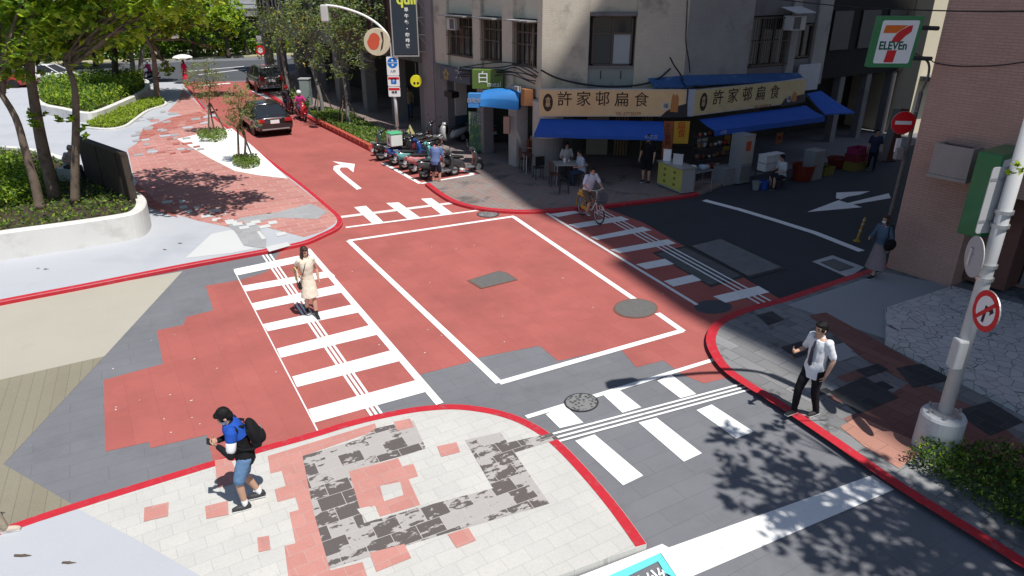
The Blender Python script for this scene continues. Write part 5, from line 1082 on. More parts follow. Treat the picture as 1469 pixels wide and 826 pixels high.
for k in range(4):
    for j in range(6):
        p = t.location + Matrix.Rotation(R(31), 3, 'Z') @ V((-.65 + .26 * j, rg_.uniform(-.06, .06), .467 + .42 * k)); q = thing('pot', 'small kitchen pot on the crowded dark shelf behind the work table', 'pot', p, 0, 'pots on the kitchen shelf'); r_ = rg_.uniform(.06, .11)
        mb = MB(); mb.lathe([(r_ * .8, 0), (r_, .03), (r_, r_ * 1.6), (r_ * .9, r_ * 1.7)], n=12); mb.build('body', rg_.choice(pm), q, smooth=True); mb = MB(); mb.lathe([(r_ * .92, r_ * 1.7), (r_ * .3, r_ * 1.85)], n=12); mb.build('lid', pm[0], q)
# ------------------------------------------------------------------ trees and plants
bark = mat('bark', (.20, .15, .115), .9, .25, 5, 25, .5, stain=(.09, .07, .055), stain_t=(.5, .65), stain_s=4); bark_d = mat('dark_bark', (.07, .055, .04), .9, .3, 6, 25, .5)
lf1 = leafmat('bright_leaf', (.21, .33, .04), (.40, .52, .07), .5); lf2 = leafmat('mid_leaf', (.085, .17, .025), (.17, .28, .04), .45); lf3 = leafmat('dark_leaf', (.025, .065, .015), (.05, .11, .02), .3)
lfy = leafmat('yellow_leaf', (.42, .26, .03), (.5, .36, .06), .35); lfo = leafmat('olive_leaf', (.15, .2, .085), (.27, .33, .14), .4); lfd = leafmat('grey_green_leaf', (.10, .15, .065), (.18, .24, .1), .4)
lfg = leafmat('lime_leaf', (.28, .37, .035), (.44, .53, .07), .5); grs = leafmat('grass_blade', (.08, .13, .02), (.2, .24, .05), .3)
def tree(label, base, trunk, limbs, clumps, dens, size, mats, mix=None, group=None, r0=.16, m=bark, seed=1, name='broadleaf_tree', aspect=1.9, droop=.3, up=.5):
    """trunk: world points from the base; limbs run from the trunk to each clump"""
    t = thing(name, label, 'tree', base, group=group, world=True); n_ = len(trunk)
    mb = MB(); mb.tube(spline(trunk, 4), [r0 * (1 - .55 * i / (4 * (n_ - 1))) * (1.25 if i == 0 else 1) for i in range(4 * (n_ - 1) + 1)], 10); mb.build('trunk', m, t, smooth=True)
    rg = random.Random(seed); mb = MB(); top = trunk[-1]; k = 0
    for c, r in clumps:
        if limbs and k % 1 == 0:
            st = trunk[-1] if k % 2 else trunk[-1].lerp(trunk[-2], .4); mid = st.lerp(c, .5) + V((rg.uniform(-.2, .2), rg.uniform(-.2, .2), rg.uniform(0, .3)))
            mb.tube([st, mid, V(c)], [r0 * .38, r0 * .24, r0 * .08], 6)
            for j in range(3):
                e = V(c) + V((rg.uniform(-1, 1), rg.uniform(-1, 1), rg.uniform(-.4, .6))) * (r if isinstance(r, (int, float)) else r[0]) * .7
                mb.tube([mid.lerp(c, .4), e], [r0 * .12, r0 * .04], 5)
        k += 1
    if mb.v: mb.build('limbs', m, t, smooth=True)
    leaves('crown', cloud(clumps, dens, seed), size, mats, t, up, aspect, seed, None, mix, droop)
    return t
def C_(x, y, Y, r): return (atY(x, y, Y), r)
# plaza trees on the left
b1 = G(58, 300, .7); b2 = G(80, 286, .7); b3 = G(108, 292, .7)
tree('leaning tree nearest the plaza edge in the white planter with bright green leaves', b1, [b1, atY(50, 262, b1.y), atY(36, 215, b1.y - .05), atY(22, 168, b1.y - .1), atY(-8, 120, b1.y - .2)], True,
     [C_(-30, 30, b1.y + .5, 1.5), C_(20, 40, b1.y - .3, 1.2), C_(-20, 90, b1.y, .9), C_(60, 0, b1.y, 1.4), C_(8, 95, b1.y + .3, .8), C_(-15, 130, b1.y + .2, .5), C_(0, -60, b1.y, 1.9), C_(90, -80, b1.y, 1.7)], 62, .25, [lf1, lf2, lfg], [.45, .35, .2], 'plaza trees', .15, seed=3)
tree('thick trunked tree behind the leaning one in the white planter', b2, [b2, atY(62, 215, b2.y), atY(50, 150, b2.y + .1), atY(42, 90, b2.y + .1), atY(45, 50, b2.y)], True,
     [C_(30, 62, b2.y + .7, 1.0), C_(70, 30, b2.y, 1.3), C_(35, 0, b2.y + .5, 1.5), C_(130, 25, b2.y + .6, 1.1), C_(60, -70, b2.y, 2.), C_(150, -60, b2.y, 1.6), C_(45, 92, b2.y + .4, .6), C_(70, 85, b2.y + .5, .7), C_(15, 70, b2.y + 1, .9)], 62, .25, [lf1, lf2, lf3, lfg], [.38, .32, .12, .18], 'plaza trees', .2, seed=4)
tree('straight tree beside the timber screen with leafy sprigs low on its trunk', b3, [b3, atY(108, 230, b3.y), atY(109, 165, b3.y), atY(106, 120, b3.y + .1), atY(92, 85, b3.y + .2)], True,
     [C_(110, 40, b3.y, 1.2), C_(165, 15, b3.y - .2, 1.2), C_(210, 8, b3.y - .3, 1.0), C_(250, -8, b3.y - .4, 1.1), C_(145, 55, b3.y + .3, .7), C_(90, 5, b3.y, 1.2), C_(200, -60, b3.y - .4, 1.8), C_(290, -50, b3.y - .8, 1.4), C_(320, -75, b3.y - .5, 1.4), C_(240, -90, b3.y, 1.5), C_(120, 82, b3.y + .4, .55), C_(165, 62, b3.y + .2, .55), C_(180, 40, b3.y - .2, .5), C_(215, 35, b3.y - .4, .45), C_(270, -110, b3.y + 1.6, 1.5), C_(190, -120, b3.y + 2, 1.6)], 66, .25, [lf1, lf2, lfg], [.42, .3, .28], 'plaza trees', .14, seed=5)
# low sprigs
for i, (x, y, r, lb) in enumerate(((100, 165, .35, 'a'), (125, 185, .3, 'b'), (52, 170, .45, 'c'))):
    bb_ = b3 if i < 2 else b2; p = atY(x, y, bb_.y - .2)
    leaves('sprig', cloud([(p, r)], 260, 40 + i), .22, [lf1, lf2], [o for o in bpy.data.objects if o.get('category') == 'tree'][2 if i < 2 else 1], .5, 1.9, 7 + i)
b5 = G(226, 146, SW)
tree('slim tree with a pale bare trunk near the avenue end of the plaza', b5, [b5, atY(223, 110, b5.y), atY(219, 75, b5.y - .2), atY(205, 45, b5.y - .3)], True,
     [C_(180, 30, b5.y, 2.), C_(240, 28, b5.y + 1, 1.5), C_(222, 62, b5.y + .5, .5), C_(238, 100, b5.y + 1.5, .75), C_(150, 20, b5.y, 2.2), C_(205, -20, b5.y, 3.), C_(300, 20, b5.y + 2, 1.3), C_(325, 35, b5.y + 2, 1.0), C_(310, 70, b5.y + 3, .6)], 70, .34, [lf1, lf2, lf3, lfg], [.35, .3, .15, .2], 'plaza trees', .2, seed=8)
b4 = G(166, 122, .5); tree('dark narrow tree rising from the clipped hedge', b4, [b4, atY(165, 95, b4.y), atY(163, 60, b4.y), atY(160, 30, b4.y)], True, [C_(165, 62, b4.y, 1.5), C_(120, 50, b4.y + 2, 1.8), C_(150, 30, b4.y, 2.2), C_(100, 65, b4.y + 2, 1.3)], 60, .34, [lf2, lf3], None, 'plaza trees', .26, bark_d, 9)
for i, (x, lb) in enumerate(((192, 'grey trunked tree beside the parked avenue scooters'), (204, 'second grey trunk standing against the avenue scooters'))):
    b = G(x, 122, SW); tree(lb, b, [b, atY(x - 2, 90, b.y), atY(x - 8 + 10 * i, 55, b.y), atY(x - 10 + 12 * i, 25, b.y)], True, [C_(x - 20, 35, b.y, 1.6), C_(x + 5, 20, b.y + 1, 1.8)], 55, .34, [lf1, lf2, lf3], None, 'plaza trees', .2, mat('grey_bark', (.22, .21, .2), .9, .2, 4), 12 + i)
# far trees beyond the avenue
for i, (x, y, Y, r, lb) in enumerate(((60, 55, 62, 3.2, 'broad dark green tree beyond the avenue at the far left'), (130, 60, 64, 2.8, 'dark rounded tree beyond the avenue behind the clipped hedge'), (270, 20, 72, 3.4, 'bright broad tree beyond the avenue before the dark arcade'), (225, 60, 70, 1.8, 'small leafy tree beyond the avenue next to the arcade'), (-30, 60, 60, 3.5, 'dense tree beyond the avenue leaving the picture edge'), (350, 50, 74, 2.0, 'low leafy tree beyond the avenue beside the pale panels'), (320, 30, 72, 2.2, 'loose bright tree beyond the avenue with overhanging twigs'))):
    c = atY(x, y, Y); b = V((c.x, c.y, .1)); tree(lb, b, [b, b.lerp(c, .5), c], True, [(c + V((random.uniform(-r, r) * .6, random.uniform(-1, 1), random.uniform(-.3, .6) * r)), r * random.uniform(.5, .75)) for _ in range(5)], 28, .45, [lf2, lf3, lf1], [.45, .4, .15] if i not in (2, 6) else [.3, .1, .6], 'trees beyond the avenue', .22, bark_d, 20 + i)
# street trees on the right of the red street
s1 = G(500, 181, SW); s2 = G(463, 165, SW); s3 = G(413, 139, SW)
mixs = [lfo, lfd, lf3, lfy]
tree('street tree with grey green crown behind the scooter bay', s1, [s1, atY(498, 150, s1.y), atY(494, 118, s1.y), atY(488, 95, s1.y)], True,
     [C_(500, 95, s1.y, 1.0), C_(520, 80, s1.y - .3, .9), C_(480, 75, s1.y, 1.1), C_(505, 50, s1.y, 1.2), C_(465, 95, s1.y, .8), C_(530, 100, s1.y, .45), C_(480, 30, s1.y, 1.3), C_(510, 10, s1.y, 1.3)], 75, .17, mixs, [.48, .38, .13, .01], 'street trees', .11, mat('grey_bark', (.22, .21, .2), .9), 31, aspect=2.4)
tree('street tree with drooping grey green crown and yellow blossom over the rider', s2, [s2, atY(460, 140, s2.y), atY(450, 105, s2.y), atY(440, 75, s2.y)], True,
     [C_(440, 70, s2.y, 1.2), C_(460, 40, s2.y, 1.3), C_(420, 45, s2.y, 1.2), C_(475, 65, s2.y - .3, .8), C_(440, 15, s2.y, 1.5), C_(485, 20, s2.y, 1.1), C_(425, 90, s2.y, .6), C_(470, 105, s2.y, .5)], 65, .17, mixs, [.47, .36, .1, .07], 'street trees', .12, mat('grey_bark', (.22, .21, .2), .9), 32, aspect=2.4)
tree('street tree with tall grey green crown above the parked van', s3, [s3, atY(412, 115, s3.y), atY(405, 80, s3.y), atY(400, 50, s3.y)], True,
     [C_(395, 55, s3.y, 1.5), C_(385, 85, s3.y, .9), C_(415, 30, s3.y, 1.6), C_(375, 30, s3.y, 1.3), C_(400, 5, s3.y, 1.8), C_(430, 60, s3.y, 1.1), C_(372, 60, s3.y, .7)], 55, .18, mixs, [.46, .4, .12, .02], 'street trees', .14, mat('grey_bark', (.22, .21, .2), .9), 33, aspect=2.4)
# young sparse trees on the white paving
y1 = G(309, 192, SW); y2 = G(350, 234, SW); whip = mat('young_bark', (.13, .09, .06), .85, .2)
tree('thin young tree with sparse reddish leaves farther up the white paving', y1, [y1, atY(303, 165, y1.y), atY(300, 140, y1.y), atY(302, 120, y1.y)], True, [C_(295, 128, y1.y, .7), C_(278, 118, y1.y, .55), C_(310, 112, y1.y, .6), C_(285, 102, y1.y, .6), C_(300, 95, y1.y, .45)], 800, .11, [lfo, lfd, leafmat('reddish_leaf', (.25, .11, .06), (.32, .16, .08))], [.5, .35, .15], 'young trees', .045, whip, 41, 'young_tree', 3.)
tree('thin young tree with pale feathery crown at the corner of the white paving', y2, [y2, atY(352, 200, y2.y), atY(346, 175, y2.y), atY(342, 155, y2.y)], True, [C_(345, 160, y2.y, .6), C_(330, 172, y2.y, .45), C_(352, 140, y2.y, .5), C_(335, 140, y2.y, .5), C_(365, 175, y2.y, .3), C_(340, 185, y2.y, .35), C_(345, 125, y2.y, .35)], 1150, .10, [lfo, leafmat('straw_leaf', (.25, .24, .1), (.34, .33, .16)), lfd], [.45, .35, .2], 'young trees', .05, whip, 42, 'young_tree', 3.)
# tree outside the frame that throws the dappled shade at the lower right
def shade_of(x, y, z): return G(x, y) + V((SUNV.x, SUNV.y, 0)) * (z / SUNV.z) + V((0, 0, z))
b6 = V((9.6, 4.6, SW))
cl6 = [(shade_of(x, y, z), r) for x, y, z, r in ((1085, 650, 9.4, .85), (1150, 700, 9.8, .95), (1085, 728, 9.5, .6), (1210, 765, 9.7, 1.0), (1300, 775, 9.9, 1.15), (1390, 760, 9.6, 1.15), (1240, 700, 10.2, .8), (1330, 715, 9.9, .9), (1440, 800, 9.6, 1.2), (1190, 835, 9.5, .6), (1130, 610, 9.6, .5), (1040, 690, 9.6, .4), (1480, 720, 10., 1.2))]
tree('street tree outside the picture whose dappled shade falls on the lower road', b6, [b6, b6 + V((-.2, 0, 3)), b6 + V((-.6, -.2, 6)), V((8.4, 4.2, 8.2))], True, cl6, 105, .2, [lf2, lf3, lf1], None, None, .17, seed=51)
# leaf tip at the right picture edge
p = atY(1458, 243, 8.2); tb = thing('twig', 'leafy twig reaching in at the right picture edge by the lamp post', 'twig', p, world=True)
MB().tube([p + V((.9, .0, .15)), p + V((.3, 0, .05)), p], [.015, .008, .004], 5).build('stem', bark, tb); leaves('leaf_cluster', cloud([(p, .12), (p + V((.15, 0, .05)), .16)], 3200, 3), .10, [lfg, lf1], tb, .5, 2.6, 5)
# ground cover
def cover_plants(name, label, cat, ring, n_, h, size, mats, z, seed=1, kind=None, mix=None, up=.1, mound=0., aspect=2.2):
    q = in_poly(ring, n_, seed); rg = np.random.default_rng(seed); c = np.array([(p.x, p.y) for p in ring]).mean(0)
    zz = z + h * rg.uniform(0, 1, n_) ** .8 * (.55 + .45 * np.array([noise.noise(V((a * 1.4, b_ * 1.4, seed))) * .5 + .5 for a, b_ in q]) * 2 * .8)
    pos = np.column_stack([q[:, 0], q[:, 1], zz]); o = leaves(name, pos, size, mats, None, up, aspect, seed, (c[0], c[1], z), mix)
    return tag(o, label, cat, None, kind)
cover_plants('ground_cover', 'leafy green ground cover filling the big white planter', 'ground cover', in1, 9500, .22, .12, [lf2, lf3, grs, lf1], .72, 3, 'stuff', [.4, .3, .15, .15])
ring = [G(x, y, .72) for x, y in ((-150, 265), (0, 245), (50, 250), (72, 268), (60, 290), (20, 300), (-150, 330))]
cover_plants('shrub_bed', 'waist high bright green shrubs growing at the back of the white planter', 'shrubs', ring, 9000, .75, .15, [lf1, lf2, lf3, lfg], .75, 4, None, [.35, .35, .15, .15])
cover_plants('hedge', 'clipped dense green hedge filling the planter near the avenue', 'hedge', in2, 11000, .95, .2, [lf2, lf3, lf1, lfg], .5, 5, None, [.4, .25, .2, .15])
cover_plants('grass', 'bright green grass in the low white edged planter', 'grass', in3, 5000, .3, .16, [grs, lf1, lfg], .16, 6, 'stuff', [.3, .35, .35])
for (x, y, w_, lb) in ((305, 197, 22, 'tuft of dry green plants round the farther young tree'), (354, 235, 20, 'tuft of dry green plants round the nearer young tree')):
    cover_plants('plant_tuft', lb, 'plants', [G(a, b_, SW) for a, b_ in oval(x, y, w_, 8, 14)], 900, .32, .13, [grs, lf2, lfo], SW, 7 + x)
ring = [G(x, y, SW) for x, y in ((443, 162), (470, 158), (505, 167), (560, 196), (548, 213), (534, 212), (490, 189), (455, 172))]
cover_plants('grass', 'green grass strip under the street trees beside the scooter bay', 'grass', ring, 7000, .28, .16, [grs, lf2, lfo, lf3], SW, 9, 'stuff', [.35, .3, .2, .15])
cover_plants('grass', 'grass patch round the stakes beside the parked van', 'grass', [G(x, y, SW) for x, y in ((405, 140), (425, 134), (445, 150), (440, 160), (425, 156))], 1500, .4, .2, [grs, lf2, lfo], SW, 10, 'stuff')
ring = [G(x, y, SW) for x, y in ((1296, 664), (1330, 645), (1385, 655), (1440, 660), (1560, 720), (1600, 820), (1469, 770), (1400, 728), (1340, 690))]
cover_plants('low_shrubs', 'leafy low shrubs darkened for shade behind the red kerb at the lower right', 'shrubs', ring, 6500, .42, .065, [lf2, lf3, lf1], SW, 11, None, [.25, .65, .1])  # mix weighted to dark leaves to stand in for tree shade
FH = [FF.pt(-10, 0, 8), FF.pt(75, 0, 8), FF.pt(75, 0, 6.2), FF.pt(-10, 0, 6.2)]
cover_plants('avenue_hedge', 'long clipped hedge along the far side of the avenue', 'hedge', FH, 12000, 1.5, .5, [lf2, lf3, lf1], .1, 12, None, [.5, .2, .3])
struct(MB().prism([FF.pt(-20, 0, 10), FF.pt(80, 0, 10), FF.pt(80, 0, 6.1), FF.pt(-20, 0, 6.1)], 0, .10), 'verge', mat('verge_earth', (.36, .34, .22), .9))
# ------------------------------------------------------------------ vehicles
def az_rz(az): return -R(az)
def loc_dir(az): return V((math.sin(R(az)), math.cos(R(az)), 0))
plate_w = mat('plate_white', (.75, .75, .75), .5, .03); tail_red = mat('tail_lamp_red', (.35, .01, .015), .2, .1, coat=.6); lampw = mat('lamp_clear', (.6, .6, .6), .15, .05, coat=.5)
def wheel_into(t, x, y, r, wd, name='wheel'):
    m = Matrix.Translation((x, y, r)) @ Matrix.Rotation(R(90), 4, 'Y'); mb = MB()
    mb.lathe([(r * .6, -wd / 2), (r * .93, -wd / 2), (r, -wd * .3), (r, wd * .3), (r * .93, wd / 2), (r * .6, wd / 2)], (0, 0, 0), 22, 0, m); w_ = mb.build(name, rubber, t, smooth=False)
    mb = MB(); mb.lathe([(r * .58, -wd * .42), (r * .62, -wd * .5), (r * .62, wd * .5), (r * .58, wd * .42)], (0, 0, 0), 20, 0, m)
    for k in range(5):
        for s in (-1, 1):
            a = k * 2 * math.pi / 5; mb.box(m @ V((r * .3 * math.cos(a), r * .3 * math.sin(a), s * wd * .45)), (.02, r * .16, r * .6), 0, 0, m.to_3x3().to_4x4() @ Matrix.Rotation(a, 4, 'Z') @ Matrix.Rotation(R(90), 4, 'Y') @ Matrix.Rotation(R(90), 4, 'X'))
    mb.build('rim', chrome, w_); return w_
def car(label, cat, loc, az, paint, kind='sedan', name='parked_car', detail=True):
    t = thing(name, label, cat, loc, az_rz(az))
    if kind == 'sedan': L, W_, H, belt, zb = 4.7, .9, 1.44, .93, .24; gh = ((-1.85, .76, .98), (-1.05, .58, 1.40), (-.3, .6, 1.44), (.35, .58, 1.40), (1.25, .76, .93))
    else: L, W_, H, belt, zb = 4.4, .92, 1.72, 1.05, .3; gh = ((-2.05, .78, 1.06), (-1.75, .66, 1.64), (-.5, .68, 1.72), (.35, .64, 1.64), (1.15, .78, 1.04))
    h = L / 2
    if kind == 'sedan': st = [(-h, .80, .40, .86), (-h + .06, .86, .30, .95), (-h + .5, W_ * .98, zb, .98), (-1.2, W_, zb, .96), (0, W_, zb, .94), (1.2, W_ * .99, zb, .90), (h - .6, W_ * .97, zb, .80), (h - .12, W_ * .88, .3, .68), (h, .74, .36, .58)]
    else: st = [(-h, .84, .42, 1.0), (-h + .05, .9, .34, 1.06), (-h + .5, W_, zb, 1.07), (0, W_, zb, 1.05), (1.15, W_, zb, 1.02), (h - .5, W_ * .97, zb, .95), (h - .1, W_ * .9, .34, .84), (h, .76, .4, .7)]
    rings = []
    for y, w_, z0, z1 in st:
        half = [(w_ * .0, z0), (w_ * .86, z0), (w_ * .97, z0 + .1), (w_, z0 + (z1 - z0) * .45), (w_ * .985, z1 - .12), (w_ * .9, z1 - .015), (w_ * .5, z1 + .012), (0, z1 + .016)]
        rings.append([V((x, y, z)) for x, z in half] + [V((-x, y, z)) for x, z in half[-2:0:-1]])
    mb = MB(); mb.loft(rings); b = mb.build('body', paint, t, smooth=True)
    # glasshouse
    rings = [[V((gh[0][1], gh[0][0], gh[0][2])), V((-gh[0][1], gh[0][0], gh[0][2]))]]
    base = belt - .03; mb = MB(); (y0, w0, z0), (y1, w1, z1), (y2, w2, z2), (y3, w3, z3), (y4, w4, z4) = gh
    vs = [(-w0, y0, z0 - .05), (w0, y0, z0 - .05), (w4, y4, z4 - .05), (-w4, y4, z4 - .05), (-w1, y1, z1), (w1, y1, z1), (w2, y2, z2 - .02), (w3, y3, z3), (-w3, y3, z3), (-w2, y2, z2 - .02), (-W_ * .93, y2, belt - .04), (W_ * .93, y2, belt - .04)]
    mb.add([V(v) for v in vs], [(0, 1, 5, 4), (2, 3, 8, 7), (1, 11, 6, 5), (11, 2, 7, 6), (10, 0, 4, 9), (3, 10, 9, 8), (4, 5, 6, 9), (9, 6, 7, 8)]); mb.build('windows', glass_dark, t)
    mb = MB(); rs = []
    for (y, w_, z) in ((y1 - .05, w1 * .95, z1 - .01), (y1 + .1, w1 + .015, z1 + .02), (y2, w2 + .015, z2 + .01), (y3 - .1, w3 + .015, z3 + .02), (y3 + .05, w3 * .95, z3 - .01)):
        rs.append([V((-w_, y, z - .03)), V((-w_ * .8, y, z + .02)), V((0, y, z + .035)), V((w_ * .8, y, z + .02)), V((w_, y, z - .03)), V((0, y, z - .035))])
    mb.loft(rs); mb.build('roof', paint, t, smooth=True)
    mb = MB()
    for s in (-1, 1):
        for a, c in (((s * w0, y0, z0 - .03), (s * w1, y1, z1)), ((s * w4, y4, z4 - .03), (s * w3, y3, z3)), ((s * W_ * .93, y2, belt - .03), (s * w2, y2, z2 - .02))): mb.tube([V(a), V(c)], .035, 6)
    mb.build('window_pillar', paint, t)
    r = .32 if kind == 'sedan' else .35
    for s in (-1, 1):
        for y in (-h + .95, h - .9):
            wheel_into(t, s * (W_ - .1), y, r, .21)
            mb = MB(); mb.lathe([(r * 1.18, -.02), (r * 1.18, .012)], (s * (W_ - .008), y, r), 22, 0, Matrix.Rotation(R(90), 4, 'Y')); mb.build('wheel_arch', black, t)
    for s in (-1, 1):
        mb = MB(); mb.box((s * .64, -h + .03, .80 if kind == 'sedan' else .98), (.34, .16, .17 if kind == 'sedan' else .28)); mb.build('tail_light', tail_red, t, bevel=.03)
        mb = MB(); mb.box((s * .62, h - .07, .62 if kind == 'sedan' else .76), (.34, .16, .14)); mb.build('headlight', lampw, t, bevel=.03)
        mb = MB(); mb.ell((s * (W_ + .08), .95, belt + .06), (.1, .06, .075), 10); mb.tube([(s * (W_ - .05), .95, belt + .02), (s * (W_ + .05), .95, belt + .05)], .02, 6); mb.build('mirror', paint, t, smooth=True)
        mb = MB()
        for y in (-.75, .3): mb.box((s * (W_ + .004), y, belt - .14), (.02, .2, .03))
        mb.build('handle', chrome if kind == 'sedan' else paint, t)
    mb = MB(); mb.box((0, -h - .005, .74 if kind == 'sedan' else .86), (.42, .02, .17)); mb.build('licence_plate', plate_w, t)
    mb = MB(); mb.box((0, -h + .04, .46), (1.62, .16, .2)); mb.build('rear_bumper', paint if kind == 'sedan' else mat('bumper_grey', (.14, .14, .15), .5), t, bevel=.05); mb = MB(); mb.box((0, -h - .03, .4), (1.3, .05, .05)); mb.build('bumper_strip', mat('trim_grey', (.3, .3, .3), .4), t)
    mb = MB(); mb.box((0, -h + .01, .885 if kind == 'sedan' else 1.02), (.7, .05, .04)); mb.build('boot_trim', chrome, t)
    return t
blk_car = mat('black_car_paint', (.016, .014, .016), .2, .1, spec=.6, coat=1.); grey_car = mat('bronze_grey_car_paint', (.11, .105, .1), .25, .08, metal=.6, coat=1.)
d_ = loc_dir(-31); g = G(397, 196); car('black sedan driving away up the red street beyond the turn arrow', 'car', g + d_ * 2.3, -31, blk_car, 'sedan', 'sedan_car')
g = G(393, 134); car('grey van parked at the kerb under the street trees near the avenue', 'van', g + d_ * 2.2, -31, grey_car, 'suv', 'parked_van')
car('red car half hidden by the plaza trees on the avenue', 'car', G(2, 126) , 88, mat('red_car_paint', (.35, .02, .02), .25, .05, coat=1.), 'sedan', 'avenue_car'); car('white car seen between the plaza tree trunks on the avenue', 'car', G(72, 121), 88, mat('white_car_paint', (.7, .7, .7), .25, .03, coat=1.), 'sedan', 'avenue_car')
# scooters
sc_body = mat('scooter_black', (.02, .02, .022), .25, .2, coat=.8); seatm = mat('seat_vinyl', (.015, .015, .016), .6)
for nm, c in (('scooter_white', (.6, .6, .6)), ('scooter_blue', (.02, .08, .3)), ('scooter_teal', (.12, .42, .40)), ('scooter_pink', (.55, .2, .2)), ('scooter_red', (.42, .02, .03)), ('scooter_grey', (.16, .17, .18)), ('scooter_silver', (.4, .4, .4)), ('scooter_dark_green', (.03, .06, .05)), ('scooter_maroon', (.12, .02, .03)), ('scooter_charcoal', (.05, .05, .055))): mat(nm, c, .25, .08, coat=.8)
def make_scooter(loc, rz, label, box=None):
    t = thing('scooter', label, 'scooter', loc, rz)
    for y in (-.62, .62):
        m = Matrix.Translation((0, y, .235)) @ Matrix.Rotation(R(90), 4, 'Y'); mb = MB(); mb.torus((0, 0, 0), .175, .058, 20, 8, 0, m); w_ = mb.build('wheel', rubber, t, smooth=True)
        mb = MB(); mb.lathe([(.13, -.04), (.135, 0), (.13, .04)], (0, 0, 0), 14, 0, m); mb.build('rim', steel, w_)
    def sec(y, w_, z0, z1): return [V((w_ * a, y, z0 + (z1 - z0) * b)) for a, b in ((-.6, 0), (.6, 0), (1, .35), (.85, .85), (.45, 1), (-.45, 1), (-.85, .85), (-1, .35))]
    mb = MB(); mb.loft([sec(-.95, .06, .58, .72), sec(-.8, .13, .48, .75), sec(-.5, .18, .34, .72), sec(-.2, .19, .28, .66), sec(-.02, .16, .26, .5), sec(.05, .14, .24, .32)]); mb.build('rear_body', sc_body, t, smooth=True)
    mb = MB(); mb.box((0, .2, .27), (.34, .42, .07)); mb.build('footboard', MATS['bumper_grey'] if 'bumper_grey' in MATS else rubber, t, bevel=.02)
    mb = MB(); mb.loft([[V((a * w_, y + (.04 if abs(a) > .7 else .1), z)) for a in (-1, -.6, 0, .6, 1)] + [V((a * w_ * .9, y - .05, z)) for a in (1, .4, -.4, -1)] for y, z, w_ in ((.36, .22, .12), (.46, .36, .19), (.50, .6, .19), (.45, .8, .15), (.40, .9, .08))]); mb.build('front_shield', sc_body, t, smooth=True)
    mb = MB(); mb.loft([sec(-.85, .09, .74, .79), sec(-.6, .15, .72, .81), sec(-.3, .15, .67, .77), sec(-.02, .1, .64, .72)]); mb.build('seat', seatm, t, smooth=True)
    mb = MB(); mb.loft([[V((.075 * math.cos(a), .62 + .27 * math.sin(b), .26 + .26 * math.cos(b))) + V((.0, 0, .0)) if False else V((.07 * k, .62 + .27 * math.sin(b), .24 + .27 * math.cos(b) + (.02 if abs(k) < 1 else 0))) for k in (-1, 0, 1)] + [V((.06 * k, .62 + .25 * math.sin(b), .24 + .25 * math.cos(b))) for k in (1, -1)] for a, b in [(0, q) for q in (-1.3, -.8, -.3, .2, .8)]]); mb.build('front_fender', sc_body, t, smooth=True)
    mb = MB(); mb.tube([V((-.33, .27, 1.02)), V((-.15, .33, 1.0)), V((0, .36, .98)), V((.15, .33, 1.0)), V((.33, .27, 1.02))], .02, 6); mb.tube([V((0, .36, .98)), V((0, .6, .25))], .03, 6); mb.build('handlebar', dark_metal, t)
    mb = MB(); mb.ell((0, .37, .95), (.13, .12, .085), 12); mb.build('cowl', sc_body, t, smooth=True)
    mb = MB(); mb.ell((0, .465, .92), (.075, .035, .045), 10); mb.build('headlight', mat('scooter_lamp', (.3, .3, .31), .15, .05, coat=.5), t, smooth=True)
    for s in (-1, 1):
        mb = MB(); mb.tube([V((s * .25, .29, 1.02)), V((s * .36, .31, 1.2))], .009, 5); mb.ell((s * .37, .31, 1.23), (.06, .018, .045), 10); mb.build('mirror', dark_metal, t)
    mb = MB(); mb.box((0, -.96, .66), (.16, .06, .07)); mb.build('tail_light', tail_red, t, bevel=.015)
    mb = MB(); mb.box((0, -.99, .50), (.24, .012, .14), 0, 0, Matrix.Rotation(R(-18), 4, 'X')); mb.build('licence_plate', plate_w, t)
    mb = MB(); mb.tube([V((.15, -.25, .24)), V((.17, -.7, .28)), V((.17, -.9, .33))], [.03, .055, .05], 8); mb.build('exhaust', dark_metal, t)
    mb = MB(); mb.tube([V((-.12, -.8, .8)), V((-.1, -1.0, .82)), V((.1, -1.0, .82)), V((.12, -.8, .8))], .012, 5); mb.build('grab_rail', steel, t)
    return t
bay = 'scooters parked in and around the street bay'
sA = 59.
def rear(x, y, az, z=0): return G(x, y, z) + loc_dir(az) * .75
sco = make_scooter(rear(543, 231, sA), az_rz(sA), 'big black scooter at the left end of the bay beside grass'); sco['group'] = bay
for x, y, az, m, lb, z in ((562, 238, 58, 'scooter_blue', 'blue scooter second from the grass end of the bay', 0), (576, 244, 61, 'scooter_teal', 'teal and white scooter in the middle of the bay', 0), (590, 250, 57, 'scooter_pink', 'pinkish scooter beside the teal one in the bay', 0), (605, 258, 62, 'scooter_charcoal', 'charcoal scooter at the white line left of the man in blue', 0),
                          (583, 215, -122, 'scooter_dark_green', 'dark green scooter in the back row behind the warning sign', SW), (598, 219, -118, 'scooter_charcoal', 'charcoal scooter in the back row of the bay', SW), (612, 222, -121, 'scooter_maroon', 'maroon fronted scooter in the back row near the man in blue', SW), (640, 252, 64, 'scooter_charcoal', 'charcoal scooter to the right of the man in blue', 0), (627, 224, -120, 'scooter_black', 'black scooter in the back row behind the man in blue', SW),
                          (650, 200, -125, 'scooter_black', 'black scooter parked inside the arcade left of the green banner', SW), (667, 203, -130, 'scooter_silver', 'silver scooter in the dark arcade just left of the green banner', SW), (706, 205, -30, 'scooter_charcoal', 'dark scooter deep in the arcade behind the white pillar', SW)):
    c = copy_tree(sco, rear(x, y, az, z), az_rz(az), lb, {'scooter_black': m}); c['group'] = bay
ride = {}
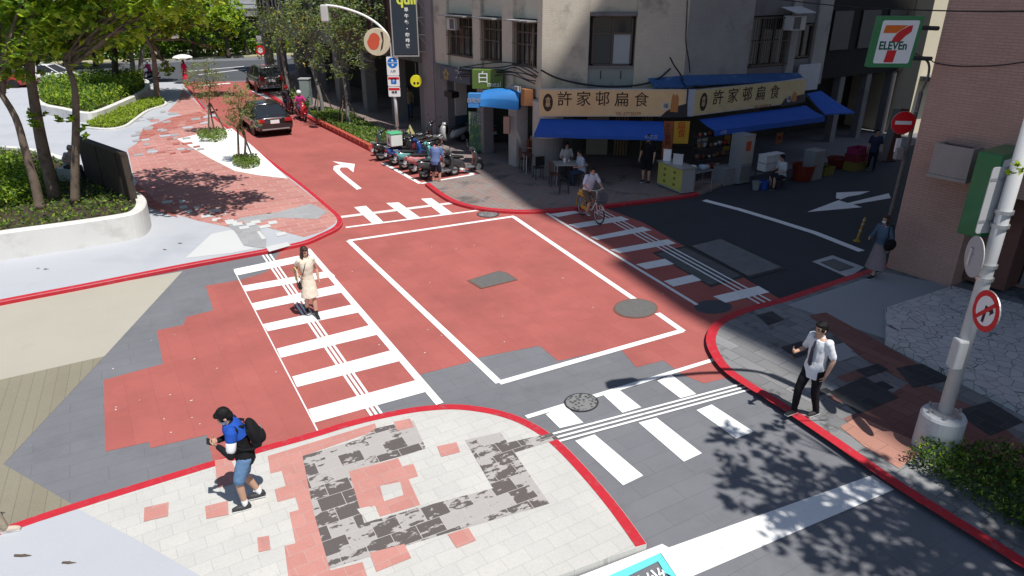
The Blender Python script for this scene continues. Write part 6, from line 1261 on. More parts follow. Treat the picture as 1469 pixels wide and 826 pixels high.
for x, y, az, m, lb, z in ((434, 172, 150, 'scooter_red', 'red scooter ridden by person in pink beside the black sedan', 0), (415, 162, 150, 'scooter_maroon', 'dark red scooter waiting behind the pink clothed rider', 0), (214, 117, -80, 'scooter_charcoal', 'black scooter ridden by person in pink on the avenue', 0), (193, 119, -85, 'scooter_grey', 'grey scooter parked behind the grey trunks by the avenue', SW)):
    ride[x] = copy_tree(sco, G(x, y, z), az_rz(az), lb, {'scooter_black': m})
    del ride[x]['group']
# delivery box and warning bag on the scooters
p = rear(562, 238, 58) + loc_dir(58) * -.55; t = thing('delivery_box', 'white delivery box with green lid on the back of a scooter', 'box', V((p.x, p.y, .83)), az_rz(58)); mb = MB(); mb.box((0, 0, .24), (.5, .5, .48)); mb.build('box_body', mat('box_white', (.68, .7, .68), .5, .04), t, bevel=.03); mb = MB(); mb.box((0, 0, .51), (.54, .54, .07)); mb.build('lid', mat('lid_green', (.08, .42, .2), .5, .05), t, bevel=.03); mb = MB(); mb.box((-.252, 0, .22), (.006, .2, .24)); mb.box((0, -.253, .22), (.16, .006, .24)); mb.build('dark_emblem', mat('emblem_grey', (.1, .14, .12), .6), t)
g = G(590, 214, SW); t = thing('warning_sign', 'small yellow triangular warning board standing among the parked scooters', 'sign', g); mb = MB(); mb.add([V((-.32, -.12, .35)), V((.32, -.12, .35)), V((0, 0, 1.1)), V((-.32, .12, .35)), V((.32, .12, .35)), V((0, .02, 1.1))], [(0, 1, 2), (4, 3, 5), (1, 0, 3, 4), (0, 2, 5, 3), (2, 1, 4, 5)]); mb.build('board', mat('warning_yellow', (.55, .5, .2), .6), t); mb = MB(); mb.box((0, 0, .17), (.5, .3, .34)); mb.build('base', mat('pale_base', (.5, .5, .48), .6), t)
# bicycle
fw_, rr_ = G(859, 322), G(834, 308); dv = fw_ - rr_; baz = math.degrees(math.atan2(dv.x, dv.y)); bl = .52
bc = (fw_ + rr_) / 2; bike = thing('bicycle', 'yellow and white step through share bicycle ridden over the shaded zebra', 'bicycle', V((bc.x, bc.y, .01)), az_rz(baz))
by = mat('bike_yellow', (.62, .36, .02), .35, .05, coat=.5); bw = mat('bike_white', (.66, .64, .58), .35, .05, coat=.5)
for y in (-.52, .52):
    m = Matrix.Translation((0, y, .325)) @ Matrix.Rotation(R(90), 4, 'Y'); mb = MB(); mb.torus((0, 0, 0), .305, .021, 32, 8, 0, m); w_ = mb.build('wheel', rubber, bike, smooth=True)
    mb = MB(); mb.torus((0, 0, 0), .28, .012, 32, 6, 0, m)
    for k in range(14): a = k * math.pi / 7; mb.tube([m @ V((.02 * math.cos(a), .02 * math.sin(a), .02 * (-1) ** k)), m @ V((.28 * math.cos(a + .1), .28 * math.sin(a + .1), 0))], .003, 4)
    mb.lathe([(.035, -.04), (.035, .04)], (0, 0, 0), 10, 0, m); mb.build('rim', steel, w_)
    mb = MB(); rs = [[V((x_, y + q * math.sin(b), .325 + q * math.cos(b))) for x_, q in ((-.035, .34), (0, .35), (.035, .34), (.03, .332), (-.03, .332))] for b in [(-1.9 + .25 * k if y < 0 else -1.0 + .2 * k) for k in range(11)]]; mb.loft(rs); mb.build('fender', by if y < 0 else bw, bike, smooth=True)
mb = MB(); mb.tube(spline([V((0, .36, .88)), V((0, .3, .62)), V((0, .1, .36)), V((0, -.08, .3))], 5), .032, 8); mb.tube([V((0, -.08, .3)), V((0, -.2, .8))], .024, 8); mb.build('frame', bw, bike, smooth=True)
mb = MB(); mb.tube([V((0, -.08, .3)), V((0, -.52, .325))], .022, 8)
for s in (-1, 1): mb.tube([V((0, -.17, .66)), V((s * .05, -.52, .33))], .014, 6)
mb.box((.06, -.25, .32), (.02, .42, .12)); mb.box((0, -.5, .7), (.2, .36, .05)); mb.build('rear_frame', by, bike)
mb = MB(); mb.box((0, -.55, .78), (.16, .2, .13)); mb.build('rear_case', by, bike, bevel=.03)
mb = MB(); mb.tube([V((0, .36, .88)), V((0, .33, 1.0))], .022, 8); mb.tube([V((-.3, .16, 1.06)), V((-.24, .28, 1.06)), V((0, .34, 1.02)), V((.24, .28, 1.06)), V((.3, .16, 1.06))], .014, 6)
for s in (-1, 1): mb.tube([V((s * .05, .37, .84)), V((s * .05, .52, .33))], .014, 6)
mb.build('fork_and_handlebar', bw, bike)
mb = MB(); mb.ell((0, -.22, .86), (.09, .14, .045), 12); mb.build('saddle', seatm, bike, smooth=True)
mb = MB()
for z in (.72, .8, .88, .96):
    a = .13 + (z - .72) * .18; mb.tube([V((-a, .46, z)), V((a, .46, z)), V((a, .74, z)), V((-a, .74, z)), V((-a, .46, z))], .008, 4)
for k in range(-3, 4):
    for y in (.46, .74): mb.tube([V((k * .043, y, .72)), V((k * .058, y, .96))], .006, 4)
for k in range(4):
    for s in (-1, 1): mb.tube([V((s * .13, .47 + .09 * k, .72)), V((s * .173, .46 + .093 * k, .96))], .006, 4)
mb.box((0, .6, .72), (.26, .28, .01)); mb.build('basket', mat('basket_grey', (.08, .09, .11), .5, .1), bike)
for s in (-1, 1): mb = MB(); mb.tube([V((0, -.08, .3)), V((s * .1, -.08, .3)), V((s * .1, -.08 + s * .13, .3 - s * .1))], .012, 6); mb.box((s * .15, -.08 + s * .13, .3 - s * .1), (.09, .07, .025)); mb.build('pedal', dark_metal, bike)
# ------------------------------------------------------------------ people
skin = mat('skin', (.50, .30, .21), .55, .06, 6, 60, 0, .3); eye = mat('eye', (.02, .015, .012), .25); lip = mat('lip', (.38, .15, .13), .5); hairb = mat('black_hair', (.010, .009, .009), .6, .3, 30, 160, .5, .2); hairbr = mat('dark_brown_hair', (.05, .022, .014), .45, .2, 30, 120, .2); browm = hairb
maskm = mat('mask_white', (.6, .62, .65), .7)
def stand(w_=0.10, step=0.0, arm=0.0):
    return dict(hip=(0, 0, .92), chest=(0, .01, 1.28), neck=(0, .0, 1.46), head=(0, .025, 1.61), hp=0, hy=0, lean=0,
                el=[(-.25, -.02 - arm, 1.13), (.25, -.02 + arm, 1.13)], wr=[(-.27, .06 - arm, .88), (.27, .06 + arm * 1.5, .88)],
                kn=[(-w_, .03 + step * .45, .49), (w_, .03 - step * .2, .49)], an=[(-w_, step, .08), (w_, -step, .09 + abs(step) * .18)], toe=[0, 0])
def sit(seat=.45):
    return dict(hip=(0, 0, seat + .1), chest=(0, .06, seat + .46), neck=(0, .08, seat + .64), head=(0, .12, seat + .79), hp=10, hy=0, lean=5,
                el=[(-.25, .1, seat + .32), (.25, .1, seat + .32)], wr=[(-.16, .33, seat + .3), (.16, .33, seat + .3)],
                kn=[(-.12, .42, seat + .06), (.12, .42, seat + .06)], an=[(-.12, .42, .08), (.12, .38, .08)], toe=[0, 0])
def ring(c, rx, ry, tilt=0., n=14, yaw=0.):
    m = Matrix.Translation(c) @ Matrix.Rotation(yaw, 4, 'Z') @ Matrix.Rotation(-tilt, 4, 'X')
    return [m @ V((rx * math.cos(2 * math.pi * k / n), ry * math.sin(2 * math.pi * k / n), 0)) for k in range(n)]
def hand(mb, w_, d, nrm, s=1., curl=.6, thumb=1):
    """palm, four unequal bent fingers and a thumb from the side of the palm"""
    d = d.normalized(); nrm = (nrm - d * nrm.dot(d)).normalized(); lt = d.cross(nrm)
    M = Matrix.Identity(4)
    for i, c in enumerate((lt, nrm, d)): M[0][i], M[1][i], M[2][i] = c
    M[0][3], M[1][3], M[2][3] = w_
    mb.ell(M @ V((0, 0, .05 * s)), (.04 * s, .017 * s, .05 * s), 12, 0, M.to_3x3().to_4x4())
    for k, (x, ln) in enumerate(((-.030, .062), (-.0105, .074), (.0105, .070), (.030, .055))):
        p = V((x * s, 0, .085 * s)); pts = [M @ p]; a = .15
        for j, f in enumerate((.45, .32, .23)): a += curl * (.5 if j == 0 else 1.); p = p + V((x * .12, math.sin(a), math.cos(a))) * ln * f * s; pts.append(M @ p)
        mb.limb(pts, [.0095 * s, .009 * s, .0085 * s, .007 * s], 7)
    p = V((-thumb * .034 * s, .0, .03 * s)); pts = [M @ p]
    for q, f in (((-thumb * .8, .35, .75), .035), ((-thumb * .4, .6, .9), .03), ((-thumb * .1, .7, .8), .024)): p = p + V(q).normalized() * f * s; pts.append(M @ p)
    mb.limb(pts, [.012 * s, .0115 * s, .0105 * s, .008 * s], 7)
def person(label, loc, az, J, top=None, bottom=None, shoes=None, hair='short', hairm=hairb, h=1.72, build=1., vox=.012, mask=None, sleeve='short', leg='trousers', cap=None, socks=None, hem=.03, curl=(.5, .5), skirt_z=None, flare=.1, fem=False, group=None, extra=None):
    k = h / 1.72; J = {a: ([V(q) * k for q in b] if a in ('el', 'wr', 'kn', 'an') else b if a in ('hd', 'hn') else (V(b) * k if isinstance(b, tuple) else b)) for a, b in J.items()}
    hip, chest, neck, head = J['hip'], J['chest'], J['neck'], J['head']; lean = R(J['lean']); bw_ = build * k * (.9 if fem else 1.)
    sh = chest.lerp(neck, .72); ux = V((1, 0, 0)); shy = J.get('shy', 0); ux = Matrix.Rotation(R(shy), 3, 'Z') @ ux
    S = [sh - ux * .175 * bw_, sh + ux * .175 * bw_]; Hj = [hip + V((-.088 * bw_, 0, -.03 * k)), hip + V((.088 * bw_, 0, -.03 * k))]
    Hm = Matrix.Translation(head) @ Matrix.Rotation(R(J['hy']), 4, 'Z') @ Matrix.Rotation(R(-J['hp']), 4, 'X')
    yaw = R(shy)
    def torso(mb, o, z_lo=-.1, neckpiece=True, up=True):
        q = [(hip + V((0, 0, z_lo)), .155, .115), (hip, .165, .12), (hip.lerp(chest, .35), .145 if not fem else .125, .105), (hip.lerp(chest, .7), .158, .113), (chest, .172, .12), (chest.lerp(neck, .45), .18, .108), (chest.lerp(neck, .8), .14, .085)]
        rs = [ring(c, (a + o) * bw_, (b_ + o) * bw_, lean * min(1, i / 3), 16, yaw * i / 6) for i, (c, a, b_) in enumerate(q)]
        if neckpiece: rs += [ring(neck, .075 * k + o, .07 * k + o, lean)]
        mb.loft(rs)
        for s in S: mb.ell(s - (s - sh) * .08, ((.06 + o) * bw_, (.064 + o) * bw_, (.06 + o) * bw_), 12)
    mb = MB(); torso(mb, 0); mb.limb([neck + V((0, 0, -.05 * k)), head + (neck - head) * .25], [.058 * k, .052 * k], 12)
    HR = Hm.to_3x3().to_4x4(); hk = k * (1. if not fem else .97)
    def he(c, r, n=14, dst=None): (dst or mb).ell(Hm @ V([q * hk for q in c]), [q * hk for q in r], n, 0, HR)
    he((0, -.008, .02), (.077, .098, .10), 18); he((0, .018, -.045), (.062, .074, .072)); he((0, .05, -.085), (.034, .036, .028)); he((0, .094, -.018), (.012, .018, .014), 8); he((0, .088, .005), (.008, .014, .028), 8)
    he((-.08, -.005, -.01), (.012, .022, .034), 8); he((.08, -.005, -.01), (.012, .022, .034), 8); he((0, .082, -.062), (.022, .012, .009), 8)
    for i in (0, 1):
        e, w_ = J['el'][i], J['wr'][i]; mb.limb([S[i], S[i].lerp(e, .5), e], [.052 * bw_, .046 * bw_, .039 * k], 10); mb.limb([e, e.lerp(w_, .4), w_], [.039 * k, .037 * k, .026 * k], 10)
        hd_ = J.get('hd', [None, None])[i]; d = V(hd_) if hd_ is not None else (w_ - e); nn = J.get('hn', [None, None])[i]; nn = V(nn) if nn is not None else V((1 if i == 0 else -1, .3, 0))
        hand(mb, w_, d, nn, k * (1 if not fem else .92), curl[i], 1 if i == 0 else -1)
        kn, an = J['kn'][i], J['an'][i]; mb.limb([Hj[i], Hj[i].lerp(kn, .5), kn], [.088 * bw_, .075 * bw_, .054 * k], 12); mb.limb([kn, kn.lerp(an, .35), an], [.053 * k, .055 * k, .036 * k], 12)
        td = V((math.sin(R(J['toe'][i])), math.cos(R(J['toe'][i])), 0)); mb.limb([an + V((0, 0, -.03 * k)) - td * .03 * k, an + V((0, 0, -.045 * k)) + td * .13 * k], [.036 * k, .03 * k], 10)
    me = remesh(mb, vox * .75, 3); me.name = 'person'
    for m in (skin, eye, lip, browm): me.materials.append(m)
    iv = Hm.inverted(); mi = []
    for p in me.polygons:
        q = iv @ p.center / hk; v = 0
        if q.y > .04 and abs(q.z) < .12:
            if (abs(abs(q.x) - .031) / .017) ** 2 + ((q.z - .006) / .0085) ** 2 < 1: v = 1
            elif (abs(abs(q.x) - .032) / .024) ** 2 + ((q.z - .032) / .006) ** 2 < 1: v = 3
            elif (q.x / .024) ** 2 + ((q.z + .062) / .008) ** 2 < 1: v = 2
        mi.append(v)
    me.polygons.foreach_set('material_index', mi)
    o = bpy.data.objects.new('person', me); COL.objects.link(o); o.location = loc; o.rotation_euler = (0, 0, az_rz(az)); tag(o, label, 'person', group)
    sd = random.randint(0, 999)
    def cloth(mb, name, m, v=vox, amp=.0075, fr=11.):
        me = remesh(mb, v, 3); me.name = name
        for vv in me.vertices:
            c = vv.co; n_ = noise.noise(V((c.x * fr, c.y * fr, c.z * fr * .7 + sd))) + .5 * noise.noise(V((c.x * fr * 2.3, c.y * fr * 2.3, c.z * fr * 1.7 + sd)))
            vv.co = c + vv.normal * (n_ * amp + amp * .3)
        me.materials.append(m); q = bpy.data.objects.new(name, me); COL.objects.link(q); q.parent = o; return q
    if top is not None:
        mb = MB(); torso(mb, .016, -.1 - hem if leg != 'dress' else -.12, False)
        for i in (0, 1):
            e, w_ = J['el'][i], J['wr'][i]
            if sleeve == 'short': mb.limb([S[i], S[i].lerp(e, .4), S[i].lerp(e, .8)], [.062 * bw_, .06 * bw_, .06 * bw_], 12)
            elif sleeve == 'long': mb.limb([S[i], S[i].lerp(e, .5), e], [.062 * bw_, .058 * bw_, .052 * k], 12); mb.limb([e, e.lerp(w_, .93)], [.052 * k, .04 * k], 12)
            else: mb.limb([S[i], S[i].lerp(e, .4)], [.066 * bw_, .058 * bw_], 12)
        mb.limb([neck - V((0, .0, .05 * k)), neck + V((0, .005, .005))], [.09 * k, .066 * k], 12); cloth(mb, 'top' if leg != 'dress' else 'dress_bodice', top)
    if bottom is not None:
        mb = MB()
        if leg in ('skirt', 'dress'):
            z1 = skirt_z * k; c1 = (J['kn'][0] + J['kn'][1]) / 2; c1 = V((c1.x * .5, c1.y * .8, z1)); rs = []
            for q in range(6):
                f = q / 5; c = (hip + V((0, 0, .06 * k))).lerp(c1, f); rs.append(ring(c, (.165 + flare * f) * bw_, (.125 + flare * f) * bw_, 0, 18))
            mb.loft(rs)
        else:
            mb.loft([ring(hip + V((0, 0, .07 * k)), .150 * bw_, .112 * bw_, 0, 16), ring(hip + V((0, 0, -.02 * k)), .168 * bw_, .126 * bw_, 0, 16), ring(hip + V((0, 0, -.1 * k)), .165 * bw_, .125 * bw_, 0, 16)])
            for i in (0, 1):
                kn, an = J['kn'][i], J['an'][i]
                if leg == 'shorts': mb.limb([Hj[i], Hj[i].lerp(kn, .88)], [.102 * bw_, .09 * bw_], 14)
                else: mb.limb([Hj[i], Hj[i].lerp(kn, .5), kn], [.1 * bw_, .087 * bw_, .068 * k], 12); mb.limb([kn, kn.lerp(an, .5), an + V((0, 0, .0))], [.067 * k, .06 * k, .05 * k], 12)
        cloth(mb, {'skirt': 'skirt', 'dress': 'dress_skirt', 'shorts': 'shorts'}.get(leg, 'trousers'), bottom)
    if shoes is not None:
        for i in (0, 1):
            an = J['an'][i]; td = V((math.sin(R(J['toe'][i])), math.cos(R(J['toe'][i])), 0)); z0 = an.z - .08 * k; mb = MB(); Mr = Matrix.Rotation(-R(J['toe'][i]), 4, 'Z')
            c = V((an.x, an.y, z0)) + td * .055 * k; mb.ell(c + V((0, 0, .045 * k)), (.047 * k, .14 * k, .045 * k), 14, 0, Mr); mb.ell(V((an.x, an.y, z0 + .075 * k)) - td * .01, (.046 * k, .062 * k, .05 * k), 12, 0, Mr); mb.box(c + V((0, 0, .018 * k)), (.08 * k, .25 * k, .028 * k), 0, 0, Mr)
            me = remesh(mb, vox * .8, 2); me.materials.append(shoes); me.materials.append(sign_white); me.polygons.foreach_set('material_index', [1 if p.center.z < z0 + .026 * k else 0 for p in me.polygons]); q = bpy.data.objects.new('shoe', me); COL.objects.link(q); q.parent = o
            if socks: mb = MB(); kn = J['kn'][i]; mb.limb([an, an.lerp(kn, .22)], [.043 * k, .045 * k], 12); q = mb.build('sock', socks, o, smooth=True)
    # hair
    if hair:
        mb = MB(); he((0, -.026, .045), (.087, .100, .097), 20, mb); he((0, -.05, -.01), (.078, .068, .085), 16, mb)
        for s in (-1, 1): he((s * .066, .01, .01), (.022, .05, .045), 10, mb)
        he((0, .052, .090), (.066, .04, .032), 12, mb)
        if hair == 'long':
            he((0, -.06, -.10), (.088, .05, .14), 14, mb)
            for s in (-1, 1): he((s * .07, .0, -.08), (.026, .055, .13), 10, mb)
        if hair == 'bob':
            for s in (-1, 1): he((s * .072, .0, -.05), (.024, .06, .07), 10, mb)
        q = cloth(mb, 'hair', hairm, vox * .9, .004, 40.)
    if cap is not None:
        mb = MB(); he((0, -.01, .055), (.094, .112, .092), 18, mb); he((0, .11, .05), (.07, .06, .012), 12, mb); cloth(mb, 'cap', cap, vox * .9, .0)
    if mask is not None:
        mb = MB(); he((0, .034, -.05), (.066, .073, .05), 14, mb); he((0, .092, -.03), (.018, .014, .02), 8, mb); cloth(mb, 'face_mask', mask, vox * .8, .001)
    o['_k'] = k; return o, J, Hm
def local(o_loc, az, p): return V(o_loc) + Matrix.Rotation(az_rz(az), 3, 'Z') @ V(p)
def M_at(loc, az): return Matrix.Translation(loc) @ Matrix.Rotation(az_rz(az), 4, 'Z')
fabric = lambda nm, c, v=.12: mat(nm, c, .85, v, 14, 90, .1, .15)
# 1 --- young man with a backpack looking at his phone
L1 = (G(357, 717, SW) + G(368, 728, SW)) / 2; A1 = 248
J = stand(.09, .1); J.update(hip=(0, -.02, .90), chest=(0, .04, 1.25), neck=(0, .09, 1.41), head=(0, .15, 1.53), hp=36, lean=10, kn=[(-.09, .12, .49), (.09, .04, .48)], an=[(-.085, .09, .08), (.10, -.12, .09)],
    el=[(-.25, .14, 1.05), (.25, .14, 1.05)], wr=[(-.08, .29, 1.14), (.08, .29, 1.12)], hd=[(.35, .8, .35), (-.3, .8, .35)], hn=[(.8, .0, .6), (-.8, .0, .6)])
p1_, _, _ = person('young man in blue and black jacket with shorts looking down at phone', L1, A1, J, fabric('black_jacket', (.014, .014, .016)), fabric('denim', (.14, .25, .42)), mat('black_white_shoe', (.05, .05, .055), .6, .5, 30), 'short', hairb, 1.72, 1., .010, sleeve='long', leg='shorts', curl=(.7, .7), socks=sign_white, mask=maskm)
mb = MB(); ch = V(J['chest']); nk = V(J['neck'])
mb.loft([ring(V((0, .015, 1.22)), .196, .142, R(10), 18), ring(V((0, .05, 1.28)), .2, .142, R(14), 18), ring(V((0, .085, 1.36)), .205, .13, R(18), 18), ring(V((0, .10, 1.40)), .16, .105, R(20), 18), ring(V((0, .11, 1.43)), .09, .082, R(20), 18)])
for s in (-1, 1): sp_ = V((s * .175, .09, 1.375)); mb.limb([sp_, sp_.lerp(V((s * .25, .14, 1.05)), .35)], [.082, .077], 12)
me = remesh(mb, .011, 3); me.materials.append(fabric('royal_blue', (.02, .085, .42))); q = bpy.data.objects.new('blue_yoke', me); COL.objects.link(q); q.parent = p1_
for s in (-1, 1):
    mb = MB(); a_ = V((s * .175, .09, 1.375)); e_ = V((s * .25, .14, 1.05)); mb.limb([a_.lerp(e_, .42), a_.lerp(e_, .72)], [.072, .068], 12); mb.build('white_band', sign_white, p1_, smooth=True)
def backpack(label, M, m, w_=.31, h_=.46, d=.18):
    t = thing('backpack', label, 'backpack', M.translation); t.rotation_euler = M.to_euler()
    mb = MB(); mb.ell((0, 0, 0), (w_ / 2, d / 2, h_ / 2), 18); mb.box((0, .02, -.04), (w_ * .8, d * .6, h_ * .7)); mb.ell((0, -.06, -.08), (w_ * .36, d * .4, h_ * .26), 14)
    me = remesh(mb, .012, 6); me.materials.append(m); q = bpy.data.objects.new('bag_body', me); COL.objects.link(q); q.parent = t
    for s in (-1, 1): mb = MB(); mb.tube(spline([V((s * .08, d * .35, h_ * .42)), V((s * .1, d * .5 + .03, h_ * .48)), V((s * .13, d * .5 + .16, h_ * .42)), V((s * .15, d * .5 + .22, h_ * .18)), V((s * .17, d * .5 + .12, -h_ * .2)), V((s * .12, d * .35, -h_ * .4))], 4), .018, 6); mb.build('strap', m, t, smooth=True)
    mb = MB(); mb.tube([V((-.05, d * .25, h_ * .48)), V((0, d * .25, h_ * .55)), V((.05, d * .25, h_ * .48))], .01, 6); mb.build('handle', m, t)
    mb = MB(); mb.box((.02, -d * .5 - .02, .02), (.05, .006, .05)); mb.build('patch', mat('grey_patch', (.25, .25, .26), .6), t); return t
blackbag = fabric('black_bag', (.012, .012, .014)); m1 = M_at(L1, A1)
backpack('bulging black backpack worn by the young man in blue and black jacket', m1 @ Matrix.Translation((0, -.185, 1.20)) @ Matrix.Rotation(R(-14), 4, 'X'), blackbag)
def phone(label, M): t = thing('phone', label, 'phone', M.translation); t.rotation_euler = M.to_euler(); mb = MB(); mb.box((0, 0, 0), (.15, .075, .009)); mb.build('case', black, t, bevel=.004); mb = MB(); mb.box((0, 0, .0055), (.138, .066, .001)); mb.build('screen', glass_dark, t)
phone('dark phone held in both hands by the man with the backpack', m1 @ Matrix.Translation((0, .39, 1.19)) @ Matrix.Rotation(R(35), 4, 'X'))
# 2 --- woman in cream dress on the zebra crossing
L2 = (G(443, 449) + G(453, 457)) / 2 + V((0, 0, .012)); A2 = 150
J = stand(.07, .16); J.update(hip=(0, 0, .93), el=[(-.24, -.06, 1.13), (.25, -.10, 1.15)], wr=[(-.24, .05, .89), (.20, .10, 1.08)], hy=18, hp=12, kn=[(-.07, .09, .49), (.07, .02, .48)])
creamd = fabric('cream_cloth', (.74, .67, .55), .06); pw, _, _ = person('woman in cream dress and black ankle boots crossing the zebra stripes', L2, A2, J, creamd, creamd, mat('black_boot', (.02, .02, .022), .4), 'long', hairbr, 1.66, 1., .011, sleeve='elbow', leg='dress', skirt_z=.52, flare=.06, fem=True, socks=mat('black_boot', (.02, .02, .022)))
m2 = M_at(L2, A2)
mb = MB(); t = thing('shoulder_bag', 'small black bag with strap hanging at the hip of the woman in cream', 'bag', L2, az_rz(A2)); mb.box((.20, .02, .80), (.07, .2, .15)); mb.build('bag_body', black, t, bevel=.02); mb = MB(); mb.tube(spline([V((.2, -.05, .88)), V((.17, -.13, 1.15)), V((.06, -.11, 1.42)), V((0, .06, 1.40)), V((.1, .14, 1.15)), V((.2, .09, .88))], 4), .008, 5); mb.build('strap', black, t)
t = thing('folder', 'pale yellow folder held under the arm of the woman in cream', 'folder', m2 @ V((.24, .05, 1.07)), az_rz(A2)); mb = MB(); mb.box((0, 0, 0), (.03, .22, .30)); mb.build('cover', mat('pale_yellow', (.6, .52, .2), .7), t, bevel=.006); mb = MB(); mb.box((0, .002, .0), (.02, .222, .28)); mb.build('pages', sign_white, t)
# 3 --- cyclist
L3 = V((bc.x, bc.y, .01)); A3 = baz
J = stand(); J.update(hip=(0, -.22, .95), chest=(0, -.08, 1.30), neck=(0, -.02, 1.47), head=(0, .03, 1.61), lean=14, hp=14, hy=-8, el=[(-.29, .02, 1.18), (.29, .02, 1.18)], wr=[(-.27, .19, 1.09), (.27, .19, 1.09)], hd=[(.1, 1, -.1), (-.1, 1, -.1)], hn=[(0, -.2, -1), (0, -.2, -1)],
    kn=[(-.12, .14, .76), (.12, .12, .62)], an=[(-.14, -.18, .49), (.14, .03, .27)])
person('cyclist in white T shirt and brown shorts riding over the shaded zebra', L3, A3, J, fabric('pale_tshirt', (.62, .67, .78), .06), fabric('brown_shorts', (.14, .10, .075)), mat('grey_shoe', (.25, .24, .23), .6), 'short', hairb, 1.70, 1., .012, leg='shorts', curl=(1., 1.))
# 4 --- man in white shirt and tie
L4 = (G(1142, 589, SW) + G(1166, 599, SW)) / 2; A4 = 243
J = stand(.10, .15); J.update(hip=(0, -.02, .93), chest=(0, -.05, 1.29), neck=(0, -.04, 1.47), head=(0, .0, 1.62), hp=8, hy=-8, lean=-4, el=[(-.26, -.10, 1.14), (.27, -.04, 1.15)], wr=[(-.25, -.0, .89), (.22, .24, 1.16)], hd=[None, (-.2, .8, .4)], hn=[None, (-.7, 0, .7)], kn=[(-.10, -.02, .50), (.10, .14, .50)], an=[(-.1, -.14, .09), (.1, .15, .08)])
p4, _, _ = person('man in white short sleeved shirt and dark tie stepping along the red kerb', L4, A4, J, fabric('white_shirt', (.72, .73, .76), .05), fabric('black_trousers', (.014, .014, .017)), mat('black_canvas_shoe', (.03, .03, .032), .7), 'short', hairb, 1.76, .98, .011, hem=.09, curl=(.5, 1.2))
mb = MB(); mb.loft([[V((x * w_, y, z)) for x, y in ((-1, y_), (0, y_ + .012), (1, y_), (0, y_ - .01))] for y_, z, w_ in ((.078, 1.455, .02), (.09, 1.42, .018), (.122, 1.30, .032), (.128, 1.15, .04), (.126, 1.04, .045), (.125, 1.0, .006))]); mb.build('tie', mat('navy_tie', (.03, .035, .06), .6), p4)
m4_ = M_at(L4, A4); t = thing('phone', 'small dark device in the raised hand of the man wearing a tie', 'phone', m4_ @ V((.20, .33, 1.13))); t.rotation_euler = (m4_.to_3x3().to_4x4() @ Matrix.Rotation(R(50), 4, 'X')).to_euler(); mb = MB(); mb.box((0, 0, 0), (.07, .14, .012)); mb.build('case', black, t, bevel=.004); mb = MB(); mb.box((0, 0, .007), (.06, .125, .001)); mb.build('screen', glass_dark, t)
# 5 --- woman with skirt by the brick corner
L5 = (G(1244, 394, SW) + G(1263, 399, SW)) / 2; A5 = 245
J = stand(.08, .17); J.update(wr=[(-.27, .02, .90), (.2, .22, 1.1)], el=[(-.25, -.05, 1.14), (.26, .02, 1.14)])
person('woman in denim top and long mauve skirt walking past the brick corner', L5, A5, J, fabric('denim_blue', (.08, .13, .19)), fabric('mauve_skirt', (.26, .21, .22)), mat('dark_shoe', (.03, .03, .03)), 'bob', hairbr, 1.62, 1., .013, mask=maskm, sleeve='long', leg='skirt', skirt_z=.26, flare=.13, fem=True)
t = thing('shoulder_bag', 'large black shoulder bag carried by the woman in denim top', 'bag', M_at(L5, A5) @ V((-.28, .05, .95)), az_rz(A5)); mb = MB(); mb.ell((0, 0, 0), (.09, .2, .15), 14); mb.build('bag_body', blackbag, t, smooth=True); mb = MB(); mb.tube(spline([V((0, -.12, .1)), V((.06, -.08, .42)), V((.1, .02, .46)), V((0, .12, .1))], 4), .012, 5); mb.build('strap', blackbag, t)
# 6 --- man among the scooters
L6 = (G(620, 264) + G(633, 264)) / 2; J = stand(.13); J.update(hip=(0, -.05, .90), chest=(0, .06, 1.22), neck=(0, .14, 1.37), head=(0, .22, 1.48), lean=16, hp=40, el=[(-.25, .12, 1.03), (.25, .12, 1.03)], wr=[(-.2, .3, .85), (.2, .3, .85)])
person('man in blue T shirt and dark shorts bending over the parked scooters', L6, 15, J, fabric('steel_blue_tshirt', (.11, .16, .32)), fabric('navy_shorts', (.02, .025, .04)), mat('brown_sandal', (.18, .1, .06)), 'short', hairb, 1.7, 1.02, .014, leg='shorts')
# 7 --- walker leaving the frame at the lower left
L7 = G(-20, 774, SW); J = stand(.09, .22); person('walker mostly outside the left edge with one sandal in view', L7, 75, J, fabric('grey_top', (.2, .2, .22)), fabric('beige_trousers', (.34, .29, .22)), mat('pale_sandal', (.5, .42, .35)), 'short', hairb, 1.68, 1., .014)
# 8 --- far figures
def far(label, g, az, J, c1, c2, hair='short', leg='trousers', **k): return person(label, g, az, J, fabric(k.pop('n1'), c1), fabric(k.pop('n2'), c2), mat('dark_shoe', (.03, .03, .03)), hair, k.pop('hm', hairb), k.pop('h', 1.65), 1., .022, leg=leg, **k)
gU = G(268, 120, SW); far('person in bright red dress under a white umbrella near the avenue', gU, 200, stand(.08, .12), (.55, .02, .07), (.55, .02, .07), 'long', 'skirt', n1='crimson', n2='crimson2', skirt_z=.35, flare=.12, fem=True)
t = thing('umbrella', 'white open umbrella held over the person in red near the avenue', 'umbrella', gU + V((.15, 0, 1.1))); mb = MB(); mb.tube([(0, 0, 0), (-.1, -.05, .95)], .012, 6); mb.build('shaft', steel, t); mb = MB(); c = V((-.1, -.05, .72)); n_ = 16
mb.loft([[c + V((r * math.cos(2 * math.pi * k / n_), r * math.sin(2 * math.pi * k / n_), z + (.03 * (k % 2) if r > .5 else 0))) for k in range(n_)] for r, z in ((.68, 0), (.52, .11), (.28, .2), (.03, .24), (.03, .225), (.28, .185), (.52, .095), (.66, -.005))]); mb.build('canopy', white, t)
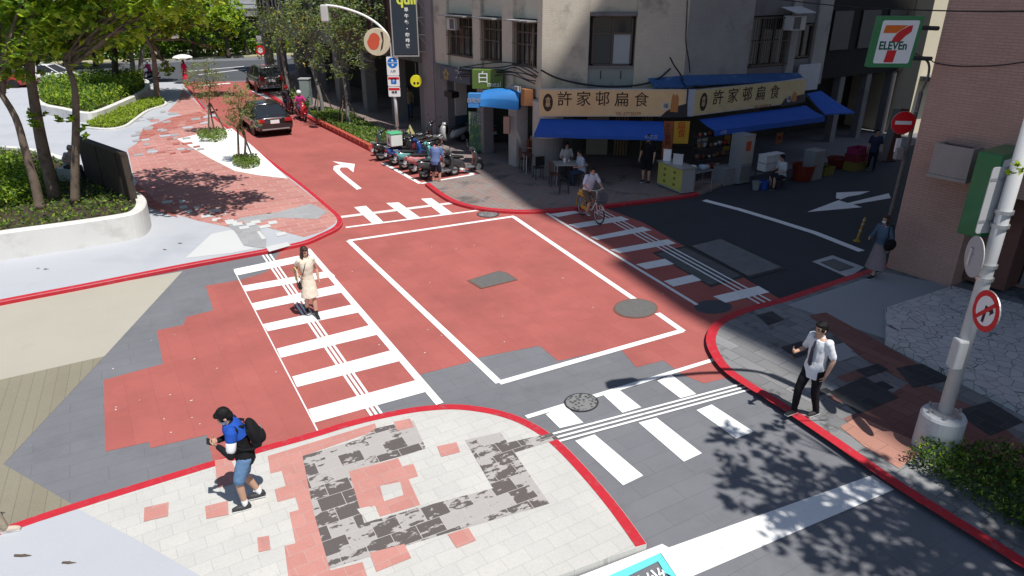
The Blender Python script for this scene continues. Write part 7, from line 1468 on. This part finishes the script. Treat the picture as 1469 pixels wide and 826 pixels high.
def rider(x, az, label, c, nm, helm):
    s_ = ride[x]; J = sit(.68); J.update(an=[(-.14, .38, .38), (.14, .38, .38)], kn=[(-.16, .3, .72), (.16, .3, .72)], wr=[(-.27, .42, 1.05), (.27, .42, 1.05)], el=[(-.28, .2, 1.08), (.28, .2, 1.08)])
    J = {a: ([(q[0], q[1] - .25, q[2]) for q in b] if isinstance(b, list) and a != 'toe' else ((b[0], b[1] - .25, b[2]) if isinstance(b, tuple) else b)) for a, b in J.items()}
    p, JJ, Hm = person(label, s_.location, az, J, fabric(nm, c), fabric('dark_jeans', (.04, .05, .08)), mat('dark_shoe', (.03, .03, .03)), None, hairb, 1.65, 1., .022, sleeve='long')
    mb = MB(); mb.ell(Hm @ V((0, -.01, .05)), (.13, .15, .13), 16); mb.build('helmet', helm, p, smooth=True)
rider(434, 150, 'scooter rider in pink top with pale helmet beside the black sedan', (.5, .04, .2), 'pink_cloth', white); rider(415, 150, 'dark dressed scooter rider with red helmet behind the pink one', (.05, .04, .05), 'dark_cloth', mat('helmet_red', (.4, .03, .03), .3)); rider(214, -80, 'avenue scooter rider in pink jacket with white helmet', (.5, .06, .2), 'pink_cloth2', white)
far('person in tan top and jeans standing under the arcade by the yellow sign', G(589, 169, SW), 205, stand(), (.45, .34, .2), (.08, .13, .22), n1='tan_top', n2='blue_jeans', hm=hairb)
far('person dressed all in black standing by the yellow menu cart', G(926, 262, SW), 215, stand(.11), (.012, .012, .014), (.012, .012, .014), n1='black_tee', n2='black_shorts', leg='shorts', h=1.78)
d1 = T1 + V((.25, .55, 0)); far('diner with white shirt at the far side of the pale table', G(812, 255, SW) + V((.0, .35, 0)), 170, sit(), (.55, .53, .52), (.05, .05, .07), n1='white_cloth', n2='dark_cloth2', hm=hairb); far('diner in pale blue shirt at the right end of the pale table', G(834, 265, SW), 250, sit(), (.42, .48, .58), (.04, .05, .09), n1='pale_blue_cloth', n2='navy_cloth')
far('diner in reddish clothes seated between the white and round pillars', G(756, 240, SW) + V((.1, .5, 0)), 130, sit(), (.25, .08, .05), (.05, .04, .04), n1='rust_cloth', n2='dark_cloth3')
for g, lb in ((G(812, 255, SW) + V((.0, .35, 0)), 'stool under the diner with the white shirt'), (G(834, 265, SW), 'stool under the diner in pale blue'), (G(756, 240, SW) + V((.1, .5, 0)), 'stool under the diner in reddish clothes')): stool(lb, g, brw, .2)
gw = G(1119, 270); far('worker with white shirt and blue apron seated by the foam boxes', gw, 250, sit(.40), (.55, .57, .6), (.03, .03, .04), n1='worker_white', n2='dark_shorts', leg='shorts', cap=None); stool('low stool under the seated alley worker', gw, black)
apm = mat('apron_blue', (.03, .08, .25), .7)
far('dark figure walking deep in the alley beside the magenta crate', G(1248, 245), 200, stand(.1, .15), (.04, .05, .09), (.02, .02, .03), n1='navy_top', n2='black_cloth4')
gs = G(98, 262, .55); gs = V((gs.x, gs.y, PLz - .42)); sp = atY(96, 232, G(120, 262, .7).y + .3)
JS = sit(.42); JS.update(chest=(0, .14, .86), neck=(0, .22, 1.0), head=(0, .28, 1.12), hp=25, lean=18)
far('person in grey cap seated on the planter bench behind the tree trunks', V((sp.x, sp.y, PLz - .12)), 105, JS, (.4, .38, .36), (.05, .05, .05), n1='grey_cloth', n2='black_cloth5', cap=mat('grey_cap', (.3, .28, .26), .8))
box_thing('bench_block', 'pale concrete seat block inside the planter below the seated person', 'bench', V((sp.x, sp.y, PLz - .14)), (.6, .45, .42), concrete)
backpack('black backpack lying beside the seated person on the planter bench', Matrix.Translation(V((sp.x + .75, sp.y - .3, PLz + .05))) @ Matrix.Rotation(.4, 4, 'Z'), blackbag)
bpy.data.scenes.remove(TMP)
